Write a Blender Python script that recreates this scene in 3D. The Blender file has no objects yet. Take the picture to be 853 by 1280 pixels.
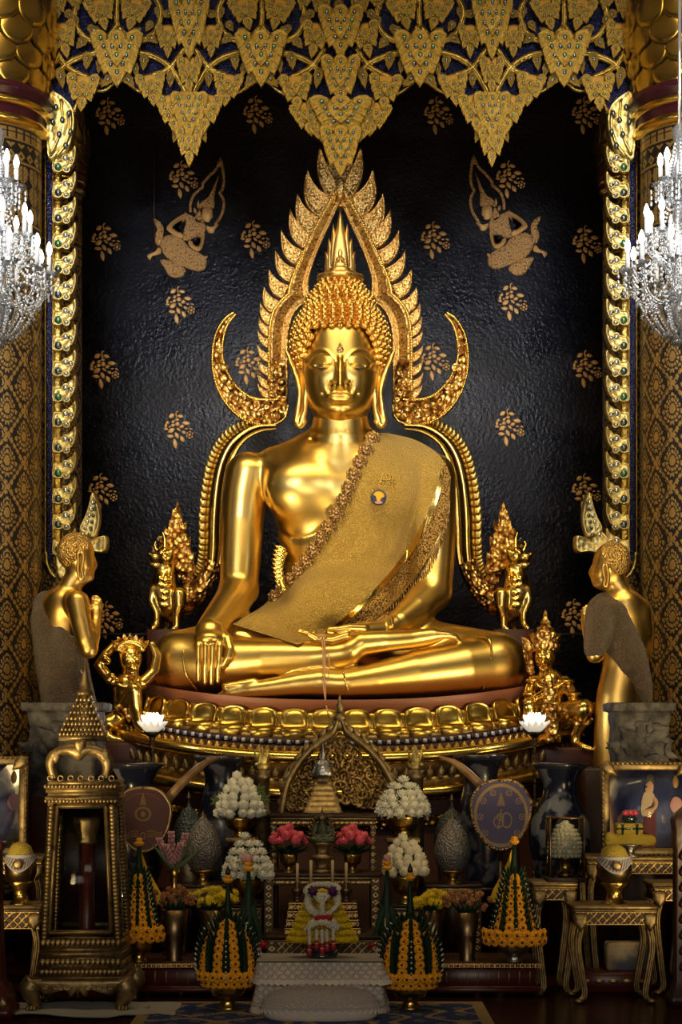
import bpy, math, random
import numpy as np
from mathutils import Vector, Matrix, Euler
random.seed(7); RNG = np.random.default_rng(7)
PI = math.pi
SC = bpy.context.scene
COL = SC.collection
F_PX = 2300.0; CX = 426.5; HY = 940.0; EYE = 1.45; CAMY = -14.0
def W(px, py, d):
    """world point that stands d metres from the camera plane"""
    return np.array([(px-CX)*d/F_PX, CAMY+d, EYE+(HY-py)*d/F_PX])
def wx(px, d): return (px-CX)*d/F_PX
def wz(py, d): return EYE+(HY-py)*d/F_PX
def S(px, d): return px*d/F_PX

# ---------------------------------------------------------------- materials
MATS = {}
def mat(name, col=(.5,.5,.5), rough=.5, metal=0., bump=None, col2=None, ramp=None, spec=.5, emis=None, estr=0,
        coat=0, trans=0, ior=1.45, sheen=0, alpha=1.0, tex=None, mixfac=None, coord='Object'):
    """bump=(scale,strength,kind[,distance]); col2 mixed in by tex=(scale,kind,lo,hi)"""
    m = bpy.data.materials.new(name); m.use_nodes = True; nt = m.node_tree; N = nt.nodes; L = nt.links
    b = N['Principled BSDF']
    b.inputs['Base Color'].default_value = (*col, 1); b.inputs['Roughness'].default_value = rough
    b.inputs['Metallic'].default_value = metal; b.inputs['Specular IOR Level'].default_value = spec
    b.inputs['Coat Weight'].default_value = coat; b.inputs['Transmission Weight'].default_value = trans
    b.inputs['IOR'].default_value = ior; b.inputs['Alpha'].default_value = alpha
    b.inputs['Sheen Weight'].default_value = sheen
    if emis: b.inputs['Emission Color'].default_value = (*emis, 1); b.inputs['Emission Strength'].default_value = estr
    tc = N.new('ShaderNodeTexCoord')
    def texn(kind, scale):
        if kind == 'noise':
            t = N.new('ShaderNodeTexNoise'); t.inputs['Scale'].default_value = scale; t.inputs['Detail'].default_value = 5; o = t.outputs['Fac']
        elif kind == 'vor':
            t = N.new('ShaderNodeTexVoronoi'); t.inputs['Scale'].default_value = scale; o = t.outputs['Distance']
        elif kind == 'vedge':
            t = N.new('ShaderNodeTexVoronoi'); t.feature = 'DISTANCE_TO_EDGE'; t.inputs['Scale'].default_value = scale; o = t.outputs['Distance']
        elif kind == 'weave':
            t = N.new('ShaderNodeTexWave'); t.inputs['Scale'].default_value = scale; t.inputs['Distortion'].default_value = 1.; t.bands_direction = 'DIAGONAL'; o = t.outputs['Fac']
        elif kind == 'scroll':
            t = N.new('ShaderNodeTexWave'); t.wave_type = 'RINGS'; t.rings_direction = 'SPHERICAL'; t.inputs['Scale'].default_value = scale*.12
            t.inputs['Distortion'].default_value = 14; t.inputs['Detail'].default_value = 1.2; t.inputs['Detail Scale'].default_value = scale*.16; o = t.outputs['Fac']
        L.new(tc.outputs[coord], t.inputs['Vector']); return o
    if col2 is not None:
        kind, scale, lo, hi = tex
        o = texn(kind, scale); r = N.new('ShaderNodeMapRange'); r.inputs['From Min'].default_value = lo; r.inputs['From Max'].default_value = hi
        L.new(o, r.inputs['Value'])
        mx = N.new('ShaderNodeMix'); mx.data_type = 'RGBA'; mx.inputs[6].default_value = (*col, 1); mx.inputs[7].default_value = (*col2, 1)
        L.new(r.outputs[0], mx.inputs[0]); L.new(mx.outputs[2], b.inputs['Base Color'])
    if bump:
        bp = N.new('ShaderNodeBump'); bp.inputs['Strength'].default_value = bump[1]
        bp.inputs['Distance'].default_value = bump[3] if len(bump) > 3 else .02
        L.new(texn(bump[2], bump[0]), bp.inputs['Height']); L.new(bp.outputs[0], b.inputs['Normal'])
    MATS[name] = m; return m
def patmat(name, cols, rough=.4, metal=0., mets=None, bumpd=0.0, spec=.5, rough2=None, noise=0):
    """material coloured by the surface pattern stored on the mesh ('pat': 0,1,2.. picks a colour)"""
    m = bpy.data.materials.new(name); m.use_nodes = True; nt = m.node_tree; N = nt.nodes; L = nt.links; b = N['Principled BSDF']
    at = N.new('ShaderNodeAttribute'); at.attribute_name = 'pat'
    n = len(cols); mp = N.new('ShaderNodeMath'); mp.operation = 'DIVIDE'; mp.inputs[1].default_value = max(1, n-1); L.new(at.outputs['Fac'], mp.inputs[0])
    def ramp(vals):
        r = N.new('ShaderNodeValToRGB'); e = r.color_ramp.elements
        while len(e) < n: e.new(.5)
        for i, c in enumerate(vals): e[i].position = i/max(1, n-1); 
        for i, c in enumerate(vals): e[i].color = (*c, 1) if hasattr(c, '__len__') else (c, c, c, 1)
        L.new(mp.outputs[0], r.inputs[0]); return r
    L.new(ramp(cols).outputs[0], b.inputs['Base Color'])
    b.inputs['Roughness'].default_value = rough; b.inputs['Specular IOR Level'].default_value = spec
    if mets: L.new(ramp(mets).outputs[0], b.inputs['Metallic'])
    else: b.inputs['Metallic'].default_value = metal
    if bumpd:
        bp = N.new('ShaderNodeBump'); bp.inputs['Strength'].default_value = 1; bp.inputs['Distance'].default_value = bumpd
        L.new(at.outputs['Fac'], bp.inputs['Height']); L.new(bp.outputs[0], b.inputs['Normal'])
    MATS[name] = m; return m
G1 = (.80, .47, .105); G2 = (.30, .15, .03)
mat('gold_polish', (.86,.58,.15), .24, 1, bump=(9,.05,'noise',.03))
mat('gold_body', (.88,.63,.20), .31, 1, bump=(5,.05,'noise',.03), col2=(.82,.54,.13), tex=('noise',3,.4,.7))
mat('gold_matte', (.85,.58,.20), .42, 1, bump=(60,.12,'noise',.01))
mat('gold_carved', (.92,.62,.22), .34, 1, bump=(26,1.,'vor',.03), col2=(.25,.10,.02), tex=('vor',26,.42,.75))  # dark mix between cells: painted ground plus cavity shade put into the colour
mat('gold_carved_fine', (.92,.64,.25), .36, 1, bump=(64,.8,'vor',.009), col2=(.36,.18,.04), tex=('vor',64,.42,.8))  # finer carving; recess shade laid into the gold along with the dark ground
mat('gold_leaf', (.50,.36,.09), .40, 1, bump=(60,.5,'vor',.008), col2=(.34,.22,.05), tex=('noise',14,.42,.65))
mat('gold_leaf_pale', (.52,.40,.14), .40, 1, bump=(30,.4,'vor',.01))
mat('gold_hair', (.80,.48,.12), .3, 1, bump=(90,.3,'noise',.005))
mat('gold_antique', (.33,.235,.11), .46, .85, bump=(60,.25,'noise',.006), col2=(.17,.11,.045), tex=('noise',22,.40,.68))
mat('gold_antique_fine', (.34,.22,.08), .45, .9, bump=(60,.4,'noise',.006), col2=(.14,.08,.03), tex=('noise',20,.40,.68))
mat('gold_bowl', (.62,.40,.10), .28, 1, bump=(50,.35,'vor',.006))
mat('bronze_dark', (.09,.065,.035), .4, 1, bump=(50,.8,'vor',.01))
mat('bronze_brush', (.22,.15,.08), .35, 1, bump=(30,.1,'noise',.01))
mat('silver', (.42,.40,.38), .35, 1, bump=(60,.4,'vor',.006))
mat('silver_filigree', (.10,.09,.085), .5, .6, bump=(80,.8,'vor',.010), col2=(.26,.24,.23), tex=('vor',80,.15,.6))
mat('dark_filigree', (.03,.04,.048), .5, .5, bump=(70,.8,'vor',.010), col2=(.09,.11,.115), tex=('vor',70,.15,.6))
mat('sash', (.36,.225,.04), .5, .55, bump=(110,1.,'vor',.010), col2=(.66,.46,.12), tex=('vor',110,.1,.6), sheen=.1)
mat('sash_lace', (.62,.40,.13), .45, .7, bump=(80,1.,'vor',.01), col2=(.12,.06,.015), tex=('vor',80,.35,.7))
mat('rosette', (.62,.42,.20), .38, .85, bump=(70,1.,'vor',.008), col2=(.25,.14,.05), tex=('vor',70,.3,.7))
mat('sequin_robe', (.15,.10,.06), .34, .6, bump=(150,1.,'vor',.012), col2=(.80,.62,.42), tex=('vor',150,.26,.12), sheen=.2)
mat('lacquer_red', (.06,.007,.006), .35, bump=(20,.1,'noise',.01))
mat('base_red', (.045,.010,.006), .5, spec=.35, bump=(12,.2,'noise',.01))
mat('lacquer_maroon', (.045,.008,.012), .3)
mat('wood_dark', (.025,.008,.005), .4, bump=(20,.3,'noise',.01))
mat('tusk', (.20,.105,.05), .35, bump=(20,.2,'noise',.01), col2=(.30,.18,.09), tex=('noise',9,.4,.6))
mat('blue_inlay', (.01,.012,.055), .25, .3, bump=(90,.9,'vor',.01), col2=(.05,.06,.28), tex=('vor',90,.25,.1))
mat('stone_grey', (.13,.12,.115), .8, bump=(30,.6,'noise',.02), col2=(.05,.045,.045), tex=('noise',12,.4,.6))
mat('jewel_green', (.005,.09,.03), .08, 0, spec=1, coat=1)
mat('jewel_dark', (.012,.03,.035), .08, 0, spec=1, coat=1)
mat('jewel_clear', (.55,.58,.62), .1, .8)
mat('petal_white', (.72,.70,.60), .55, bump=(60,.1,'noise',.003))
mat('petal_white_warm', (.66,.60,.44), .55)
mat('petal_pink', (.75,.12,.16), .5, col2=(.55,.05,.10), tex=('noise',30,.4,.6))
mat('petal_pale_pink', (.55,.28,.28), .5)
mat('marigold', (.85,.30,.006), .65, bump=(70,1.,'vor',.008), col2=(.98,.46,.02), tex=('vor',70,.2,.6))
mat('marigold_heart', (.06,.012,.004), .7)
mat('yellow_bloom', (.95,.70,.02), .65, bump=(110,1.,'vor',.01))
mat('yellow_cloth', (.75,.45,.02), .7, bump=(30,.3,'noise',.01))
mat('jasmine', (.75,.68,.52), .6, bump=(120,1.,'vor',.008))
mat('rose_red', (.38,.012,.02), .55)
mat('purple_bloom', (.10,.02,.10), .6)
mat('leaf_green', (.007,.026,.009), .5, spec=.3, bump=(40,.4,'noise',.01))
mat('leaf_mid', (.06,.10,.02), .5)
mat('dried_orange', (.36,.13,.045), .75, bump=(90,.8,'vor',.01), col2=(.50,.24,.10), tex=('noise',20,.4,.6))
mat('white_lace', (.62,.58,.54), .8, bump=(70,.9,'vor',.006), col2=(.36,.33,.31), tex=('vor',70,.3,.7))
mat('white_cloth', (.62,.57,.50), .85, bump=(14,.3,'noise',.01))
mat('paper', (.40,.38,.36), .8)
mat('thread', (.60,.36,.22), .8)
mat('wax', (.55,.40,.22), .5)
mat('bulb', (1,1,1), .3, emis=(1,.97,.92), estr=9)
mat('candle_sleeve', (.75,.74,.72), .4)
mat('crystal', (.92,.94,.95), .06, 0, trans=.85, ior=1.5, spec=1, coat=1)
mat('crystal_bead', (.80,.82,.84), .12, .6, spec=1)
mat('glass', (1,1,1), .02, 0)
mat('lamp_petal', (.95,.93,.88), .4, emis=(1,.98,.93), estr=1.1)
mat('lamp_core', (1,1,1), .4, emis=(1,.98,.94), estr=6)
mat('mirror_tile', (.50,.52,.60), .35, .2)
mat('tile_dark', (.02,.02,.03), .2)
mat('red_velvet', (.085,.006,.010), .5, spec=.4, coat=.5)
mat('lavender', (.17,.145,.24), .7, bump=(80,.3,'vor',.004))
mat('teal_skin', (.05,.06,.035), .4, .4, bump=(70,.6,'vor',.006))
mat('porcelain', (.15,.16,.20), .25, bump=(18,.1,'noise',.01), col2=(.010,.013,.032), tex=('noise',6,.56,.50), coat=.3)
mat('porcelain_dark', (.09,.09,.12), .3, col2=(.010,.011,.025), tex=('noise',8,.57,.50), coat=.3)
mat('porcelain_rim', (.02,.02,.03), .3, coat=.3)
mat('skin_paint', (.45,.25,.16), .7); mat('silk_cream', (.55,.42,.28), .7); mat('silk_maroon', (.10,.02,.025), .7)
mat('hair_black', (.01,.008,.008), .5)
mat('navy_print', (.04,.05,.16), .5, col2=(.14,.16,.34), tex=('noise',4,.45,.62))
mat('slab_red', (.32,.11,.05), .45)
mat('skin_print', (.62,.36,.24), .7); mat('maroon_print', (.16,.03,.05), .7)
mat('lamp_outer', (.75,.73,.66), .45, emis=(1,.95,.85), estr=.35)
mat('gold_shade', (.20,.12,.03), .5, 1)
mat('tin_box', (.42,.30,.16), .5, col2=(.10,.11,.14), tex=('noise',4,.45,.55))
mat('gold_print', (.45,.27,.09), .5, .35)

g_ = MATS['glass']; nt_ = g_.node_tree; nt_.nodes.clear(); o_ = nt_.nodes.new('ShaderNodeOutputMaterial'); mx_ = nt_.nodes.new('ShaderNodeMixShader'); tr_ = nt_.nodes.new('ShaderNodeBsdfTransparent'); gl_ = nt_.nodes.new('ShaderNodeBsdfGlossy'); fr_ = nt_.nodes.new('ShaderNodeFresnel')
gl_.inputs['Roughness'].default_value = .03; fr_.inputs['IOR'].default_value = 1.25; tr_.inputs[0].default_value = (.93,.94,.93,1)
nt_.links.new(fr_.outputs[0], mx_.inputs[0]); nt_.links.new(tr_.outputs[0], mx_.inputs[1]); nt_.links.new(gl_.outputs[0], mx_.inputs[2]); nt_.links.new(mx_.outputs[0], o_.inputs[0])
# ---------------------------------------------------------------- mesh builder
def rotm(rx=0, ry=0, rz=0): return np.array(Euler((rx, ry, rz)).to_matrix())
class M:
    def __init__(s): s.v = []; s.n = 0; s.f = {}; s.pat = []
    def add(s, V, faces, mi=0, pat=None):
        V = np.asarray(V, float).reshape(-1, 3)
        if isinstance(faces, np.ndarray): faces = [faces]
        else:
            g = {}
            for f in faces: g.setdefault(len(f), []).append(f)
            faces = [np.array(x) for x in g.values()]
        for a in faces:
            if len(a): s.f.setdefault(a.shape[1], []).append((a+s.n, np.full(len(a), mi)))
        s.v.append(V); s.n += len(V)
        s.pat.append(np.zeros(len(V)) if pat is None else np.asarray(pat, float)); return s
    def merge(s, o, R=None, t=(0,0,0), sc=1.0, mi=None):
        V = o.V()*sc
        if R is not None: V = V@np.asarray(R).T
        V = V+np.asarray(t)
        for k, lst in o.f.items():
            for a, m_ in lst: s.f.setdefault(k, []).append((a+s.n, m_ if mi is None else np.full(len(a), mi)))
        s.v.append(V); s.n += len(V); s.pat += [np.concatenate(o.pat)] if o.pat else []
        return s
    def V(s): return np.concatenate(s.v) if s.v else np.zeros((0,3))
    def mirror(s, x0=0.0):
        o = M(); V = s.V().copy(); V[:,0] = 2*x0-V[:,0]; o.v = [V]; o.n = s.n; o.pat = [np.concatenate(s.pat)]
        for k, lst in s.f.items(): o.f[k] = [(a[:, ::-1], m_) for a, m_ in lst]
        return o
    # ---- shapes
    def box(s, c, sz, R=None, mi=0, bev=0.0):
        c = np.asarray(c, float); h = np.asarray(sz, float)/2
        b = min(bev, *(h*.9)) if bev else 0
        if not b:
            V = np.array([[x,y,z] for x in (-1,1) for y in (-1,1) for z in (-1,1)])*h
            F = [(0,1,3,2),(4,6,7,5),(0,4,5,1),(2,3,7,6),(0,2,6,4),(1,5,7,3)]
        else:
            V = []; idx = {}
            for sx in (-1,1):
                for sy in (-1,1):
                    for sz_ in (-1,1):
                        for ax in range(3):
                            p = np.array([sx,sy,sz_])*(h-b); p[ax] = (sx,sy,sz_)[ax]*h[ax]; idx[(sx,sy,sz_,ax)] = len(V); V.append(p)
            F = []
            def I(a,b_,c_,ax): return idx[(a,b_,c_,ax)]
            for q in (-1,1):
                F.append([I(q,-1,-1,0),I(q,1,-1,0),I(q,1,1,0),I(q,-1,1,0)]); F.append([I(-1,q,-1,1),I(1,q,-1,1),I(1,q,1,1),I(-1,q,1,1)])
                F.append([I(-1,-1,q,2),I(1,-1,q,2),I(1,1,q,2),I(-1,1,q,2)])
            for p in (-1,1):
                for q in (-1,1):
                    F.append([I(p,q,-1,0),I(p,q,-1,1),I(p,q,1,1),I(p,q,1,0)]); F.append([I(p,-1,q,0),I(p,-1,q,2),I(p,1,q,2),I(p,1,q,0)])
                    F.append([I(-1,p,q,1),I(-1,p,q,2),I(1,p,q,2),I(1,p,q,1)])
                    for r in (-1,1): F.append([I(p,q,r,0),I(p,q,r,1),I(p,q,r,2)])
            V = np.array(V)
            F2 = []
            for f in F:   # orient outwards
                P = V[list(f)]; n = np.cross(P[1]-P[0], P[2]-P[0]); F2.append(f if np.dot(n, P.mean(0)) > 0 else f[::-1])
            F = F2
        if R is not None: V = V@np.asarray(R).T
        return s.add(V+c, F, mi)
    def lathe(s, prof, c=(0,0,0), seg=32, mi=0, rad=None, a0=0, a1=2*PI, R=None, sx=1, sy=1, cap=True):
        prof = np.asarray(prof, float); full = abs(a1-a0-2*PI) < 1e-6
        n = seg if full else seg+1
        A = a0+(a1-a0)*np.arange(n)/seg
        r = prof[:,0][:,None]*np.ones((1,n)); z = prof[:,1][:,None]*np.ones((1,n))
        if rad is not None: r = r*rad(A[None,:], z)
        V = np.stack([r*np.cos(A)*sx, r*np.sin(A)*sy, z], -1).reshape(-1,3)
        m = len(prof); i, j = np.meshgrid(np.arange(m-1), np.arange(n if full else n-1), indexing='ij'); j2 = (j+1) % n
        Q = np.stack([i*n+j, i*n+j2, (i+1)*n+j2, (i+1)*n+j], -1).reshape(-1,4)
        if R is not None: V = V@np.asarray(R).T
        fs = [Q]
        s.add(V+np.asarray(c), Q, mi)
        if cap and full:
            for row, fl in ((0,True),(m-1,False)):
                if prof[row,0] > 1e-5:
                    f = np.arange(n)+row*n+s.n-len(V); f = f[::-1] if fl else f
                    s.f.setdefault(n, []).append((f[None,:], np.array([mi])))
        return s
    def tube(s, P, r, seg=10, mi=0, flat=None, closed=False, cap=True):
        P = np.asarray(P, float); n = len(P); r = np.full(n, r) if np.isscalar(r) else np.asarray(r, float)
        T = np.gradient(P, axis=0) if not closed else np.roll(P,-1,0)-np.roll(P,1,0)
        T /= np.linalg.norm(T, axis=1)[:,None]+1e-12
        up = np.array([0,1.,0]) if abs(T[0,1]) < .9 else np.array([1.,0,0])
        U = []; u = up-T[0]*np.dot(up,T[0]); u /= np.linalg.norm(u)
        for t in T:
            u = u-t*np.dot(u,t); u /= np.linalg.norm(u)+1e-12; U.append(u)
        U = np.array(U); B = np.cross(T, U); A = 2*PI*np.arange(seg)/seg
        fl = flat or 1.0
        V = P[:,None]+r[:,None,None]*(fl*np.cos(A)[None,:,None]*U[:,None]+np.sin(A)[None,:,None]*B[:,None])
        V = V.reshape(-1,3); m = n if closed else n-1
        i, j = np.meshgrid(np.arange(m), np.arange(seg), indexing='ij'); i2 = (i+1) % n; j2 = (j+1) % seg
        Q = np.stack([i*seg+j, i*seg+j2, i2*seg+j2, i2*seg+j], -1).reshape(-1,4)
        s.add(V, Q, mi)
        if cap and not closed:
            b = s.n-len(V)
            s.f.setdefault(seg, []).append(((np.arange(seg)[::-1]+b)[None], np.array([mi])))
            s.f.setdefault(seg, []).append(((np.arange(seg)+(n-1)*seg+b)[None], np.array([mi])))
        return s
    def ball(s, c, r, seg=12, rings=8, mi=0, R=None):
        r = np.ones(3)*r; t = np.linspace(0, PI, rings+1)
        prof = np.stack([np.sin(t), -np.cos(t)], 1); prof[0,0] = prof[-1,0] = 0
        o = M(); o.lathe(prof, seg=seg, cap=False); V = o.V()*r
        if R is not None: V = V@np.asarray(R).T
        o.v = [V]; return s.merge(o, t=c, mi=mi)
    def dome(s, out, h=.02, c=None, base=0., prof=((1,0),(.93,.55),(.78,.9),(.45,1.05)), mi=0, R=None, t=(0,0,0), top=1.1, back=True):
        """out: (n,2) outline in the local x-z plane; bulges towards -y"""
        out = np.asarray(out, float); n = len(out); c = out.mean(0) if c is None else np.asarray(c, float)
        ar = np.sum(out[:,0]*np.roll(out[:,1],-1)-np.roll(out[:,0],-1)*out[:,1])
        if ar < 0: out = out[::-1]
        V = []; rings = [(1, base)] + [(k, -hh*h) for k, hh in prof]
        for k, yy in rings:
            p = c+(out-c)*k; V.append(np.stack([p[:,0], np.full(n, yy), p[:,1]], 1))
        V.append(np.array([[c[0], -top*h, c[1]]])); V = np.concatenate(V); m = len(rings)
        i, j = np.meshgrid(np.arange(m-1), np.arange(n), indexing='ij'); j2 = (j+1) % n
        Q = np.stack([i*n+j, i*n+j2, (i+1)*n+j2, (i+1)*n+j], -1).reshape(-1,4)
        jj = np.arange(n); T = np.stack([(m-1)*n+jj, (m-1)*n+(jj+1) % n, np.full(n, m*n)], 1)
        if R is not None: V = V@np.asarray(R).T
        s.add(V+np.asarray(t), [tuple(q) for q in Q]+[tuple(q) for q in T]+([tuple(range(n))[::-1]] if back else []), mi); return s
    def sheet(s, G, mi=0, pat=None, flip=False, mask=None):
        G = np.asarray(G, float); a, b = G.shape[:2]
        i, j = np.meshgrid(np.arange(a-1), np.arange(b-1), indexing='ij')
        Q = np.stack([i*b+j, i*b+j+1, (i+1)*b+j+1, (i+1)*b+j], -1).reshape(-1,4)
        if mask is not None: Q = Q[mask.reshape(-1)]
        if flip: Q = Q[:, ::-1]
        return s.add(G.reshape(-1,3), Q, mi, None if pat is None else pat.reshape(-1))
    def build(s, name, mats, parent=None, loc=None, smooth=True, angle=None):
        me = bpy.data.meshes.new(name); V = s.V()
        if parent is not None and loc is None: loc = np.array(parent['_o'])
        if loc is not None: V = V-np.asarray(loc)
        me.vertices.add(len(V)); me.vertices.foreach_set('co', V.astype(np.float32).ravel())
        loops = []; starts = []; mis = []; tot = 0
        for k, lst in s.f.items():
            for a, m_ in lst:
                loops.append(a.ravel()); starts.append(tot+np.arange(len(a))*k); tot += a.size; mis.append(m_)
        loops = np.concatenate(loops).astype(np.int32); starts = np.concatenate(starts).astype(np.int32); mis = np.concatenate(mis).astype(np.int32)
        me.loops.add(tot); me.loops.foreach_set('vertex_index', loops)
        me.polygons.add(len(starts)); me.polygons.foreach_set('loop_start', starts)
        me.polygons.foreach_set('material_index', mis)
        me.polygons.foreach_set('use_smooth', np.full(len(starts), smooth))
        me.update(calc_edges=True); me.validate()
        for m_ in ([mats] if isinstance(mats, str) else mats): me.materials.append(MATS[m_])
        p = np.concatenate(s.pat)
        if len(p) == len(V) and np.any(p):
            at = me.attributes.new('pat', 'FLOAT', 'POINT'); at.data.foreach_set('value', p.astype(np.float32))
        if angle is not None:
            try: me.set_sharp_from_angle(angle=math.radians(angle))
            except Exception: pass
        o = bpy.data.objects.new(name, me); COL.objects.link(o)
        if parent is not None: o.parent = parent
        elif loc is not None: o.location = tuple(loc)
        return o
def tag(o, label=None, cat=None, group=None, kind=None):
    if label: o['label'] = label
    if cat: o['category'] = cat
    if group: o['group'] = group
    if kind: o['kind'] = kind
    return o
def thing(name, label, cat, loc=(0,0,0), group=None):
    o = bpy.data.objects.new(name, None); COL.objects.link(o); o.location = tuple(loc); o['_o'] = [float(x) for x in loc]
    o.empty_display_size = .1
    return tag(o, label, cat, group)
def copy_part(o, parent):
    c = o.copy(); COL.objects.link(c); c.parent = parent
    for ch in list(o.children): copy_part(ch, c)
    return c
def copy_thing(o, loc, label=None, rotz=0, scale=None):
    c = o.copy(); COL.objects.link(c); c.location = tuple(loc)
    if rotz: c.rotation_euler = (0,0,rotz)
    if scale is not None: c.scale = (scale,)*3 if np.isscalar(scale) else scale
    if label: c['label'] = label
    for ch in list(o.children): copy_part(ch, c)
    return c
def part_of(name, mb, mats, parent, angle=None):
    """sub-part: mesh in the thing's world coordinates parented to a part"""
    top = parent
    while top.parent is not None: top = top.parent
    o = mb.build(name, mats, None, loc=np.array(top['_o']) if '_o' in top else np.zeros(3), angle=angle); o.location = (0,0,0); o.parent = parent; return o
def spl(P, n=40, closed=False):
    """Catmull-Rom through points (any dim)"""
    P = np.asarray(P, float); m = len(P)
    if closed: Q = np.concatenate([P[-1:], P, P[:2]]); segs = m
    else: Q = np.concatenate([2*P[:1]-P[1:2], P, 2*P[-1:]-P[-2:-1]]); segs = m-1
    t = np.linspace(0, segs, n, endpoint=not closed); i = np.minimum(t.astype(int), segs-1); u = (t-i)[:,None]
    a, b, c, d = Q[i], Q[i+1], Q[i+2], Q[i+3]
    return .5*((2*b)+(-a+c)*u+(2*a-5*b+4*c-d)*u**2+(-a+3*b-3*c+d)*u**3)
def pxpath(P, d, n=40):
    """(px,py[,dd]) list -> world polyline at depth d"""
    P = np.array([list(p)+[0]*(3-len(p)) for p in P], float); Q = spl(P, n)
    return np.array([W(a, b, d-c) for a, b, c in Q])

# ---------------------------------------------------------------- signed distance volumes
class Vol:
    def __init__(s, lo, hi, h):
        s.lo = np.array(lo, float); s.h = h; s.n = np.ceil((np.array(hi)-s.lo)/h).astype(int)+1
        s.F = np.full(s.n, .5, np.float32)
        s.ax = [s.lo[k]+h*np.arange(s.n[k]) for k in range(3)]
    def reg(s, lo, hi):
        a = np.clip(np.floor((np.array(lo)-s.lo)/s.h).astype(int), 0, s.n); b = np.clip(np.ceil((np.array(hi)-s.lo)/s.h).astype(int)+1, 0, s.n)
        sl = tuple(slice(a[k], b[k]) for k in range(3))
        X, Y, Z = np.meshgrid(*[s.ax[k][sl[k]].astype(np.float32) for k in range(3)], indexing='ij', sparse=True); return sl, X, Y, Z
    def op(s, sl, d, k, sub=False):
        A = s.F[sl]
        if A.size == 0: return
        if sub:
            h = np.clip(.5-.5*(A+d)/max(k,1e-6), 0, 1); s.F[sl] = A*(1-h)-d*h+k*h*(1-h)
        else:
            h = np.clip(.5+.5*(d-A)/max(k,1e-6), 0, 1); s.F[sl] = d*(1-h)+A*h-k*h*(1-h)
    def ell(s, c, r, k=.02, R=None, sub=False):
        c = np.asarray(c, float); r = np.ones(3)*r; m = max(r)+k+.02
        sl, X, Y, Z = s.reg(c-m, c+m); x, y, z = X-c[0], Y-c[1], Z-c[2]
        if R is not None: x, y, z = (R[0,0]*x+R[1,0]*y+R[2,0]*z, R[0,1]*x+R[1,1]*y+R[2,1]*z, R[0,2]*x+R[1,2]*y+R[2,2]*z)
        k0 = np.sqrt((x/r[0])**2+(y/r[1])**2+(z/r[2])**2); k1 = np.sqrt((x/r[0]**2)**2+(y/r[1]**2)**2+(z/r[2]**2)**2)+1e-9
        s.op(sl, k0*(k0-1)/k1, k, sub)
    def chain(s, P, r, k=.02, sub=False, flat=None):
        """round cones through P; flat=(axis vector, factor) squashes the section along the axis"""
        P = np.asarray(P, float); r = np.full(len(P), r) if np.isscalar(r) else np.asarray(r, float); m = max(r)+k+.02
        sl, X, Y, Z = s.reg(P.min(0)-m, P.max(0)+m); D = None
        for a, b, ra, rb in zip(P[:-1], P[1:], r[:-1], r[1:]):
            ba = b-a; L = np.dot(ba, ba)+1e-12; x, y, z = X-a[0], Y-a[1], Z-a[2]
            t = np.clip((x*ba[0]+y*ba[1]+z*ba[2])/L, 0, 1)
            x, y, z = x-t*ba[0], y-t*ba[1], z-t*ba[2]
            q = x*x+y*y+z*z
            if flat is not None:
                n, f = np.asarray(flat[0], float), flat[1]; dn = x*n[0]+y*n[1]+z*n[2]; q = q+dn*dn*(1/f**2-1)
            rr = ra+t*(rb-ra); d = np.sqrt(q)-rr
            if flat is not None: d = d*.85
            D = d if D is None else np.minimum(D, d)
        s.op(sl, D, k, sub)
    def boxs(s, c, hs, rd=.02, k=.02, R=None, sub=False):
        c = np.asarray(c, float); hs = np.asarray(hs, float); m = np.linalg.norm(hs)+k+.02
        sl, X, Y, Z = s.reg(c-m, c+m); x, y, z = X-c[0], Y-c[1], Z-c[2]
        if R is not None: x, y, z = (R[0,0]*x+R[1,0]*y+R[2,0]*z, R[0,1]*x+R[1,1]*y+R[2,1]*z, R[0,2]*x+R[1,2]*y+R[2,2]*z)
        qx, qy, qz = abs(x)-hs[0]+rd, abs(y)-hs[1]+rd, abs(z)-hs[2]+rd
        d = np.sqrt(np.maximum(qx,0)**2+np.maximum(qy,0)**2+np.maximum(qz,0)**2)+np.minimum(np.maximum(qx,np.maximum(qy,qz)),0)-rd
        s.op(sl, d, k, sub)
    def groove(s, P, dep, wid):
        P = np.asarray(P, float); m = wid*3; sl, X, Y, Z = s.reg(P.min(0)-m, P.max(0)+m); D = None
        for a, b in zip(P[:-1], P[1:]):
            ba = b-a; L = np.dot(ba, ba)+1e-12; x, y, z = X-a[0], Y-a[1], Z-a[2]; t = np.clip((x*ba[0]+y*ba[1]+z*ba[2])/L, 0, 1)
            q = (x-t*ba[0])**2+(y-t*ba[1])**2+(z-t*ba[2])**2; D = q if D is None else np.minimum(D, q)
        s.F[sl] += (dep*np.exp(-D/wid**2)).astype(np.float32)
    def mesh(s, smooth=2):
        F = s.F; n = F.shape; ins = F < 0
        c = np.zeros(np.array(n)-1, np.uint8)
        offs = [(i,j,k) for i in (0,1) for j in (0,1) for k in (0,1)]
        for i,j,k in offs: c += ins[i:n[0]-1+i, j:n[1]-1+j, k:n[2]-1+k]
        act = (c > 0) & (c < 8); idx = np.full(c.shape, -1, np.int64); I = np.argwhere(act); idx[act] = np.arange(len(I))
        val = {o: F[I[:,0]+o[0], I[:,1]+o[1], I[:,2]+o[2]] for o in offs}
        acc = np.zeros((len(I),3)); cnt = np.zeros(len(I))
        for o in offs:
            for a in range(3):
                if o[a] == 0:
                    o2 = list(o); o2[a] = 1; o2 = tuple(o2); v0, v1 = val[o], val[o2]; mk = (v0 < 0) != (v1 < 0)
                    t = np.where(mk, v0/(v0-v1+1e-12), 0); p = np.tile(np.array(o, float), (len(I),1)); p[:,a] += t
                    acc[mk] += p[mk]; cnt[mk] += 1
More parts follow.
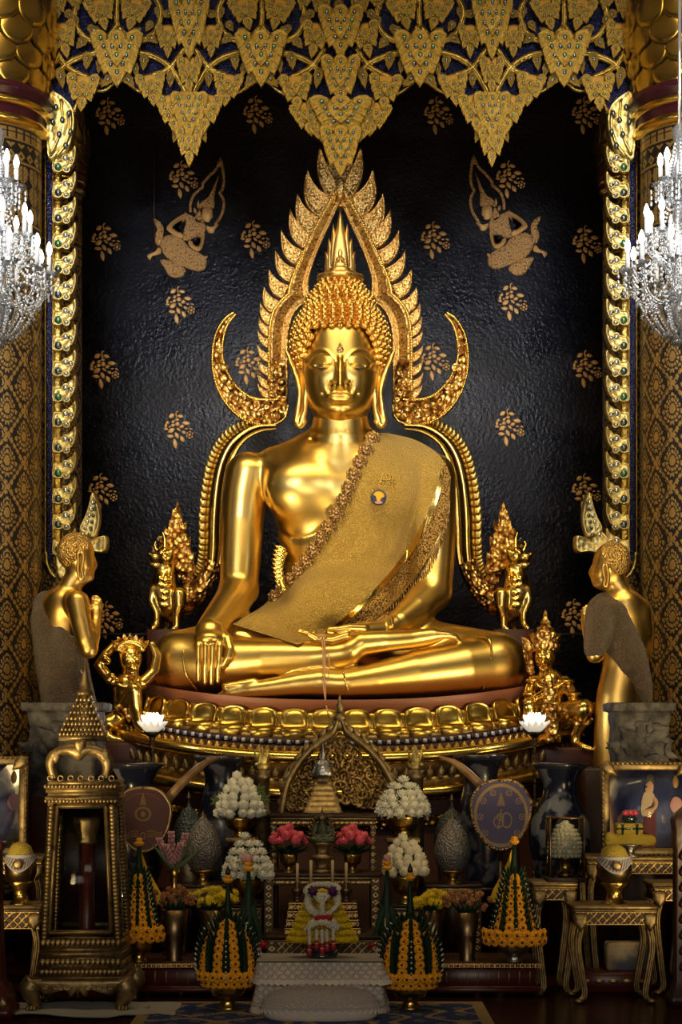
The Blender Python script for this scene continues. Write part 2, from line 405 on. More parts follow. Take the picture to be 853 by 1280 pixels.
        V = (I+acc/cnt[:,None])*s.h+s.lo
        quads = []
        for a in range(3):
            b, d = (a+1) % 3, (a+2) % 3
            s0 = [slice(None)]*3; s1 = [slice(None)]*3; s0[a] = slice(0,-1); s1[a] = slice(1,None)
            A, B = ins[tuple(s0)], ins[tuple(s1)]; E = np.argwhere(A != B)
            E = E[(E[:,b] > 0) & (E[:,d] > 0) & (E[:,b] < c.shape[b]) & (E[:,d] < c.shape[d])]
            fl = A[E[:,0],E[:,1],E[:,2]]
            q = []
            for db, dd in ((-1,-1),(0,-1),(0,0),(-1,0)):
                e = E.copy(); e[:,b] += db; e[:,d] += dd; q.append(idx[e[:,0],e[:,1],e[:,2]])
            q = np.stack(q, 1); q[~fl] = q[~fl][:, ::-1]; quads.append(q)
        Q = np.concatenate(quads); Q = Q[(Q >= 0).all(1)]
        for _ in range(smooth):
            acc = np.zeros_like(V); cnt = np.zeros(len(V))
            for i in range(4):
                a, b = Q[:,i], Q[:,(i+1)%4]
                for k in range(3): acc[:,k] += np.bincount(a, V[b,k], len(V))+np.bincount(b, V[a,k], len(V))
                cnt += np.bincount(a, minlength=len(V))+np.bincount(b, minlength=len(V))
            V = V*.4+.6*acc/np.maximum(cnt,1)[:,None]
        m = M(); m.add(V, Q); return m
# 2-D pattern helpers (numpy)
def d_poly(X, Y, P, closed=False):
    P = np.asarray(P, float); D = np.full(np.broadcast(X,Y).shape, 1e9)
    Q = np.concatenate([P, P[:1]]) if closed else P
    for a, b in zip(Q[:-1], Q[1:]):
        ba = b-a; L = np.dot(ba,ba)+1e-12; t = np.clip(((X-a[0])*ba[0]+(Y-a[1])*ba[1])/L, 0, 1)
        D = np.minimum(D, (X-a[0]-t*ba[0])**2+(Y-a[1]-t*ba[1])**2)
    return np.sqrt(D)
def inside(X, Y, P):
    P = np.asarray(P, float); r = np.zeros(np.broadcast(X,Y).shape, bool)
    for (x1,y1),(x2,y2) in zip(P, np.roll(P,-1,0)):
        c = ((y1 > Y) != (y2 > Y)) & (X < (x2-x1)*(Y-y1)/(y2-y1+1e-12)+x1); r ^= c
    return r
def leaf_out(w=1., h=1., n=9, lobes=2, curl=0.):
    """pointed leaf outline, tip at +z, stem end at the origin, with notched edges"""
    t = np.linspace(0, 1, n*2+1); e = w*.5*np.sin(PI*t**.62)**.9*(1-.12*t)
    e = e*(1+.10*np.sin(t*PI*2*lobes+.5))
    L = np.stack([-e+curl*t**2*w, t*h], 1); Rr = np.stack([e+curl*t**2*w, t*h], 1)
    return np.concatenate([L, Rr[1:-1][::-1]])
# ================================================================ the seated Buddha
def pt(px, py, w=0.0): return W(px, py, 14-w)
def pr(p, w=0.0): return S(p, 14-w)
BUD = thing('buddha_statue', 'huge golden seated Buddha statue draped with a gold sash on the lotus pedestal', 'statue', W(426.5, 880, 14))
def ch(v, pts, k=.03, flat=None, sub=False):
    v.chain([pt(a, b, w) for a, b, w, r in pts], [pr(r, w) for a, b, w, r in pts], k, sub, flat)
v = Vol((-1.56,-.98,1.70), (1.56,.52,4.02), .0125)
# torso
flatY = ((0,1,0), .62)
ch(v, [(428,775,-.12,84),(429,735,-.1,73),(428,700,-.1,72),(428,665,-.08,80),(427,630,-.08,84),(427,608,-.1,80)], .05, flatY)
ch(v, [(345,585,-.08,27),(385,577,-.06,30),(427,574,-.05,32),(470,577,-.06,30),(512,585,-.08,27)], .10)
v.ell(pt(380,612,.10), (pr(50),.20,pr(42)), .14); v.ell(pt(472,612,.10), (pr(50),.20,pr(42)), .14)
v.ell(pt(428,755,.14), (pr(62),.24,pr(44)), .10)
ch(v, [(426,575,-.02,42),(426,553,0,37),(426,530,.02,35)], .07)
# arms
ch(v, [(311,593,-.08,28.5),(306,620,-.06,28),(303,655,-.02,26.5),(301,700,.06,25.5),(299,735,.12,24)], .035)
ch(v, [(299,737,.12,24.5),(289,754,.28,22.5),(276,771,.44,20.5),(266,786,.57,20),(262,799,.66,18.5)], .03)
ch(v, [(541,595,-.08,28.5),(543,625,-.04,27.5),(544,665,0,26),(543,705,.05,25),(540,738,.12,25)], .03)
ch(v, [(539,741,.12,25),(520,762,.30,21),(500,777,.44,16),(487,784,.50,13)], .035)
# thighs, knees and shins
ch(v, [(385,795,.05,42),(300,812,.25,41),(229,828,.38,40.5)], .06)
ch(v, [(470,800,.05,42),(550,818,.25,40),(618,830,.38,40)], .06)
ch(v, [(229,829,.40,39),(270,829,.50,35.5),(330,825,.60,27.5),(390,823,.66,22.5),(436,817,.70,17)], .03)
ch(v, [(618,831,.40,38),(580,835,.50,35),(520,843,.62,29),(470,850,.70,22.5),(436,854,.75,18.5)], .03)
# his right foot, sole up on the other thigh
ch(v, [(440,812,.72,14),(452,805,.70,16.5),(480,802,.68,14),(515,799,.62,12),(540,795,.60,10.5),(546,795,.60,8.5)], .03)
ch(v, [(545,794,.62,6),(560,794,.61,5),(569,796,.60,4.6),(576,803,.58,2.6)], .012)
# his left foot, underneath, toes to the left
ch(v, [(425,855,.76,17),(400,853,.76,18),(375,855,.76,15.5),(345,859,.76,13),(310,863,.76,10),(285,866,.76,7)], .025)
ch(v, [(318,852,.77,5),(298,856,.78,5),(281,858,.78,4.6)], .012); ch(v, [(300,866,.77,6),(284,867,.77,5.5),(275,869,.77,4)], .012)
# robe edges cast in the body: hems as thin ridges
def ridge(v, pts, r=.012, k=.02):
    Q = spl([pt(*p) for p in pts], 16); v.chain(Q, r, k)
def surfw(px_, py_):
    x_ = wx(px_,13.7); z_ = wz(py_,13.7); i_ = int(round((x_-v.lo[0])/v.h)); k_ = int(round((z_-v.lo[2])/v.h)); c_ = v.F[i_,:,k_] < 0
    return np.array([x_, v.lo[1]+c_.argmax()*v.h, z_])
for P_, dp_, wd_ in (([(340,640),(346,656),(358,667),(374,671),(392,667),(408,657)],.020,.020),([(333,612),(336,625),(340,640)],.018,.018)):
    v.groove(np.array([surfw(*q_) for q_ in spl(P_,16)]), dp_, wd_)
for yy_ in (541,550):
    a_ = np.linspace(PI*.05,PI*.95,30); R_ = S(36.5 if yy_ < 545 else 38,13.9); v.groove(np.stack([wx(426,13.98)+R_*np.cos(a_), -.02-R_*np.sin(a_), wz(yy_-6+8*np.sin(a_),13.78)],1), .022, .017)
body = v.mesh(2)
VB = v
# ---- hands at finer resolution
hv = Vol(pt(225,885,.4)-np.array([0,.55,0]), pt(305,765,.4)+np.array([0,.05,0]), .0062)
hv.ell(pt(262,799,.685), (pr(20,.7),.115,pr(13,.7)), .01); hv.ell(pt(263,788,.62), (pr(19,.6),.12,pr(16,.6)), .04)
for x0, x1, ye, r0 in ((248.2,248.5,854,4.3),(257,256.5,857.5,4.4),(265.8,264.5,858,4.4),(274.6,272.5,856,4.2)):
    ch(hv, [(x0,800,.735,r0),(x0,808,.765,r0),(x0*.5+x1*.5,832,.775,r0*.9),(x1,ye-4,.755,r0*.72)], .004)
ch(hv, [(275,792,.66,8.5),(284,799,.71,7),(287.5,812,.755,6),(285,822,.77,5.4),(279,833,.765,4.2)], .012)
hand1 = hv.mesh(2)
h2 = Vol(pt(365,815,.4)-np.array([0,.55,0]), pt(500,765,.4)+np.array([0,.05,0]), .0062)
ch(h2, [(493,781,.48,14),(478,788,.54,13),(460,790,.60,13),(440,792,.64,12),(425,795,.66,9)], .03)
for dy, dw, xe, ye in ((0,0,374,788.5),(1.5,.05,380,790),(3,.10,386,793),(4,-.05,392,791)):
    ch(h2, [(434,792+dy,.66+dw,5.5),(415,798+dy,.67+dw,4.9),(396,796+dy,.67+dw,4),(xe,ye,.67+dw,2.6)], .005)
ch(h2, [(455,786,.66,7),(438,785,.70,5.5),(424,787,.71,4.6),(411,787,.71,3.4)], .012)
for a in (0, 3.5): ch(h2, [(489-a,771+a,.56,2),(491-a,783+a*.5,.62,2.2),(493-a*2,795,.56,2)], .006)
hand2 = h2.mesh(2)
# ---- head
HX = 425.5; DH = 13.95
def hp(px, py, w=0): return W(px, py, 14-w)
hd = Vol(hp(370,575,.05)+np.array([0,-.52,0]), hp(482,385,.05)+np.array([0,.36,0]), .0062)
u = S(1, 13.85)
hd.ell(hp(HX,438,.03), (47*u,.30,56*u), .04)
hd.ell(hp(HX,480,.06), (47.5*u,.31,49*u), .13)
hd.ell(hp(HX,506,.15), (31*u,.20,22*u), .10)
hd.chain([hp(HX,505,-.02),hp(HX,534,-.01)], [34*u,33*u], .05)
Xg = hd.ax[0][:,None]; Zg = hd.ax[2][None,:]; dd = 13.72
PX = Xg*F_PX/dd+CX+0*Zg; PY = HY-(Zg-EYE)*F_PX/dd+0*Xg; mx = HX+abs(PX-HX)   # symmetric coordinates, right half
def gs(x, y, sx, sy): return np.exp(-((mx-x)/sx)**2-((PY-y)/sy)**2)
A = np.zeros_like(PX)
brow = spl([(427,470),(430.5,458),(436,448),(443,441),(452,437.5),(461,440),(469,448)], 30)
db = d_poly(mx, PY, brow)
below = np.clip((PY-np.interp(mx, brow[:,0], brow[:,1]))/3, 0, 1)
A += .007*np.exp(-(db/1.5)**2)
A -= .030*gs(449,452,15,10)*below                       # eye sockets
A += .042*np.sqrt(np.clip(1-((mx-450)/15.5)**2-((PY-453.5)/10.5)**2, 0, 1))*(PY < 462)*1.0
lid = spl([(435.5,455.5),(440,460.2),(447,462),(455,460.5),(461,456.5),(467,452)], 24)
dl = d_poly(mx, PY, lid); up = spl([(437,455.5),(443,456.8),(450,457),(458,455.5),(464,452.5)], 20); du = d_poly(mx, PY, up)
slit = np.exp(-(d_poly(mx, PY, [(440,458.8),(447,459.8),(455,458.6)])/1.5)**2)
A -= .020*slit; A += .006*np.exp(-(dl/1.0)**2); A += .004*np.exp(-(du/1.0)**2)
t = np.clip((PY-449)/(487-449), 0, 1); wN = 3.0+2.7*t**1.4
nose = np.exp(-(np.abs(mx-HX)/wN)**2.1)*(.022+.078*t**1.2)*np.clip((492-PY)/4.5, 0, 1)**.7*np.clip((PY-440)/14, 0, 1)
A += nose
A += .045*np.exp(-(((mx-434)/4.3)**2+((PY-485)/5)**2)**1.4)*np.clip((492-PY)/3.5,0,1)
A -= .012*np.exp(-(d_poly(mx,PY,[(439.5,480),(440.8,486),(438.5,491)])/1.6)**2)
ml = spl([(425.5,501.0),(431,500.2),(437,499.8),(442,497.2),(446,493.6)], 20)
ul = spl([(425.5,495.6),(429,494),(434,494.6),(440,495.2),(446,493.2)], 20); ll = spl([(425.5,507.6),(433,506.6),(440,502.6),(446,494.6)], 20)
lipu = inside(mx, PY, np.concatenate([ul, ml[::-1]])); lipl = inside(mx, PY, np.concatenate([ml, ll[::-1]]))
A += .011*gs(425.5,501,24,12)
A += .028*np.clip(d_poly(mx,PY,ul)/2.5,0,1)**.7*lipu+.034*np.clip(d_poly(mx,PY,ll)/3,0,1)**.7*lipl
A -= .016*np.exp(-(d_poly(mx,PY,ml)/1.)**2); A -= .007*gs(447.5,494,2.2,2.2)
A += .003*np.exp(-(d_poly(mx,PY,ul)/.9)**2)+.003*np.exp(-(d_poly(mx,PY,ll)/.9)**2)
A -= .012*gs(431.2,487.5,1.3,3)+.006*gs(425.5,493,2.2,2); A -= .012*gs(425.5,510,12,2.6); A += .020*gs(425.5,517,11,6.5)
A += .012*gs(452,478,13,14); A -= .006*np.exp(-(d_poly(mx,PY,spl([(425.5,526),(434,525),(440,520)],10))/1.3)**2)
fr = np.clip((-(hd.ax[1])-(-.02))/.12, 0, 1)[None,:,None]
hd.F -= (A[:,None,:]*fr*.85).astype(np.float32)
for yy, dep in ((543,.016),(553,.016)):
    a = np.linspace(0, PI, 24); hd.groove(np.stack([hp(HX,0)[0]+35*u*np.cos(a), .02-.215*np.sin(a), wz(yy-6+8*np.sin(a),13.75)], 1), dep, .009)
head = hd.mesh(1)
# ears
ev = Vol(hp(352,545)+np.array([0,-.30,0]), hp(392,425)+np.array([0,.2,0]), .0062)
def ech(P, r, k=.008): ev.chain([hp(a,b,w) for a,b,w in spl(P,18)], r if np.isscalar(r) else np.interp(np.linspace(0,1,18), np.linspace(0,1,len(r)), r), k)
ech([(357,437,.10),(362,447,.11),(368,462,.08),(373,480,.10),(375,492,.12),(373,510,.13),(371,526,.13)], [.008,.018,.022,.022,.02,.02,.026])
ech([(380,447,.12),(382,465,.14),(383,482,.15),(382,500,.16),(381,515,.15),(377,527,.14)], [.014,.02,.022,.02,.02,.028])
ech([(366,444,.04),(372,452,.06),(378,456,.1)], .02); ech([(371,527,.13),(375,531,.13),(379,527,.14)], .03)
ev.chain([hp(370,450,.03),hp(378,480,.08),(hp(378,500,.11)),hp(377,525,.12)], [.035,.035,.028,.03], .01, flat=((0,1,0),.4))
ear = ev.mesh(1)
em = ear.mirror(wx(HX, 13.9))
B = M(); B.merge(body).merge(hand1).merge(hand2).merge(head).merge(ear).merge(em)
B.build('body', 'gold_body', BUD)
# dark inlaid eyes under the lids, and the jewelled mark on the brow
# hair curls
def hairdome(c, r, rows, y_lim, size, m, skipface=True):
    for i, (phi) in enumerate(rows):
        cz, sr = math.sin(phi), math.cos(phi); n = max(3, int(2*PI*sr*r[0]/(size*1.02)))
        for j in range(n):
            a = 2*PI*(j+.5*(i % 2))/n
            if math.sin(a) > .35: continue
            p = np.array([r[0]*sr*math.cos(a), r[1]*sr*math.sin(a), r[2]*cz]); P = c+p
            nrm = p/np.array(r)**2; nrm /= np.linalg.norm(nrm)
            px = CX+P[0]*F_PX/(P[1]-CAMY); py = HY-(P[2]-EYE)*F_PX/(P[1]-CAMY)
            if y_lim(px, py, P): m.append((P, nrm, size))
    return m
HM = M(); hc = hp(HX,430,.0); r0 = (58*u,.335,58*u)
HM.ball(hp(HX,432,-.02), (56*u,.325,56*u), 28, 18)
# keep the shell clear of the face: hairline handled by cutting polygons in front
def hairline(px): q = abs(px-HX); return 413.5-3*max(0,1-abs(q-14)/14)+(0 if q < 34 else (q-34)**1.5*1.25)
def ylim(px, py, P):
    q = abs(px-HX)
    if P[1] < 0.0 and q < 50: return py < hairline(px)-3
    return py < 458
cur = hairdome(hc, r0, np.linspace(-.5, 1.25, 15), ylim, .064, [])
cur = hairdome(hp(HX,392,-.02), (43*u,.27,34*u), np.linspace(.05,1.1,6), lambda a,b,c: b < 388, .060, cur)
cur = hairdome(hp(HX,368,-.02), (29*u,.19,22*u), np.linspace(.0,1.2,5), lambda a,b,c: True, .05, cur)
one = M(); one.lathe([(.50,-.3),(.60,.0),(.52,.18),(.38,.24),(.46,.36),(.36,.50),(.22,.54),(.26,.66),(.14,.78),(0,.84)], seg=10, cap=False)
HM2 = M(); HM2.ball(hp(HX,392,-.02), (40*u,.26,31*u), 24, 14); HM2.ball(hp(HX,370,-.02), (26*u,.17,19*u), 20, 12)
# shell behind the hairline
sh = HM; V = sh.V(); px = CX+V[:,0]*F_PX/(V[:,1]-CAMY); py = HY-(V[:,2]-EYE)*F_PX/(V[:,1]-CAMY)
ok = np.array([not (yy > hairline(xx)-3 and V[i,1] < .05 and abs(xx-HX) < 47) and yy < 470 for i,(xx,yy) in enumerate(zip(px,py))])
for k in list(sh.f): sh.f[k] = [(a[ok[a].all(1)], m_[ok[a].all(1)]) for a, m_ in sh.f[k]]
for P, nrm, sz in cur:
    n = nrm+np.array([0,0,.25]); n /= np.linalg.norm(n)
    R = np.array(Vector(n).to_track_quat('Z','Y').to_matrix()); HM2.merge(one, R, P, sz*.98)
HM.merge(HM2).build('curled_hair', 'gold_hair', BUD)
# flame finial
FL = M(); fx, fw = 425.5, -.02
def flame(cx, base, tip, w, lean, th, d=14.0, sway=0.0, m=None, mi=0, n=18):
    """upright tongue of flame: outline in pixels at depth d"""
    t = np.linspace(0,1,n); e = w/2*(1-t)**.75*(1+.25*np.sin(t*PI)); cxs = cx+lean*t**1.6+sway*np.sin(t*PI*1.5)
    y = base+(tip-base)*t
    out = [(a-b, c) for a,b,c in zip(cxs,e,y)]+[(a+b, c) for a,b,c in list(zip(cxs,e,y))[:-1][::-1]]
    O = np.array([(wx(a,d), wz(b,d)) for a,b in out]); cc = np.array([wx(cx+lean*.2,d), wz(base+(tip-base)*.35,d)])
    m.dome(O, th, c=cc, base=th*.8, t=(0,CAMY+d,0), mi=mi)
for cx, b_, tp, w_, ln, dz in ((412,346,330,10,-6,0),(439,346,330,10,6,0),(414,345,314,13,-7,.01),(437,345,314,13,7,.01),(416,342,297,14,-5,.02),(435,342,297,14,5,.02),(419,335,279,13,-2.5,.04),(432,335,279,13,2.5,.04),(425.5,346,262,22,0,.06),(419,345,325,9,-1,.09),(432,345,325,9,1,.09),(425.5,348,318,14,0,.10)):
    flame(cx, b_, tp, w_, ln, .035, 13.98-dz, 0, FL)
FL.lathe([(.155,0),(.17,.03),(.15,.05),(.12,.06)], hp(fx,352,.0), 24, rad=lambda a,z: 1+.10*np.abs(np.sin(a*6)))
for i, (rr, zz) in enumerate(((.10,.05),(.085,.085),(.06,.12),(.035,.16),(.018,.21))): FL.ball(hp(fx,352,.12)+np.array([0,0,zz]), (rr,rr*.7,.035), 14, 6)
FL.build('flame_finial', 'gold_matte', BUD)
U = M(); ud = 13.655
o = [(HX,427.5),(HX+2.5,432),(HX+4.6,437),(HX+4,441.5),(HX,444),(HX-4,441.5),(HX-4.6,437),(HX-2.5,432)]
U.dome([(wx(a,ud),wz(b,ud)) for a,b in o], .014, base=.03, t=(0,CAMY+ud,0)); U.build('brow_jewel', 'rosette', BUD)
for sx in (-1,1):
    E = M(); P = spl([(436.8,457.6),(440,459.4),(447,460.5),(455.5,458.3)],12)
    E.tube([W(HX+sx*(a-HX), b, 13.662) for a,b in P], .010, 8, flat=.9); tag(E.build('inlaid_eye', 'porcelain_rim', BUD), 'dark inlaid slit of the eye')

# ---- sash: cloth surface that follows the body
def body_depth(xs, zs):
    i = np.clip(np.round((xs-VB.lo[0])/VB.h).astype(int), 0, VB.n[0]-1); k = np.clip(np.round((zs-VB.lo[2])/VB.h).astype(int), 0, VB.n[2]-1)
    ins = VB.F[i,:,k] < 0; first = ins.argmax(-1); has = ins.any(-1)
    return np.where(has, VB.lo[1]+first*VB.h, np.nan)
cl_lo, cl_hi = (280,530), (575,815); st = 2.0
gx = np.arange(cl_lo[0], cl_hi[0], st); gy = np.arange(cl_lo[1], cl_hi[1], st); GX, GY = np.meshgrid(gx, gy, indexing='ij')
dep = np.full(GX.shape, 14.0)
for _ in range(4): Y = body_depth(wx(GX, dep), wz(GY, dep)); dep = np.where(np.isnan(Y), dep, Y-CAMY)
Y = np.where(np.isnan(Y), .12, Y)
raw = Y.copy()
for it in range(26):    # cloth bridges the hollows: relax but never below the body
    Z = (np.roll(Y,1,0)+np.roll(Y,-1,0)+np.roll(Y,1,1)+np.roll(Y,-1,1))/4
    Z[0]=Y[0]; Z[-1]=Y[-1]; Z[:,0]=Y[:,0]; Z[:,-1]=Y[:,-1]; Z = np.minimum(Z, .5); Y = np.minimum(Z, raw)
for it in range(3): Y[1:-1,1:-1] = (Y[:-2,1:-1]+Y[2:,1:-1]+Y[1:-1,:-2]+Y[1:-1,2:])/4
mn = raw.copy()
for a_ in (-1,0,1):
    for b_ in (-1,0,1): mn = np.minimum(mn, np.roll(np.roll(raw,a_,0),b_,1))
Y = np.minimum(Y, mn)
def clothpt(px, py, off=.022):
    px = np.asarray(px, float); py = np.asarray(py, float)
    fi = np.clip((px-gx[0])/st, 0, len(gx)-1.001); fj = np.clip((py-gy[0])/st, 0, len(gy)-1.001); i = fi.astype(int); j = fj.astype(int); a = fi-i; b = fj-j
    y = Y[i,j]*(1-a)*(1-b)+Y[i+1,j]*a*(1-b)+Y[i,j+1]*(1-a)*b+Y[i+1,j+1]*a*b; y = y-off; d = y-CAMY
    return np.stack([wx(px,d), y, wz(py,d)], -1)
def cloth(L, Rr, na, nb, name, mt, off=.022, wr=0.0, th=.02, par=BUD, warp=0):
    A_, B_ = spl(L, na), spl(Rr, na); s = np.linspace(0,1,nb)[None,:,None]; P = A_[:,None]*(1-s)+B_[:,None]*s
    o = off+wr*(np.sin(s[...,0]*19+np.linspace(0,7,na)[:,None])*.5+np.sin(s[...,0]*9-np.linspace(0,9,na)[:,None]*.7)*.5)
    G = clothpt(P[...,0], P[...,1], o); m = M(); m.sheet(G, flip=False)
    bk = G.copy(); bk[...,1] += th; m.sheet(bk, flip=True)
    for e, f in ((G[0],bk[0]),(G[-1],bk[-1]),(G[:,0],bk[:,0]),(G[:,-1],bk[:,-1])): m.sheet(np.stack([e,f]))
    return m.build(name, mt, par), P
SL = [(459,541),(452,566),(441,590),(428,616),(412,645),(394,675),(374,704),(352,733),(330,756),(308,770),(291,780)]
SR = [(484,541),(522,551),(553,573),(552,600),(538,640),(518,678),(492,712),(462,744),(430,772),(402,794),(372,806)]
cloth(SL, SR, 70, 40, 'sash', 'sash', .030, .007)
cloth([(556,574),(553,602),(540,640),(519,680),(493,714),(464,745),(432,774),(418,786)], [(564,596),(561,625),(552,662),(534,700),(510,734),(481,764),(450,786),(432,796)], 50, 12, 'lace_border', 'sash_lace', .022, 0)
cloth([(552,572),(548,604),(534,642),(513,682),(487,716),(458,747),(426,776),(402,796)], [(556,574),(553,606),(540,645),(519,685),(493,719),(464,750),(432,779),(408,799)], 50, 5, 'folded_hem', 'gold_polish', .036, 0)
FR = M(); Pf = spl([(562,625),(553,662),(535,700),(511,734),(482,764),(451,786)], 46)
for a, b in Pf: 
    q = clothpt(a, b, .03); FR.tube([q, q+np.array([.002,-.01,-.09-.03*random.random()])], .0045, 5)
FR.build('fringe', 'rosette', BUD)
# rosettes along the sash edge
ros = M(); RO = 1.0
for ring, nn, rr, zz in ((1,9,.040,.0),(2,7,.024,.014),(3,1,.0,.024)):
    for i in range(nn):
        a = 2*PI*i/nn; ros.ball((rr*math.cos(a), -zz, rr*math.sin(a)), (.018,.014,.018), 8, 6)
rp = spl([(466,548),(458,563),(449,580),(441,597),(434,615),(427,631),(416,650),(406,666),(396,681),(386,696),(376,710),(365,723),(354,735),(344,746)], 15)
first = None
for a, b in rp:
    q = clothpt(a, b, .05)
    if first is None:
        m_ = M(); m_.merge(ros, t=q, sc=1.05); first = m_.build('rosette', 'rosette', BUD); q0 = q
    else: c = first.copy(); COL.objects.link(c); c.parent = BUD; c.location = tuple(q-q0)
# badge and embroidered rays
q = clothpt(473.5, 622, .045); bd = M(); bd.lathe([(0,-.012),(.05,-.012),(.058,0),(.052,.010),(0,.012)], q, 24, R=rotm(PI/2,0,0), cap=False)
bo = bd.build('badge', 'navy_print', BUD)
b2 = M(); b2.dome([(.05*math.cos(a)*(.9 if a < PI else .4), .05*math.sin(a)*.8+.006) for a in np.linspace(0,2*PI,18,endpoint=False)], .008, t=q+np.array([0,-.013,0])); part_of('badge_face', b2, 'yellow_cloth', bo)
b3 = M(); b3.dome([(.03*math.cos(a), .012*math.sin(a)-.038) for a in np.linspace(0,2*PI,12,endpoint=False)], .006, t=q+np.array([0,-.013,0])); part_of('badge_band', b3, 'petal_pale_pink', bo)
ray = M()
for k in range(9):
    a = -.3+k*.42-1.2; p0 = clothpt(483+6*math.sin(a), 606-5*math.cos(a), .036); p1 = clothpt(483+12*math.sin(a), 607-14*math.cos(a), .036); ray.tube([p0,p1], [.005,.003], 5)
ray.build('embroidered_rays', 'gold_polish', BUD)
# urn-like frilled robe end at the waist and robe hems
HE = M()
HE.tube([pt(a,b,w) for a,b,w in spl([(357,690,.12),(352,705,.14),(350,722,.16),(356,738,.2)],12)], .018, 8, flat=.4)
for i in range(9): HE.dome([(x*1.0,z*1.0) for x,z in leaf_out(.05,.10)], .012, R=rotm(0,-1.0,0), t=pt(357-3*math.sin(i/8*PI),690+i*5.5,.16))
HE.build('robe_flap', 'gold_polish', BUD)
HE = M(); HE.tube([pt(a,b,w) for a,b,w in spl([(232,806,.60),(229,822,.64),(234,845,.64),(247,863,.60)],16)], .010, 6); HE.build('robe_hem', 'gold_polish', BUD)
HE = M(); HE.tube([pt(a,b,w) for a,b,w in spl([(598,795,.52),(612,800,.60),(614,830,.64),(604,862,.60)],16)], .010, 6); HE.build('robe_hem', 'gold_polish', BUD)
HE = M(); HE.tube([pt(a,b,w) for a,b,w in spl([(429,840,.915),(432,850,.925),(436,868,.90)],10)], .008, 6); HE.build('robe_hem', 'gold_polish', BUD)
HE = M(); HE.tube([pt(a,b,w) for a,b,w in spl([(276,738,.10),(286,734,.24),(300,733,.28),(314,736,.24),(323,742,.10)],16)], .007, 6); HE.build('robe_hem', 'gold_polish', BUD)
# sacred thread
TH = thing('sacred_thread', 'thin beige sacred thread tied round the seated Buddha\'s fingers and hanging to the pedestal', 'thread', pt(405,800,.76))
t1 = M()
t1.tube([pt(a,b,w) for a,b,w in spl([(403,797,.80),(406,805,.84),(406,840,1.0),(407,870,1.0),(406,882,1.1),(404,900,1.2)],30)], .006, 6)
t1.tube([pt(a,b,w) for a,b,w in spl([(402,799,.80),(404,812,.90),(404,850,1.0),(407,875,1.1),(410,890,1.2),(415,898,1.2)],30)], .005, 6)
t1.tube([pt(a,b,w) for a,b,w in spl([(411,815,.90),(412,835,.94),(410,852,1.0)],10)], .004, 6)
t1.build('strand', 'thread', TH)
k = M(); k.tube([pt(403+4.5*math.cos(a),797+3*math.sin(a),.79-.03*math.sin(a)) for a in np.linspace(0,2*PI,14)], .010, 6); k.ball(pt(407,877,1.12),.018,8,6); k.build('knot', 'thread', TH)

# ================================================================ the arched halo behind the statue
MX = 425.5
HALO = thing('halo_frame', 'tall gilded pointed arch frame with flame edging rising behind the seated Buddha', 'halo', W(426.5, 790, 14.4))
DHL = 14.42
def hw(px, py, w=0): return W(px, py, DHL-w)
def band(inner, outer, n, d, th, prof, m, mi=0):
    """moulded band between two edges; prof = list of (s across, height)"""
    A_, B_ = spl(inner, n), spl(outer, n); G = []
    for s, hh in prof: G.append([W(*(A_[i]*(1-s)+B_[i]*s), d-hh) for i in range(n)])
    G = np.array(G); m.sheet(G, mi=mi); bk = np.array([[W(*A_[i], d+th) for i in range(n)],[W(*B_[i], d+th) for i in range(n)]])
    m.sheet(np.array([G[0], bk[0]]), mi=mi, flip=True); m.sheet(np.array([G[-1], bk[1]]), mi=mi); m.sheet(bk, mi=mi, flip=True)
    m.sheet(np.array([G[:,0],np.array([bk[0,0]]*len(prof))]), mi=mi); m.sheet(np.array([G[:,-1],np.array([bk[0,-1]]*len(prof))]), mi=mi)
inner = [(425.5,252),(413,281),(402,305),(392,330),(387,350),(388,366),(391,374)]
inner2 = [(391,374),(380,380),(369,393),(363,410),(361,430),(361,460),(361,490),(360,508)]
outer = [(425.5,224),(407,258),(391,288),(376,320),(366,342),(361,358),(360,366)]
outer2 = [(360,366),(352,373),(342,386),(337,402),(335,425),(335,455),(335,482),(336,500)]
P1 = [(0,.0),(.02,.05),(.10,.07),(.16,.035),(.22,.03),(.26,.06),(.32,.03),(.36,.05),(.72,.06),(.76,.09),(.84,.09),(.88,.05),(.96,.05),(1,.0)]
halves = []
m = M(); band(inner, outer, 40, DHL, .10, P1, m); band(inner2, outer2, 40, DHL, .10, P1, m)
bead = M()
for P in (outer, outer2):
    Q = spl(P, 60)
    for a, b in Q[::1]: bead.ball(hw(a+1.5, b+1, .075), .014, 6, 4)
x0 = wx(MX, DHL)
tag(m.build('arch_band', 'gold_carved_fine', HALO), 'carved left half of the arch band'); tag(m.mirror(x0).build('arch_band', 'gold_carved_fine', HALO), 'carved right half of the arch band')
bead.mirror(x0).build('beading', 'gold_polish', HALO); bead.build('beading', 'gold_polish', HALO)
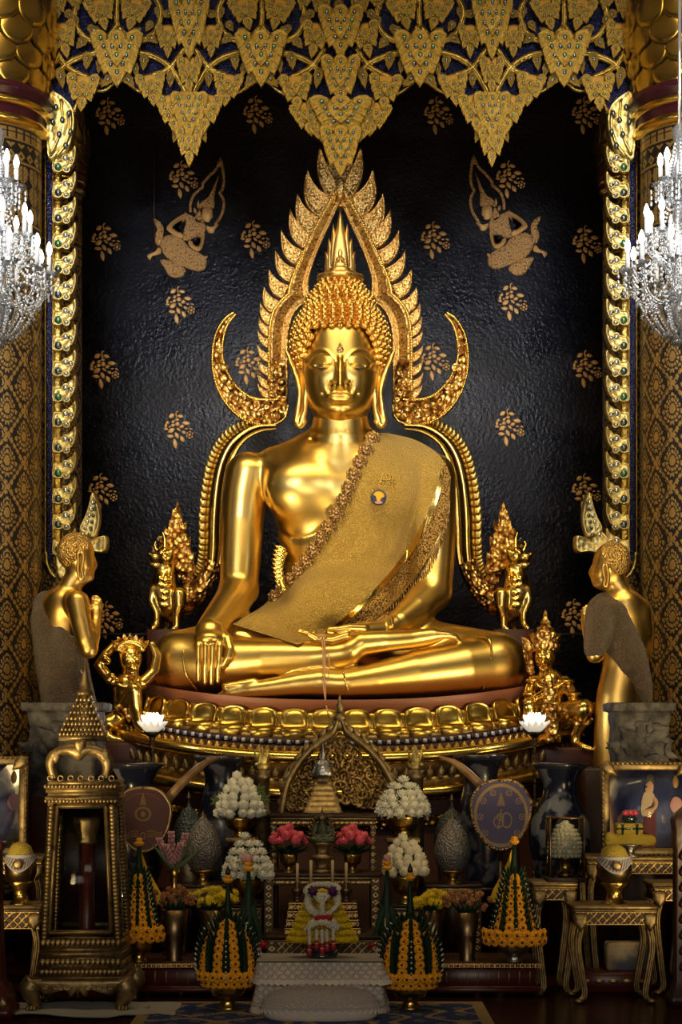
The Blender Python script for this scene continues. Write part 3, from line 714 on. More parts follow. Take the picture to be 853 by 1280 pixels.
# flame blades
def blade(b0, b1, tip, d, th=.05, bulge=.32, n=12):
    """curved blade: b0 lower base, b1 upper base, tip"""
    b0, b1, tip = map(lambda q: np.array(q,float), (b0,b1,tip)); out = []
    L = np.linalg.norm(tip-b0); nr = np.array([-(tip-b0)[1], (tip-b0)[0]])/L
    if nr[0]*(-1) < 0: nr = -nr   # outwards = to the left
    t = np.linspace(0,1,n)[:,None]; lo = b0*(1-t)+tip*t+nr*bulge*L*np.sin(PI*t**.8)
    L2 = np.linalg.norm(tip-b1); n2 = np.array([-(tip-b1)[1], (tip-b1)[0]])/L2
    if n2[0] > 0: n2 = -n2
    up = tip*(1-t)+b1*t+n2*bulge*.55*L2*np.sin(PI*t)
    P = np.concatenate([lo, up[1:]])
    return np.array([(wx(a,d), wz(b,d)) for a,b in P])
tips = [(384,212),(371.5,242),(362.5,262),(351.5,288),(344,313),(336,337),(330,359),(325.5,378),(323,396),(322,413),(321.5,431),(321.5,449),(321.5,466),(322,480)]
edge = np.concatenate([spl(outer, 60), spl(outer2, 60)])
def edge_at(y): i = np.argmin(abs(edge[:,1]-y)); return edge[i]
drop = [62,55,50,46,42,38,34,30,27,25,24,23,22,21]; gap = [34,31,27,27,25,23,20,18,17,17,17,17,16,14]
bl_l, bl_r = [], []
for i, (tp, dr, gp) in enumerate(zip(tips, drop, gap)):
    gp *= .72
    b0 = edge_at(tp[1]+dr)+np.array([2,0]); b1 = edge_at(tp[1]+dr-gp)+np.array([2,0])
    O = blade(b0, b1, tp, DHL+.03, bulge=.20)
    cc = np.array([wx((b0[0]*.45+b1[0]*.2+tp[0]*.35), DHL), wz(b0[1]*.45+b1[1]*.2+tp[1]*.35, DHL)])
    bm = M(); bm.dome(O, .055, c=cc, base=.05, t=(0,CAMY+DHL+.03,0), prof=((1,.35),(.94,.9),(.86,.9),(.80,.45),(.5,.55),(.2,.6)), top=.6)
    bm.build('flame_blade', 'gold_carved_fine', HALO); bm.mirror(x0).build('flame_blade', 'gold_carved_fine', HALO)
# top cluster: three big leaves
tb = M()
for sx in (-1,1):
    O = np.array([(MX+sx*a, b) for a,b in spl([(7,256),(16,247),(26,228),(29,208),(26,186),(20,200),(12,218),(4,236)], 28, True)])
    tb.dome([(wx(a,DHL),wz(b,DHL)) for a,b in O], .06, base=.05, t=(0,CAMY+DHL-.02,0), prof=((1,.35),(.94,.9),(.84,.9),(.76,.45),(.4,.6)), top=.6)
O = [(MX+a, b) for a,b in spl([(0,262),(14,240),(20,215),(12,192),(0,160),(-12,192),(-20,215),(-14,240)], 32, True)]
tb.dome([(wx(a,DHL),wz(b,DHL)) for a,b in O], .07, base=.05, t=(0,CAMY+DHL+.03,0), prof=((1,.35),(.94,.9),(.84,.9),(.76,.45),(.4,.6)), top=.6)
O = [(MX+a, b) for a,b in [(0,222),(6,234),(5,246),(0,258),(-5,246),(-6,234)]]
tb.dome([(wx(a,DHL),wz(b,DHL)) for a,b in O], .05, base=.02, t=(0,CAMY+DHL-.07,0))
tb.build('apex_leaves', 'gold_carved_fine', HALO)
# horn-like wings
wo = [(291,391),(281,398),(270,415),(265,438),(265,462),(271,487),(283,508),(300,524),(322,533),(343,533),(357,524),(361,508)]
wi = [(294,394),(285,406),(280,424),(279,444),(285,464),(296,481),(311,493),(324,497),(336,497),(344,497),(347,496),(349,494)]
wm = M(); band(wi, wo, 60, DHL-.05, .12, [(0,0),(.02,.06),(.07,.075),(.12,.03),(.3,.055),(.5,.07),(.7,.055),(.88,.03),(.93,.075),(.98,.06),(1,0)], wm)
ws = M(); Qi, Qo = spl(wi, 80), spl(wo, 80)
for a, b in zip(Qi, Qo):
    for s in (.07,.93): p = a*(1-s)+b*s; ws.ball(hw(p[0],p[1],.13), .012, 6, 4)
sp = M()
def spiral(c, r, turns, a0, w, m, rt=.02, d=0.10, sgn=1):
    th = np.linspace(0, turns*2*PI, 26); rr = r*(1-.82*th/th[-1]); m.tube([hw(c[0]+a*math.cos(a0+sgn*t), c[1]+a*math.sin(a0+sgn*t), d) for a,t in zip(rr,th)], np.linspace(rt, rt*.6, 26), 8)
for c, r_, a0 in (((338,505),9,0),((350,490),8,1),((330,518),7,2.2),((352,512),7,.4),((342,480),6,3),((318,508),7,4),((302,498),7,1.5),((290,480),6,.5),((281,460),5,2),((348,465),5,0),((276,438),4,1)):
    spiral(c, r_, 1.4, a0, 0, sp, .016, .13)
for q in ((346,520),(355,500),(340,492),(352,478),(334,510),(349,507)): sp.ball(hw(q[0],q[1],.12), (.035,.05,.03), 10, 6)
for a, b, c_, e in ((338,512,-.6,11),(350,500,.4,12),(345,486,.1,13),(352,470,.0,14),(345,462,-.3,10)):
    sp.dome(leaf_out(.06,e/164*1.6), .03, R=rotm(0,c_,0), t=hw(a,b,.10))
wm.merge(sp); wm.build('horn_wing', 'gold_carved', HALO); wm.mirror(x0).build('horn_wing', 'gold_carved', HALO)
ws.mirror(x0).build('beading', 'gold_polish', HALO); ws.build('beading', 'gold_polish', HALO)
# lower arms curving down to the lions
ai = [(345,537),(325,541),(307,552),(296,568),(288,590),(284,620),(282,660),(281,690),(276,715),(264,741),(252,757),(240,766)]
ao = [(345,528),(318,528),(297,537),(279,553),(268,575),(261,604),(257,640),(256,680),(254,705),(246,722),(236,734),(228,738)]
am = M(); band(ai, ao, 70, DHL, .12, [(0,0),(.03,.05),(.14,.06),(.18,.03),(.28,.09),(.45,.15),(.62,.16),(.8,.12),(.92,.06),(1,0)], am)
tag(am.build('arch_arm', 'gold_polish', HALO), 'smooth gilded lower arm'); tag(am.mirror(x0).build('arch_arm', 'gold_polish', HALO), 'smooth gilded lower arm')
tm = M(); t_i, t_o = spl(ai, 70)[48:], spl(ao, 70)[48:]
band([tuple(q) for q in t_i[::4]], [tuple(q) for q in t_o[::4]], 30, DHL-.01, .14, [(0,0),(.05,.12),(.4,.19),(.6,.19),(.95,.12),(1,0)], tm)
spiral((236,725),11,1.2,.4,0,tm,.03,.10); tm.dome(leaf_out(.14,.26), .05, R=rotm(0,-.35,0), t=hw(237,735,.06))
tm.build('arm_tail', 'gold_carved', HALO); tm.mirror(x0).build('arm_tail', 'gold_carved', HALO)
sc = M(); Qo = spl(ao[1:10], 34); 
for i in range(len(Qo)-1):
    a, b = Qo[i], Qo[i+1]; t_ = b-a; L = np.linalg.norm(t_); n_ = np.array([t_[1], -t_[0]])/L
    if n_[0] > 0 and i > 3: n_ = -n_
    if i <= 3 and n_[1] > 0: n_ = -n_
    O = [a-n_*1, a+n_*4+t_*.05, a+n_*8+t_*.0-t_*.35, a+n_*9+t_*.35, a+n_*7+t_*.9, b+n_*3, b-n_*1]
    sc.dome([(wx(x,DHL),wz(y,DHL)) for x,y in O], .035, base=.03, t=(0,CAMY+DHL,0))
sc.build('scalloped_edge', 'gold_leaf_pale', HALO); sc.mirror(x0).build('scalloped_edge', 'gold_leaf_pale', HALO)

# ================================================================ the setting
mat('wall_lacquer', (.006,.006,.009), .36, 0, bump=(38,.7,'noise',.02), col2=(.014,.014,.020), tex=('noise',1.7,.4,.7), spec=.6)
nt_ = MATS['wall_lacquer'].node_tree; n1 = nt_.nodes.new('ShaderNodeTexNoise'); n1.inputs['Scale'].default_value = 1.6; n1.inputs['Detail'].default_value = 9; n1.inputs['Roughness'].default_value = .72
r1 = nt_.nodes.new('ShaderNodeMapRange'); r1.inputs['From Min'].default_value = .40; r1.inputs['From Max'].default_value = .60; r1.inputs['To Min'].default_value = .22; r1.inputs['To Max'].default_value = .62
nt_.links.new(nt_.nodes['Texture Coordinate'].outputs['Object'], n1.inputs['Vector']); nt_.links.new(n1.outputs['Fac'], r1.inputs['Value']); nt_.links.new(r1.outputs[0], nt_.nodes['Principled BSDF'].inputs['Roughness'])
mat('floor_polish', (.045,.012,.008), .22, 0, bump=(3,.05,'noise',.02), col2=(.03,.008,.006), tex=('noise',2,.4,.6))
mat('wall_gold', (.50,.27,.085), .5, .35, bump=(200,.3,'noise',.004))
mat('wall_gold_fig', (.46,.25,.08), .5, .35, bump=(70,1.,'vor',.006), col2=(.18,.09,.03), tex=('vor',70,.5,.8))
DW = 15.7
wb = M(); wb.box((0,CAMY+DW+.1,4.2), (8.4,.2,8.4)); WALL = tag(wb.build('wall_back', 'wall_lacquer'), kind='structure')
wl = M(); wl.box((0,CAMY+DW-.012,wz(793,DW)), (8.4,.02,.018)); tag(wl.build('trim_1', 'silver'), kind='structure')
for nm, x in (('wall_left',-4.3),('wall_right',4.3)):
    q = M(); q.box((x,-4.1,4.2), (.2,11.6,8.4)); tag(q.build(nm, 'wall_lacquer'), kind='structure')
fl = M(); fl.box((0,-6,-.1), (14,20,.2)); tag(fl.build('floor', 'floor_polish'), kind='structure')
for x in (1,):
    q = M()
    for px in (157/1+0,): q.box((wx(193,DW),CAMY+DW-.004,wz(245,DW)), (.012,.01,1.1))
    tag(q.build('trim_2', 'wood_dark'), kind='structure')
# gold flower sprays on the wall
def diamond(l, w, n=10):
    t = np.linspace(0,1,n); e = w/2*np.sin(PI*t)**.8
    return np.concatenate([np.stack([t*l-l/2, e],1), np.stack([t[1:-1][::-1]*l-l/2, -e[1:-1][::-1]],1)])
def rot2(P, a): c, s = math.cos(a), math.sin(a); P = np.asarray(P); return np.stack([P[:,0]*c-P[:,1]*s, P[:,0]*s+P[:,1]*c],1)
K = 1/6.56*DW/F_PX
def motif():
    m = M()
    def add(P, x, y): m.dome(P, .0035, base=.003, t=((x-392)*K,0,-(y-292)*K), prof=((1,.3),(.8,1.)), top=1.0)
    for x,y,l,w,a in ((337,180,54,34,35),(410,183,54,28,-12),(456,240,64,32,-8),(335,300,60,36,30),(328,348,58,28,-5),(380,340,58,30,-60),(366,408,84,34,-80+180),(424,370,58,32,-60),(303,236,30,24,60),(290,262,24,40,0),(292,288,40,20,-10),(350,228,34,22,40),(348,258,36,26,20),(382,212,36,22,0),(420,268,42,28,20),(395,292,44,20,-40),(438,316,40,22,-30),(458,286,28,13,10),(495,288,30,13,-20),(320,270,20,16,0)):
        add(rot2(diamond(l*K*1.08,w*K*1.1), math.radians(a)), x, y)
    for x,y,r in ((385,247,19),(485,336,13)): add([(r*K*math.cos(t), r*K*math.sin(t)) for t in np.linspace(0,2*PI,12,endpoint=False)], x, y)
    for i in range(6):
        a = i*PI/3+.4; add(rot2(diamond(24*K,15*K), a+PI/2), 485+25*math.cos(a), 336-25*math.sin(a))
    m.tube([((x-392)*K,-.002,-(y-292)*K) for x,y in spl([(390,142),(376,150),(374,175),(383,198)],8)], .0065, 6)
    return m
SPR = [(137,145),(322,143),(229,224),(132,302),(319,299),(225,381),(130,462),(312,457),(223,537),(128,615),(135,775),(548,144),(733,144),(638,224),(544,300),(734,305),(641,377),(544,452),(734,461),(637,534),(733,615),(720,772),(640,690),(208,690)]
fm = motif().build('flower_motif', 'wall_gold', None); fm.parent = WALL
for i,(a,b) in enumerate(SPR):
    o = fm if i == 0 else fm.copy()
    if i: COL.objects.link(o); o.parent = WALL
    p = W(a,b,DW-.006); o.location = tuple(p)
# celestial figures
def figure():
    K2 = K; m = M(); off = (426,640)
    def pl(P, d=.007, mi=0, n=None, c=None): 
        Q = spl([((x-off[0])*K2, -(y-off[1])*K2) for x,y in P], n or len(P)*3, True); m.dome(Q, d, base=.004, mi=mi, prof=((1,.3),(.9,1.)), top=1.0, c=c)
    def bandp(P, w, mi=1):
        Q = [((x-off[0])*K2, -.004, -(y-off[1])*K2) for x,y in spl(P,24)]; m.tube(Q, [w*K2/2]*24, 8, mi=mi, flat=.3)
    bandp([(448,560),(448,500),(470,430),(520,375),(545,360),(550,325),(600,265),(660,205),(694,130)], 26)
    bandp([(698,130),(712,200),(722,300),(710,370),(690,405),(712,440),(722,500),(705,580),(650,665)], 26)
    pl([(694,105),(705,160),(690,190),(682,160)])
    pl([(684,250),(665,330),(645,430),(640,530),(560,520),(520,540),(515,500),(545,470),(590,440),(640,350)], mi=1)      # crown
    pl([(545,545),(570,520),(620,530),(630,570),(632,600),(618,615),(605,640),(575,640),(545,610)])                  # face
    pl([(505,555),(530,545),(545,600),(560,640),(520,650),(480,620)], mi=1)
    pl([(515,460),(522,500),(512,530),(500,500)]); pl([(480,520),(500,545),(490,570),(472,550)])
    pl([(400,560),(430,575),(520,620),(570,660),(565,730),(500,760),(430,790),(380,780),(395,700),(410,640)], mi=1)    # torso
    pl([(400,570),(415,600),(380,650),(320,690),(380,740),(390,770),(350,770),(270,720),(252,685),(300,630)])          # left arm
    pl([(500,740),(560,730),(565,760),(545,850),(510,880),(460,860),(430,820),(440,790),(480,820),(510,830),(520,790)])
    pl([(575,670),(620,680),(665,655),(678,670),(650,700),(640,730),(600,730),(580,700)])
    pl([(250,750),(330,750),(400,800),(440,850),(500,880),(560,920),(582,960),(570,1020),(520,1045),(450,1030),(400,1010),(330,980),(260,940),(215,880),(195,800)], mi=1)
    pl([(200,950),(300,960),(390,1010),(410,1050),(370,1090),(310,1098),(265,1070),(230,1010)], mi=1)
    pl([(200,855),(205,900),(130,925),(118,955),(95,930),(100,905),(160,880),(180,850)])
    pl([(148,610),(200,640),(228,690),(222,770),(200,840),(160,810),(160,740),(175,690),(150,640)], mi=1)
    pl([(580,915),(590,930),(560,950),(555,930)])
    return m
fg = figure(); f1 = fg.build('celestial_figure', ['wall_gold','wall_gold_fig'], None); f1.parent = WALL; f1.location = tuple(W(170+426/6.56,180+640/6.56,DW-.006))
f2 = fg.mirror().build('celestial_figure', ['wall_gold','wall_gold_fig'], None); f2.parent = WALL; f2.location = tuple(W(868.5-(170+426/6.56),177+640/6.56,DW-.006))

# ---- columns with lacquer pattern
patmat('column_pattern', [(.010,.007,.006),(.44,.27,.08)], rough=.38, mets=[0.,.75], bumpd=.0015)
def ogee(u_, v_, pu, pv):
    s, t = u_/pu, v_/pv
    g = np.cos(2*PI*s)+np.cos(2*PI*t)
    line = (np.abs(g) < .30) & ((np.sin(2*PI*(s*6+t*5)) > -.55) | (np.abs(g) < .05)) & ((np.sin(2*PI*(s*6-t*5)) > -.55) | (np.abs(g) < .05))
    res = line
    for o in (0,.5):
        a = (s-o)-np.round(s-o); b = (t-o)-np.round(t-o); b = -(b+.01)
        hh = .33; w_ = .27*(1-.62*np.clip(b/hh,-1,1)); w_ = np.where(b < -.1, w_*(1-.6*np.clip((-.1-b)/.23,0,1)**1.5), w_)
        R = np.sqrt((a/np.maximum(w_,.03))**2+(b/hh)**2); an = np.arctan2(b, np.abs(a)*1.3+1e-6)
        Rs = R+.07*np.sin(an*15)
        gold = (Rs < .92) & ~((R > .62) & (R < .74)) & ~((R > .30) & (R < .42)) & ~((np.sin(an*15+1.5) > .45) & (R > .42))
        inside_ = np.abs(g) > .62
        res = np.where(inside_ & (((g > 0) & (o == 0)) | ((g < 0) & (o == .5))), gold, res)
    return res
def colpat(U_, V_, top, bands):
    """V_ metres below the top of the shaft"""
    r = ogee(U_, V_, .29, .375)
    b1, b2, b3 = bands
    k = .072
    fr = (np.abs(np.sin(PI*U_/k)) > .35) & (np.abs(np.sin(PI*V_/.06)) > .3)
    star = (np.abs(((U_/.09) % 1)-.5)+np.abs(((V_/.09) % 1)-.5) < .42) & ~(np.abs(((U_/.09) % 1)-.5)+np.abs(((V_/.09) % 1)-.5) < .15)
    ln = lambda v, w: np.abs(V_-v) < w
    r = np.where(V_ < b1, fr, r); r = np.where((V_ > b1*.42) & (V_ < b1), star, r)
    a = ((U_/.12) % 1)-.5; vv = (V_-b1)/(b2-b1)
    flm = (np.abs(a) < .42*np.abs(np.sin(PI*(vv*3 % 1)))**.6+.02) & (np.abs(np.sin(U_/.12*2*PI*2+vv*38)) > .35) & (np.abs(a) > .04)
    r = np.where((V_ >= b1) & (V_ < b2), flm, r); r = np.where((V_ >= b2) & (V_ < b3), star, r)
    r = np.where((V_ >= b2+(b3-b2)*.55) & (V_ < b3), fr, r)
    for v in (.01,b1*.42,b1,b2,b2+(b3-b2)*.28,b2+(b3-b2)*.55,b3): r = np.where(ln(v,.006), True, r); r = np.where(ln(v+.014,.008), False, r)
    return r
def column(name, label, px, d, rad, ytop, ybot, bands, a0, a1, capy, res=.0052, petal=None):
    c = W(px, 640, d); base = np.array([c[0], c[1], 0]); T = thing(name, label, 'column', base)
    zt, zb = wz(ytop, d-rad), wz(ybot, d-rad); nu = int(rad*(a1-a0)/res); nv = int((zt-zb)/res)
    A_ = np.linspace(a0,a1,nu)[:,None]; Z = np.linspace(zt,zb,nv)[None,:]
    G = np.stack([c[0]+rad*np.cos(A_)+0*Z, c[1]+rad*np.sin(A_)+0*Z, Z+0*A_], -1)
    pat = colpat(rad*A_+0*Z, (zt-Z)+0*A_, zt, bands).astype(float)
    m = M(); m.sheet(G, pat=pat); 
    m.lathe([(rad-.01,0.0),(rad-.01,zt)], (c[0],c[1],0), 48); m.build('shaft', 'column_pattern', T)
    h = zt
    s = rad/.46
    mm = M(); 
    zc = [wz(y, d-rad) for y in capy]   # capy: top of petals, bottom of petals, ring levels
    rr = M(); rr.lathe([(rad+.0,zt-.01),(rad*1.03,zt),(rad*1.10,zt+.02*s),(rad*1.10,zt+.05*s),(rad*1.02,zt+.07*s)], (c[0],c[1],0), 64, cap=False); 
    rr.lathe([(rad*1.02,zt+.13*s),(rad*1.13,zt+.15*s),(rad*1.13,zt+.175*s),(rad*1.02,zt+.2*s)], (c[0],c[1],0), 64, cap=False); rr.build('gilded_ring', 'gold_polish', T)
    r2 = M(); r2.lathe([(rad*1.03,zt+.06*s),(rad*1.05,zt+.14*s),(rad*1.06,zt+.20*s),(rad*1.16,zt+.23*s),(rad*1.17,zt+.28*s),(rad,zt+.31*s)], (c[0],c[1],0), 64, cap=False); r2.build('maroon_band', 'lacquer_maroon', T)
    cz0, cz1 = zt+.28*s, zt+.28*s+.66*s
    def pr_(t): return rad*(1.12+.22*t-.30*max(0,t-.55)**1.2)
    core = M(); core.lathe([(pr_(t)*.97, cz0+(cz1-cz0)*t) for t in np.linspace(0,1,10)]+[(rad*1.0,cz1+.5*s),(rad*1.0,min(8.3,cz1+1.2*s))], (c[0],c[1],0), 48); core.build('capital_core', 'gold_antique', T)
    n = 14; first = None
    for row in range(4):
        for i in range(n):
            a = 2*PI*(i+.5*(row % 2))/n
            if math.sin(a) > .5: continue
            z0 = cz0+(cz1-cz0)*(row*.22-.05); ph = .26*s; 
            cc = M(); ww = 2*PI*rad*1.2/n*1.12; P = leaf_out(ww*1.02, ph*1.75, 8, 0); nrm = np.array([math.cos(a), math.sin(a), 0]); R = rotm(-.12,0,0); R = rotm(0,0,a+PI/2)@R
            rd = pr_(row*.22)*1.0
            cc.dome(P, .035*s, base=.0, R=R, t=(c[0]+rd*math.cos(a), c[1]+rd*math.sin(a), z0), prof=((1,0),(.9,.5),(.82,.6),(.5,1.)), top=1.15)
            cc.build('lotus_petal', 'gold_polish', T)
    return T
column('column', 'large black and gold lacquered column behind the crystal chandelier at the left edge', -24, 13.6, .455, 147, 1120, (.27,.70,.95), -PI*.98, -PI*.02, (0,100))
column('column', 'large black and gold lacquered column behind the crystal chandelier at the right edge', 877, 13.6, .455, 147, 1120, (.27,.70,.95), -PI*.98, -PI*.02, (0,100))
column('inner_column', 'narrow black and gold column seen just behind the left gilded border', 67, 15.1, .235, 232, 1120, (.13,.42,.60), -PI*.98, -PI*.02, (150,205), .008)
column('inner_column', 'narrow black and gold column seen just behind the right gilded border', 789, 15.1, .235, 232, 1120, (.13,.42,.60), -PI*.98, -PI*.02, (150,205), .008)

# ---- carved foliage
def cluster(rows, w=1., h=1.5, notch=True):
    """pointed bunch of overlapping leaves hanging down from the origin; unit width"""
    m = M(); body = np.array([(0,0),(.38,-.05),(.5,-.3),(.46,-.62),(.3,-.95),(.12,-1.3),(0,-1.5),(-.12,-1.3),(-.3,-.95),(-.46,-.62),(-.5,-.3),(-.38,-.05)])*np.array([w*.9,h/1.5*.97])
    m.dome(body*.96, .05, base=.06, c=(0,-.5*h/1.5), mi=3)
    nr = len(rows)
    for j, n in enumerate(rows):
        t = j/(nr-1) if nr > 1 else 0; z = -h*(.06+.60*t); wd = w*(.62*(1-t)**.7) if n > 1 else 0
        for i in range(n):
            q = (i/(n-1)-.5)*2 if n > 1 else 0; x = q*wd*.62; a = q*.35
            lf = leaf_out((.44 if n < 4 else .36)*w, .42*h*(.9 if n > 1 else 1.05), 7, 3); s = 1.0
            lay = .06+.045*(nr-j)-.03*abs(q)
            R = rotm(0, PI+a*-1, 0)
            m.dome(lf, .10, base=.04, R=R, t=(x,-lay,z+.05*h), prof=((1,.0),(.90,.85),(.80,.75),(.70,.35),(.5,.9)), c=(0,.18*h))
            m.ball((x+math.sin(a)*.02,-lay-.10,z-.115*h), (.055,.03,.075*(h/1.5)), 8, 5, mi=1 if (i+2*j) % 5 == 0 else 2)
    return m
def single_leaf():
    m = M(); lf = leaf_out(.85, 1.15, 8, 3); m.dome(lf, .12, base=.06, R=rotm(0,PI,0), prof=((1,.2),(.92,.8),(.80,.6),(.6,1.)), c=(0,.42)); m.ball((0,-.13,-.48), (.12,.06,.17), 8, 6, mi=2); return m
CL3, CL4, CL1 = cluster([2,3,2,1]), cluster([3,4,3,2,1], 1., 1.5), single_leaf()
DV = 13.62
VAL = thing('carved_valance', 'wide gilded foliage valance with blue ground hanging across the top of the altar', 'valance', W(426,10,DV+.08))
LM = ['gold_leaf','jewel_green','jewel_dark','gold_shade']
proto = {}
def foliage(kind, px, py, w, h, ang, par, d=DV, name='leaf_cluster', mir=None):
    base = {'c3':CL3,'c4':CL4,'l':CL1}[kind]; hn = {'c3':1.5,'c4':1.5,'l':1.15}[kind]
    if kind not in proto:
        o = base.build(name, LM, None); proto[kind] = o.data; bpy.data.objects.remove(o)
    o = bpy.data.objects.new(name if kind != 'l' else 'leaf', proto[kind]); COL.objects.link(o); o.parent = par
    p = W(px, py, d)-np.array(par['_o']); o.location = tuple(p); sw, sh_ = S(w,d), S(h,d)/hn
    o.rotation_euler = (0, math.radians(ang), 0); o.scale = (sw, (sw+sh_)/2*.8, sh_); return o
EL = [('c4',147,40,50,68,0),('c3',122,-3,30,42,-14),('c3',172,-3,30,42,14),('c3',75,28,29,45,-12),('c3',72,-8,20,32,0),('l',83,12,14,18,-30),('l',107,47,15,18,40),('l',110,32,13,20,-50),('l',110,64,16,24,5),('l',126,72,12,21,8),('l',168,78,11,20,-10),('l',143,92,15,24,45),('l',155,92,15,24,-35),('l',74,84,15,28,-10),('l',181,66,14,23,5),('l',184,43,14,18,-50),('l',190,26,12,16,30),('l',196,8,10,18,-10),('l',203,17,13,20,-88),('l',213,90,12,20,0),('l',66,68,12,26,0),('c3',105,93,32,46,4),('c3',187,92,29,41,-8),('c3',214,117,32,50,-6),('c3',210,30,24,42,0),('l',124,40,12,14,120),('l',96,30,12,16,160),('l',165,42,12,14,-120),('l',223,160,12,20,20),('c3',90,-10,16,24,-20),('l',129,100,9,12,60)]
allv = []
for e in EL:
    k_, x, y, w_, h_, a = e; allv.append(e)
    if 64 < x: allv.append((k_, 474-x, y, w_, h_, -a))
CEN = [('c4',237,-6,40,80,0),('c3',237,70,25,48,0),('c4',237,116,36,56,0),('c3',237,158,27,50,0)]
full = []
for k_, x, y, w_, h_, a in allv+CEN:
    if 405 < x < 430 and k_ == 'l': continue
    full.append((k_,x,y,w_,h_,a)); full.append((k_,852-x,y,w_,h_,-a))
full += [('c4',426,8,44,66,0),('c4',426,70,38,62,0),('c4',426,122,60,52,0),('c4',426,158,40,62,0),('c3',404,134,28,34,22),('c3',448,134,28,34,-22),('c3',376,128,26,44,-18),('c3',476,128,26,44,18),('c3',398,152,24,36,-30),('c3',454,152,24,36,30),('l',424,0,16,16,0)]
print('valance elements', len(full))
for k_, x, y, w_, h_, a in full: foliage(k_, x, y, w_, h_, a, VAL)
vines = [[(71,95),(85,79),(105,70),(126,65)],[(68,60),(80,80),(97,92),(110,97)],[(170,65),(195,72),(214,86),(228,108),(235,122)],[(232,60),(212,86),(190,95)],[(102,-4),(94,12),(95,32),(105,46),(120,51),(138,44),(146,32)],[(148,34),(158,45),(173,51),(190,45),(199,30),(201,12),(193,-4)],[(147,34),(146,20),(147,-4)]]
vn = []
for P in vines:
    for Q in (P, [(474-x,y) for x,y in P]): vn.append(Q); vn.append([(852-x,y) for x,y in Q])
for P in vn:
    if P[0][0] > 400 and P[-1][0] < 452 and len(P) == 3 and abs(P[0][0]-426) < 5: continue
    m = M(); Q = pxpath(P, DV+.02, 24); m.tube(Q, .026, 10, flat=.7); m.tube(Q+np.array([0,-.016,0]), .010, 6); m.build('vine_stem', 'gold_leaf', VAL)
pl = [(60,-14),(60,124),(92,140),(104,112),(130,112),(150,98),(172,112),(188,118),(202,134),(215,152),(237,176),(259,152),(272,134),(286,118),(302,112),(327,98),(348,112),(364,122),(376,140),(392,158),(410,182),(426,190)]
pl = pl+[(852-x,y) for x,y in pl[:-1][::-1]]
m = M(); O = [(wx(x,DV+.06), wz(y,DV+.06)) for x,y in pl]; n = len(O)
# strip plate: top edge straight, bottom follows the leaves
top = wz(-70,DV+.06); A0 = [(x,top) for x,z in O[1:-1]]; B0 = O[1:-1]
for yy, fl_ in ((0,False),(.05,True)):
    G = np.array([[ (x,CAMY+DV+.06+yy,z) for x,z in A0],[ (x,CAMY+DV+.06+yy,z) for x,z in B0]]); m.sheet(G, flip=not fl_)
G = np.array([[ (x,CAMY+DV+.06,z) for x,z in B0],[ (x,CAMY+DV+.11,z) for x,z in B0]]); m.sheet(G)
tag(m.build('blue_ground', 'blue_inlay', VAL), 'dark blue glass mosaic ground')
m = M(); m.tube([W(x,y+1.5,DV+.05) for x,y in spl(pl[2:-2], 160)], .014, 6); m.build('edge_moulding', 'gold_leaf', VAL)

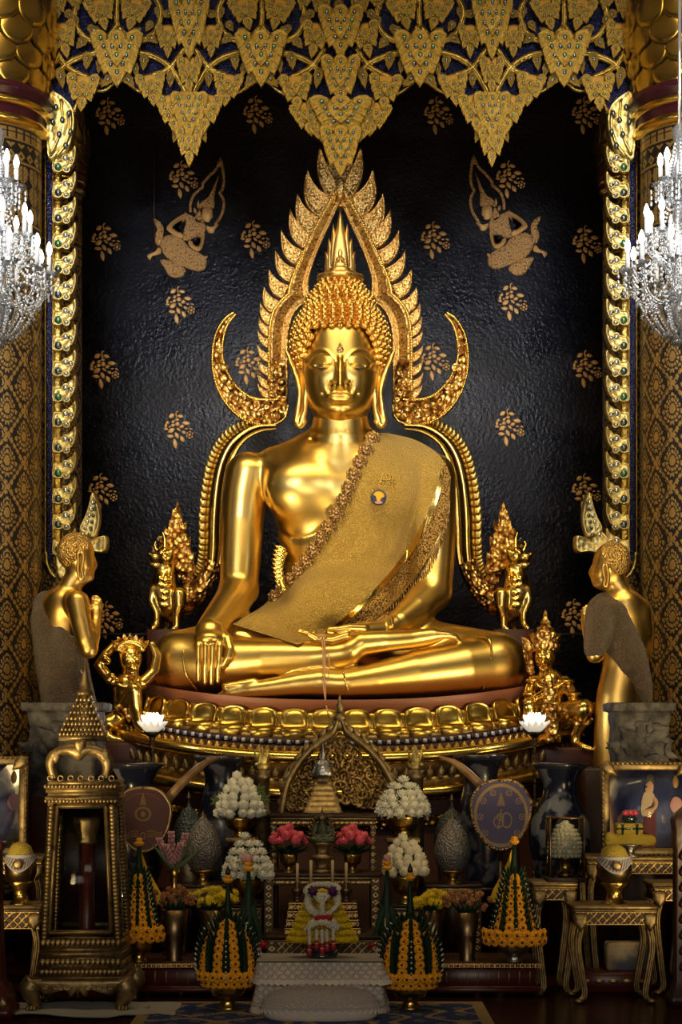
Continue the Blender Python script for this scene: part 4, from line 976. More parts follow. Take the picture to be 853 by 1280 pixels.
# ---- side borders
def border(sgn, label):
    f = (lambda x: x) if sgn > 0 else (lambda x: 853-x)
    d = 13.75; T = thing('gilded_border', label, 'border', W(f(70),690,d))
    m = M(); cx_ = (f(58)+f(66))/2; m.box((wx(cx_,d),CAMY+d+.03,(wz(190,d)+wz(700,d))/2), (S(7,d),.06,wz(190,d)-wz(700,d)))
    m.build('blue_inlay_strip', 'blue_inlay', T)
    m = M()
    for x, w_ in ((57.2,1.6),(66.8,1.8)): m.box((wx(f(x),d),CAMY+d+.02,(wz(190,d)+wz(695,d))/2), (S(w_,d),.10,wz(190,d)-wz(695,d)), bev=.005)
    m.box((wx(f(71.5),d),CAMY+d+.04,(wz(120,d)+wz(690,d))/2), (S(9,d),.08,wz(120,d)-wz(690,d)), bev=.01)
    Q = pxpath([(f(57.5),690),(f(59),705),(f(64),716),(f(70),722)], d, 12); m.tube(Q, .012, 8)
    m.build('gilded_moulding', 'gold_leaf', T)
    y = 205; i = 0
    while y < 690:
        L = M(); k = d/F_PX
        P = spl([(-16,12),(-15,-7),(-8,-7),(3,-12),(12,-19),(16,-25),(16.5,-12),(13,1),(6,9),(-4,13)], 46, True)*np.array([.92,.88])
        O = [(q[0]*k*sgn, -q[1]*k) for q in P]
        L.dome(O, .045, base=.03, c=(-2*k*sgn,-3*k), prof=((1,.2),(.95,.9),(.88,.9),(.82,.55),(.5,.8)))
        for (jx,jy,rx,rz,mi) in ((-7,6,4.5,4.8,1 if i % 3 == 0 else 2),(2,-5,3.2,3.8,3),(9,-3,2.2,3.,3),(3,9,3,2.4,3)):
            L.ball((jx*k*sgn,-.042,-jy*k), (rx*k,.02,rz*k), 10, 6, mi=mi)
            L.tube([(jx*k*sgn+(rx+1)*k*math.cos(t),-.040,-jy*k+(rz+1)*k*math.sin(t)) for t in np.linspace(0,2*PI,14)], .006, 5, cap=False)
        L2 = M(); L2.merge(L, t=W(f(81), y, d-.02)); L2.build('leaf_ornament', ['gold_leaf_pale','jewel_green','jewel_dark','jewel_clear'], T)
        y += 31.8; i += 1
    # top wing
    L = M(); P = spl([(61,112),(70,118),(84,128),(93,140),(95,158),(92,178),(84,196),(72,200),(61,200)], 40, True)
    L.dome([(wx(f(a),d),wz(b,d)) for a,b in P], .08, base=.05, t=(0,CAMY+d-.03,0), prof=((1,.2),(.94,.9),(.86,.7),(.5,.9)))
    for a,b in ((70,134),(78,150),(86,142),(74,168),(88,165),(82,182),(66,152)): L.ball(W(f(a),b,d-.115), (.02,.015,.026), 8, 6, mi=1)
    for P in ([(63,192),(72,175),(78,150),(76,124)],[(70,196),(82,180),(88,158),(88,138)]): L.tube(pxpath([(f(a),b) for a,b in P], d-.105, 14), .012, 6)
    L.build('wing_ornament', ['gold_leaf_pale','jewel_dark'], T)
    # naga-like plume at the foot
    L = M(); P = spl([(70,690),(72,722),(88,728),(100,700),(114,690),(133,690),(135,671),(124,672),(121,672),(126,650),(124,630),(118,616),(112,640),(104,660),(98,668),(90,676),(80,684)], 70, True)
    L.dome([(wx(f(a),d),wz(b,d)) for a,b in P], .07, base=.05, c=(wx(f(104),d),wz(686,d)), t=(0,CAMY+d+.0,0), prof=((1,.3),(.93,.9),(.85,.8)), top=.9)
    P = spl([(118,616),(124,632),(127,652),(121,674),(110,672),(101,664),(109,646),(114,630)], 30, True)
    L.dome([(wx(f(a),d),wz(b,d)) for a,b in P], .06, base=.04, t=(0,CAMY+d-.06,0), prof=((1,.3),(.9,.9),(.78,.7),(.5,.75)), top=.8)
    for t in np.linspace(0,1,6):
        for o_ in (-4.5,3.5):
            a, b = 117-9*t**1.3+o_*(.35+.65*t), 628+40*t; L.ball(W(f(a),b,d-.125), (.014,.010,.016), 8, 5, mi=1 if o_ > 0 else 2)
    L.build('plume_finial', ['gold_leaf_pale','jewel_dark','jewel_clear'], T)
    return T
border(1, 'gilded leaf border strip with blue inlay beside the left column')
border(-1, 'gilded leaf border strip with blue inlay beside the right column')

# ---- chandeliers
def chandelier():
    T = thing('chandelier', 'crystal chandelier with lit candle bulbs in front of the left column', 'chandelier', (0,0,0))
    sc = S(1,11.0)
    m = M(); m.lathe([(.008,2.2),(.012,.9),(.05,.85),(.03,.75),(.07,.6),(.03,.5),(.05,.3),(.10,.18),(.05,.05),(.06,-.1),(.14,-.2),(.10,-.3),(.04,-.36),(0,-.38)], seg=16); m.build('stem', 'crystal', T)
    def tier(n, R, z, drop, ph):
        for i in range(n):
            a = ph+2*PI*i/n; ca, sa = math.cos(a), math.sin(a)
            def rp(r, zz): return (r*ca, r*sa, zz)
            m = M(); P = spl([rp(.04,z-drop*.35), rp(R*.35,z-drop), rp(R*.72,z-drop*.95), rp(R*.97,z-drop*.5), rp(R,z-.03)], 22); m.tube(P, .0095, 8)
            for q in P[::2]: m.ball(q, .014, 6, 4)
            arm = m.build('arm', 'crystal', T)
            m = M(); m.lathe([(.0,-.03),(.02,-.02),(.055,.012),(.06,.02),(.03,.012),(.014,.02)], rp(R,z), 10, rad=lambda A,zz: 1+.14*np.cos(A*6)); m.build('drip_pan', 'crystal', T)
            m = M(); m.lathe([(.014,.01),(.014,.12),(.0,.122)], rp(R,z), 10); m.build('candle_sleeve', 'candle_sleeve', T)
            m = M(); m.lathe([(0,0),(.011,.01),(.018,.035),(.015,.06),(.005,.085),(0,.09)], rp(R,z+.12), 10, cap=False); m.build('bulb', 'bulb', T)
            m = M()
            for k in range(5):
                b = a+k*2*PI/5
                for j in range(3): m.ball((R*ca+.055*math.cos(b), R*sa+.055*math.sin(b), z-.02-.035*j), (.009,.009,.015), 6, 4)
            m.build('crystal_drops', 'crystal_bead', T)
    tier(10, .31, 0, .19, .1); tier(8, .20, .20, .13, .35); tier(6, .115, .52, .10, .2)
    # bead swags and basket
    for (R1,z1,R2,z2,n,sag) in ((.31,-.04,.31,-.04,10,.07),(.30,-.05,.06,.30,10,.10),(.20,.16,.05,.5,8,.08),(.22,-.16,.0,-.40,12,.05),(.28,-.1,.12,-.36,12,.03),(.11,.48,.02,.85,6,.05)):
        for i in range(n):
            a, b = 2*PI*i/n, 2*PI*(i+(1 if R1 == R2 else 0))/n; m = M()
            p, q = np.array([R1*math.cos(a),R1*math.sin(a),z1]), np.array([R2*math.cos(b),R2*math.sin(b),z2]); nb = int(np.linalg.norm(p-q)/.022)+3
            for t in np.linspace(0,1,nb):
                x = p*(1-t)+q*t; x[2] -= sag*4*t*(1-t); m.ball(x, .0085, 6, 4)
            m.build('bead_strand', 'crystal_bead', T)
    m = M()
    for i in range(14):
        for j in range(5):
            r = (.26,.22,.16,.10,.04)[j]; z = (-.17,-.25,-.32,-.37,-.41)[j]; a = 2*PI*(i+.5*(j%2))/14; m.lathe([(0,-.03),(.012,-.005),(.007,.015),(0,.02)], (r*math.cos(a),r*math.sin(a),z), 6)
    m.build('pendant_crystals', 'crystal', T)
    return T
ch0 = chandelier(); ch0.location = tuple(W(-4, 344, 11.0))
ch1 = copy_thing(ch0, W(850, 341, 11.0), 'crystal chandelier with lit candle bulbs in front of the right column', rotz=.5)
for x, y in ((-4,325),(850,325)):
    l = bpy.data.lights.new('chandelier_glow', 'POINT'); l.energy = 22; l.color = (1,.93,.82); l.shadow_soft_size = .3; o = bpy.data.objects.new('chandelier_glow', l); COL.objects.link(o); o.location = tuple(W(x,y,11.0)+np.array([0,0,.08]))
# ================================================================ lotus pedestal
mat('gold_pedestal', (.66,.45,.10), .30, 1, bump=(12,.15,'noise',.02), col2=(.45,.29,.06), tex=('noise',8,.4,.65))
PA, PB, PC = 1.50, 1.10, CAMY+13.95
def plan(th, off):
    c, s = np.cos(th), np.sin(th); p = .78
    return np.stack([(PA+off)*np.sign(c)*np.abs(c)**p, PC+(PB+off)*np.sign(s)*np.abs(s)**p], -1)
def lift(x): return .15*(np.abs(x)/1.5)**2.4
PED = thing('lotus_pedestal', 'broad gilded lotus petal pedestal carrying the seated Buddha', 'pedestal', (0, PC, 0))
def sweep(prof, name, mt, n=220, a0=-PI*1.08, a1=PI*.08, closed=False):
    th = np.linspace(0,2*PI,n+1) if closed else np.linspace(a0,a1,n+1); m = M(); G = []
    for off, z in prof:
        P = plan(th, off); G.append(np.stack([P[:,0], P[:,1], z+lift(P[:,0])], -1))
    m.sheet(np.array(G), flip=True); return m.build(name, mt, PED)
m = M(); th = np.linspace(0,2*PI,160,endpoint=False); P = plan(th, 0)
G = np.array([np.stack([P[:,0]*k, PC+(P[:,1]-PC)*k, np.full(len(P),1.815)+lift(P[:,0]*k)],-1) for k in (0.001,.25,.5,.75,.9,1.0)])
G = np.concatenate([G, G[:,:1]],1); m.sheet(G, flip=True)
G2 = np.stack([np.concatenate([P[:,0],P[:1,0]]), np.concatenate([P[:,1],P[:1,1]]), 1.815+lift(np.concatenate([P[:,0],P[:1,0]]))],-1); G3 = G2.copy(); G3[:,2] -= .095; G4 = G3.copy(); G4[:,:2] = plan(np.append(th,0), -.06)
m.sheet(np.array([G2,G3,G4]), flip=True); m.build('top_slab', 'slab_red', PED)
sweep([(-.07,1.74),(.02,1.60),(.10,1.56),(.10,1.54)], 'petal_core', 'gold_antique', closed=True)
sweep([(.10,1.545),(.13,1.54),(.13,1.49),(.20,1.485),(.20,1.43),(.10,1.43)], 'red_band', 'base_red', closed=True)
sweep([(.17,1.44),(.235,1.455),(.29,1.44),(.31,1.405),(.29,1.37),(.235,1.355),(.17,1.36)], 'torus_moulding', 'gold_polish', closed=True)
sweep([(.19,1.37),(.20,1.27),(.26,1.26),(.26,1.20),(.20,1.19)], 'carved_frieze', 'gold_antique_fine', closed=True)
sweep([(.22,1.20),(.30,1.20),(.33,1.16),(.30,1.11),(.22,1.11)], 'lower_torus', 'gold_polish', closed=True)
sweep([(.24,1.12),(.24,.70),(.28,.66),(.28,.10),(.32,.08),(.32,0)], 'plinth', 'base_red', closed=True)
sweep([(.25,1.0),(.26,.99),(.26,.93),(.25,.92)], 'plinth_frieze', 'gold_carved')
def around(n, off, a0=-PI*1.0, a1=0.0):
    th = np.linspace(a0,a1,800); P = plan(th, off); L = np.concatenate([[0],np.cumsum(np.linalg.norm(np.diff(P,axis=0),axis=1))]); s = (np.arange(n)+.5)/n*L[-1]
    t = np.interp(s, L, th); q = plan(t, off); q2 = plan(t+.004, off); q1 = plan(t-.004, off); tg = q2-q1; tg /= np.linalg.norm(tg,axis=1)[:,None]; ang = np.arctan2(tg[:,1], tg[:,0]); return q, ang, L[-1]/n
def rpetal(w, h, up=True):
    P = np.array([(-.5,0),(-.5,.55),(-.46,.8),(-.34,.93),(-.15,1.0),(0,1.02),(.15,1.0),(.34,.93),(.46,.8),(.5,.55),(.5,0)])*np.array([w,h])
    return P if up else P*np.array([1,-1])
N1 = 20; q, an, st_ = around(N1, .0)
pm = M(); pm.dome(rpetal(st_*.95,.150), .026, base=.02, R=rotm(-.30,0,0), prof=((1,.0),(.96,.7),(.89,.75),(.84,.4),(.5,.8)), top=.95)
pm2 = M(); pm2.dome(rpetal(st_*.82,.085,False), .05, base=.03, R=rotm(.55,0,0), prof=((1,.1),(.85,.75),(.5,1.)), top=1.1)
pm2.dome(rpetal(st_*.36,.085,False), .03, base=.03, R=rotm(.55,0,0), t=(st_*.5,0.012,.005))
pm3 = M(); pm3.dome(rpetal(st_*.5,.125), .018, base=.02, R=rotm(-.26,0,0), t=(st_*.5,.03,0))
first = None
for (x,y), a in zip(q, an):
    for mb, nm, dz, of in ((pm,'upright_petal',1.60,.06),(pm3,'narrow_petal',1.60,.06),(pm2,'turned_petal',1.605,.10)):
        nrm = np.array([math.sin(a),-math.cos(a),0]); c = M(); c.merge(mb, rotm(0,0,a), np.array([x,y,dz+lift(x)])+nrm*of); c.build(nm, 'gold_pedestal', PED)
q, an, st_ = around(150, .135); tm_ = M(); tm2 = M()
for i,((x,y),a) in enumerate(zip(q,an)):
    (tm_ if i % 2 else tm2).box((x,y,1.515+lift(x)), (st_*.8,.02,.027), rotm(0,0,a))
tm_.build('mirror_tiles', 'mirror_tile', PED); tm2.build('dark_tiles', 'tile_dark', PED)
q, an, st_ = around(84, .215); lf = M()
for (x,y),a in zip(q,an): lf.dome(leaf_out(st_*.8,.055,5,0), .015, R=rotm(0,0,a), t=(x,y,1.435+lift(x)))
lf.build('leaf_row', 'gold_leaf', PED)
q, an, st_ = around(64, .275); lf = M()
for (x,y),a in zip(q,an): lf.dome(leaf_out(st_*.7,.085,6,2), .02, R=rotm(0,0,a), t=(x,y,1.255+lift(x)))
lf.build('leaf_frieze', 'gold_antique', PED)

# ================================================================ lions, guardians, disciples
def figvol(x0, y0, x1, y1, d, dep=.35, h=.0085):
    a, b = W(x0,y1,d), W(x1,y0,d); return Vol((a[0],CAMY+d-dep,a[2]), (b[0],CAMY+d+dep,b[2]), h)
def chd(v, d, pts, k=.012, flat=None, sub=False): v.chain([W(a,b,d-w) for a,b,w,r in pts], [S(r,d) for a,b,w,r in pts], k, sub, flat)
D1 = 14.22
def lion():
    v = figvol(178,625,262,800,D1,.30,.0085); c = lambda *p, **k: chd(v, D1, p, **k)
    c((207,708,.02,11.5),(204,725,.03,15),(204,742,.03,18.5),(209,757,.02,18.5),(217,767,.0,14), k=.02)
    c((216,765,-.05,10),(226,762,-.08,9),(236,762,-.1,7), k=.02)
    c((192,738,.08,7.5),(190,752,.10,6.5),(196,766,.10,5.4),(196,780,.10,4.6),(191,786,.14,3.8)); c((224,744,.10,10),(224,757,.12,7.5),(221,770,.12,5.4),(221,784,.12,4.8),(216,789,.14,3.8))
    c((209,765,-.12,7),(209,778,-.12,5),(207,787,-.10,4.6))
    v.ell(W(207,696,D1-.05), (S(13,D1),.09,S(12.5,D1)), .015); c((202,696,.08,8),(193,697,.09,6),(187,693,.09,3.2), k=.008); c((202,706,.07,5.5),(193,707,.08,4),(188,705,.08,2.4), k=.006); c((196,688,.10,2.6),(193,682,.10,2.0),(195,676,.09,1.2), k=.006); c((206,684,.08,3),(206,674,.06,2),(203,664,.05,1.2), k=.006); c((214,690,.1,3),(219,684,.08,1.6), k=.006); c((199,689,.13,2.8),(206,687,.15,2.8),k=.005); v.ell(W(201,691,D1-.15), (.018,.014,.018), .004)
    for i in range(5): c((197-i*.4,722+i*8,.11,1.6),(206,726+i*8,.15,1.4),(215,722+i*8,.11,1.2), k=.006)
    for i in range(3): c((206+i*4,712,.08,1.6),(200+i*7,722,.13,2.6),(198+i*8,730,.12,1.5), k=.006)
    return v.mesh(2)
LB = lion()
def flamemesh(cx, d):
    m = M(); P = spl([(0,0),(-9,-12),(-14,-30),(-10,-48),(-7,-62),(2,-84),(8,-62),(14,-40),(20,-18),(24,2),(14,4)], 40, True)
    n = len(P); P = P*(1+.05*np.sin(np.arange(n)*PI*.9))[:,None]
    m.dome([(wx(cx+a,d),wz(712+b,d)) for a,b in P], .055, base=.05, c=(wx(cx+4,d),wz(685,d)), t=(0,CAMY+d,0), prof=((1,.3),(.92,.9),(.8,.7),(.5,1.)))
    for k,(a,b,s) in enumerate(((-12,-18,9),(-14,-32,8),(-11,-10,8),(16,-14,8),(12,-34,8),(-9,-48,7),(8,-54,7),(-16,-8,7))):
        m.dome(leaf_out(S(s,d),S(s*1.9,d),6,0), .03, base=.02, R=rotm(0,math.radians(-25 if a < 0 else 25),0), t=W(cx+a,712+b+6,d-.05))
    return m
for sgn, lab in ((1,'gilded mythical lion statue with a flame mane on the left of the seated Buddha'),(-1,'gilded mythical lion statue with a flame mane on the right of the seated Buddha')):
    T = thing('lion_statue', lab, 'statue', W(212 if sgn > 0 else 851-212, 790, D1)); xm = wx(425.5,D1)
    b = LB if sgn > 0 else LB.mirror(xm); b.build('body', 'gold_polish', T)
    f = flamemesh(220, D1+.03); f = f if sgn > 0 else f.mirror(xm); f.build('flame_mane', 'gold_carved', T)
    bx = M(); bx.box(((wx(187,D1)+wx(238,D1))/2, CAMY+D1, (wz(788.5,D1)+1.83)/2), (wx(238,D1)-wx(187,D1),.46,wz(788.5,D1)-1.83), bev=.01); bx = bx if sgn > 0 else bx.mirror(xm)
    tag(bx.build('red_plinth', 'base_red', T), 'red plinth block')
# --- left guardian
D2 = 13.25
T = thing('guardian_statue', 'gilded squatting guardian figure with one arm raised to its head at left', 'statue', W(155,925,D2))
v = figvol(112,790,205,935,D2,.34,.0085); c = lambda *p, **k: chd(v, D2, p, **k)
v.ell(W(163,823,D2-.02), (S(14.5,D2),.09,S(18,D2)), .01); v.ell(W(166,835,D2-.10), (.05,.035,.03), .01); c((165,829,.10,3),(166,833,.12,3.2), k=.008)
for x in (159,171): v.ell(W(x,824,D2-.095), (.026,.02,.018), .008); c((x-5,818,.09,1.5),(x,816,.11,1.8),(x+5,818,.09,1.5), k=.006)
c((160,841,.10,2),(167,843,.11,2.2),(173,840,.09,1.6), k=.006)
for k_ in range(11): a = PI*k_/10; v.ell(W(163-15*math.cos(a),812-9*math.sin(a),D2-.07), .022, .006)
c((163,845,0,11),(158,858,0,17),(156,872,.0,15),(156,888,0,15), k=.03)
c((143,854,.02,8),(134,845,.03,7),(124,832,.03,6.5)); c((124,831,.03,6.5),(133,817,.03,6),(144,806,.0,5.5),(156,801,0,4.6),(166,802,0,3.6))
c((178,854,0,8),(192,840,-.05,7),(196,820,-.08,6),(190,806,-.08,5)); 
c((150,893,.05,13),(163,874,.16,11.5),(168,862,.20,9.5)); c((168,864,.20,9.5),(170,885,.20,8),(173,904,.18,6.5),(180,912,.22,5))
c((152,897,.05,13),(135,905,.12,11),(122,914,.12,8)); c((122,914,.12,8),(140,925,.14,7),(158,928,.16,5))
for (x,y) in ((140,845),(136,850),(131,822),(135,826)): v.ell(W(x,y,D2-.06), .028, .006)
for i in range(8): v.ell(W(148+i*3.2,856+3*math.sin(i*.45),D2-.12), .016, .006)
v.mesh(2).build('body', 'gold_polish', T)
m = M(); 
for i in range(9): m.dome(leaf_out(.06,.11,6,0), .02, R=rotm(0,PI+(-.6+i*.15),0), t=W(147+i*3.6,884+abs(i-4)*-.8,D2-.17))
m.tube([W(a,b,D2-.15) for a,b in spl([(143,884),(158,890),(172,884)],10)], .02, 8); m.build('skirt_plates', 'gold_carved', T)
m = M()
for i in range(7): m.dome(leaf_out(.055,.08,6,0), .02, R=rotm(0,-.9+i*.3,0), t=W(150+i*4.3,809-4*math.sin(i/6*PI),D2-.05))
m.build('crown', 'gold_carved', T)
bs = M(); bs.box((wx(150,D2),CAMY+D2,wz(948,D2)), (.52,.5,.24), bev=.02); bs.build('base', 'base_red', T)
# --- right guardian
T = thing('guardian_statue', 'gilded seated demon guardian in a tall crown holding a club at right', 'statue', W(700,925,D2))
v = figvol(650,775,760,950,D2,.36,.0085)
v.ell(W(682,822,D2-.03), (S(13,D2),.085,S(16,D2)), .01); v.ell(W(680,829,D2-.10), (.04,.04,.03), .01); c((680,822,.10,2.6),(679,828,.14,3.2), k=.008)
for x in (675,687): v.ell(W(x,819,D2-.10), (.022,.02,.018), .008); c((x-4,813,.09,1.5),(x,811,.12,1.9),(x+4,813,.09,1.5), k=.006)
c((674,835,.10,1.6),(680,838,.12,2.),(687,835,.10,1.6), k=.005)
c((684,842,0,10),(688,854,0,18),(690,868,0,16),(690,888,0,15), k=.03)
c((668,852,.02,8.5),(662,866,.06,7),(664,882,.12,6.5)); c((664,880,.12,6),(674,870,.20,5),(684,864,.24,4.5))
c((707,853,.02,8.5),(715,867,.06,7.2),(719,879,.10,6.6)); c((719,880,.10,6.4),(730,881,.17,5.2),(741,881,.20,4.6),(746,889,.22,3.2))
for i in range(4): c((741+i*1.6,882,.21,1.7),(744+i*1.3,892,.24,1.4), k=.004)
c((698,893,.05,13),(716,888,.18,13),(731,886,.24,12.5)); c((731,888,.24,11.5),(727,903,.22,9.5),(721,918,.20,7),(719,928,.20,6)); c((719,929,.20,6),(730,934,.26,5),(742,937,.28,2.6))
c((684,895,.05,13),(670,886,.16,12),(662,882,.20,10)); c((662,884,.20,10),(665,902,.2,8),(668,918,.18,6.5),(664,926,.24,4))
for x,y in ((709,852),(667,851),(718,868),(663,868),(722,919),(666,912)): v.ell(W(x,y,D2-.09), (.06,.06,.02), .008)
for i in range(10): v.ell(W(672+i*3.4,856+5*math.sin(i*.35),D2-.13), .014, .006)
v.mesh(2).build('body', 'gold_polish', T)
m = M(); o = W(682,811,D2-.02); m.lathe([(.085,-.02),(.10,0),(.105,.03),(.085,.04),(.11,.09),(.115,.11),(.07,.115),(.055,.13),(.06,.15),(.035,.165),(.04,.19),(.02,.21),(.012,.26),(0,.28)], o, 20, rad=lambda a,z: 1+.05*np.cos(a*10)); m.build('crown', 'gold_carved', T)
m = M()
for i in range(7): m.dome(leaf_out(.05,.10,6,0), .02, R=rotm(0,-.7,0), t=W(668-i*.9,844-i*6,D2-.02))
m.build('ear_flame', 'gold_carved', T)
m = M(); P = [W(684,838,D2-.30),W(687,860,D2-.32),W(689,885,D2-.33),W(691,905,D2-.33),W(692,928,D2-.33)]; m.tube(spl(P,24), np.interp(np.linspace(0,1,24),[0,.1,.25,.3,.36,1],[.015,.03,.034,.045,.03,.055]), 12)
Pc = spl(P,60)
m.tube([p+np.array([.045*math.cos(i*.9),.045*math.sin(i*.9)-.0,0]) for i,p in enumerate(Pc[20:])], .011, 6); m.build('club', 'gold_carved', T)
m = M(); 
for i in range(9): m.dome(leaf_out(.07,.14,6,0), .02, R=rotm(0,PI+(-.6+i*.15),0), t=W(677+i*4,884-abs(i-4)*.6,D2-.20))
m.tube([W(a,b,D2-.19) for a,b in spl([(673,884),(690,889),(708,882)],10)], .022, 8); m.build('skirt_plates', 'gold_carved', T)
m = M(); m.tube([W(a,b,D2-.30) for a,b in spl([(712,900),(722,905),(734,905),(741,898)],10)], .014, 6); m.build('trouser_hem', 'gold_carved', T)
bs = M(); bs.box((wx(705,D2),CAMY+D2-.02,wz(951,D2)), (.56,.5,.20), bev=.02); bs.build('base', 'base_red', T)

# --- disciples
mat('gold_disciple', (.78,.50,.14), .36, 1, bump=(8,.06,'noise',.03))
mat('gold_cropped_hair', (.74,.47,.14), .42, 1, bump=(75,1.,'vor',.012))
D3 = 12.95
def d_eye(v, pts, dep, wid): v.groove([W(a,b,D3-w) for a,b,w in pts], dep, wid)
T = thing('disciple_statue', 'gilded monk statue in a glittering robe with palms together at the left', 'statue', W(85,950,D3))
v = figvol(30,660,150,960,D3,.42,.010); c = lambda *p, **k: chd(v, D3, p, **k)
v.ell(W(96,692,D3), (S(22,D3),.125,S(24,D3)), .01); v.ell(W(104,707,D3), (S(14,D3),.10,S(18,D3)), .03)
c((113,722,0,5),(104,724,0,7), k=.03); c((117,699,0,2.6),(119.5,706,0,3),(118,710,0,3), k=.02); c((115,713,0,3),(116,716,0,2.6), k=.01)
c((93,722,0,13),(86,738,0,15),(82,748,0,19), k=.04)
c((68,756,-.10,20),(80,757,0,23),(92,755,.05,18), k=.03)
c((80,765,0,28),(74,800,0,27),(76,840,0,26),(82,880,0,27),(88,935,0,30),(88,955,0,30), k=.05, flat=((0,1,0),.78))
c((97,753,.16,15),(101,775,.20,13),(107,800,.22,12),(111,812,.22,10.5), k=.04); c((111,812,.22,10.5),(117,795,.18,8.5),(120,775,.10,7),(120.5,764,.08,6.5), k=.02)
c((92,760,-.18,14),(108,800,-.16,10),(118,780,-.05,7),(121,765,.02,6), k=.02)
c((119,765,.06,7),(120.5,757,.06,7), k=.01)
for i,(x,y) in enumerate(((116,746),(119.5,744.5),(123,745.5),(126,749))): c((x+.6,762,.06+.006*i,2.8),(x,754,.06,2.5),(x-.3,y,.06,1.9), k=.003)
c((114,765,.09,3),(113,757,.10,2.4), k=.006)
v.mesh(2).build('body', 'gold_disciple', T)
v = figvol(62,655,125,735,D3,.2,.007)
v.ell(W(94,690,D3), (S(23,D3),.133,S(24.5,D3)), .01); c=lambda *p, **k: chd(v, D3, p, **k)
v.boxs(W(121,716,D3), (S(15,D3),.3,S(26,D3)), .02, .01, sub=True); v.boxs(W(100,733,D3), (S(26,D3),.3,S(13,D3)), .02, .01, sub=True)
tag(v.mesh(1).build('cropped_hair', 'gold_cropped_hair', T), 'beaded gilded hair')
m = M(); Q = [W(a,b,D3-.135) for a,b in spl([(100,690),(104,692),(104,702),(102,712),(104,722),(100,724),(97,712),(98,700),(97,692),(100,690)],24)]; m.tube(Q, .012, 6); m.build('ear', 'gold_disciple', T)
v = figvol(30,728,150,960,D3,.46,.010); c = lambda *p, **k: chd(v, D3, p, **k)
c((60,757,-.06,19),(60,775,0,22),(66,805,.02,25),(74,845,.02,27.5),(84,890,.02,30),(95,945,.02,36), k=.03, flat=((0,1,0),.84))
c((86,800,.10,20),(100,850,.05,14),(112,900,.0,14),(118,945,0,14), k=.05)
v.boxs(W(96,752,D3-.1), (S(26,D3),.6,S(36,D3)), .02, .02, R=rotm(0,math.radians(38),0), sub=True)
for i in range(7):
    x = 50+i*7; d_eye(v, [(x,770+i*8,.30-.0*i),(x+6,820,.33),(x+22,900,.36)], .010, .014)
tag(v.mesh(1).build('robe', 'sequin_robe', T), 'glittering brown sequined robe')
m = M(); 
for i in range(26): t = i/25; m.ball(W(101+30*t,838+76*t,D3-.20), .012, 6, 4)
m.build('robe_trim', 'silver', T)
bs = M(); bs.box((wx(85,D3),CAMY+D3,wz(950,D3)/2-.02), (.62,.6,wz(950,D3)), bev=.02); bs.build('stand', 'wood_dark', T)
# right
T = thing('disciple_statue', 'gilded monk statue seen from behind in a glittering shawl with palms together at the right', 'statue', W(780,950,D3))
v = figvol(715,670,835,965,D3,.42,.010); c = lambda *p, **k: chd(v, D3, p, **k)
v.ell(W(764,702,D3), (S(22,D3),.125,S(24,D3)), .01); v.ell(W(754,716,D3), (S(14.5,D3),.10,S(18,D3)), .03)
c((746,730,0,5),(755,732,0,7), k=.03); c((741,710,-.01,2.6),(738.5,716,-.01,3),(740,720,-.01,3), k=.02); c((742,724,-.01,3),(742,727,0,2.5), k=.01)
c((769,726,0,13),(776,742,0,15),(780,752,0,20), k=.04); c((757,762,0,18),(780,758,.0,22),(800,763,-.02,15), k=.03)
c((782,772,0,30),(784,800,0,28),(778,838,0,25),(773,870,0,27),(772,915,0,29),(772,955,0,30), k=.05, flat=((0,1,0),.78))
c((802,768,.02,13),(807,790,0,11),(806,815,-.1,10),(790,835,-.2,9), k=.03)
c((752,768,.10,14),(748,795,.12,12),(744,818,.14,10.5), k=.04); c((745,818,.14,10),(739,800,.10,8.5),(734,785,.06,7),(733,774,.04,6.5), k=.02)
for i,(x,y) in enumerate(((729,759),(732.5,756.5),(736,757),(739,760))): c((x,776,.03+.006*i,2.8),(x,766,.03,2.4),(x+.3,y,.03,1.8), k=.003)
v.mesh(2).build('body', 'gold_disciple', T)
v = figvol(735,665,795,745,D3,.2,.007); v.ell(W(766,701,D3), (S(22.5,D3),.133,S(24.5,D3)), .01)
v.boxs(W(739,725,D3), (S(15,D3),.3,S(26,D3)), .02, .01, sub=True); v.boxs(W(760,744,D3), (S(30,D3),.3,S(13,D3)), .02, .01, sub=True)
tag(v.mesh(1).build('cropped_hair', 'gold_cropped_hair', T), 'beaded gilded hair')
m = M(); Q = [W(a,b,D3-.135) for a,b in spl([(757,705),(754,707),(755,716),(757,724),(755,731),(759,733),(761,722),(760,712),(759,706),(757,705)],24)]; m.tube(Q, .012, 6); m.build('ear', 'gold_disciple', T)
v = figvol(715,730,835,965,D3,.46,.010); c = lambda *p, **k: chd(v, D3, p, **k)
c((752,764,.06,19),(748,785,.13,18),(745,806,.15,15),(744,812,.14,13.5), k=.03)
c((757,757,.0,17),(770,768,.06,20),(778,800,.04,25),(790,830,.04,22),(803,858,.03,14),(811,878,.02,6), k=.04, flat=((0,1,0),.9))
for i in range(6): x = 752+i*8; d_eye(v, [(x,755,.28),(x+6,800,.33),(x+22,850,.30)], .010, .014)
tag(v.mesh(1).build('shawl', 'sequin_robe', T), 'glittering grey brown sequined shawl')
bs = M(); bs.box((wx(778,D3),CAMY+D3,wz(955,D3)/2-.02), (.62,.6,wz(955,D3)), bev=.02); bs.build('stand', 'wood_dark', T)

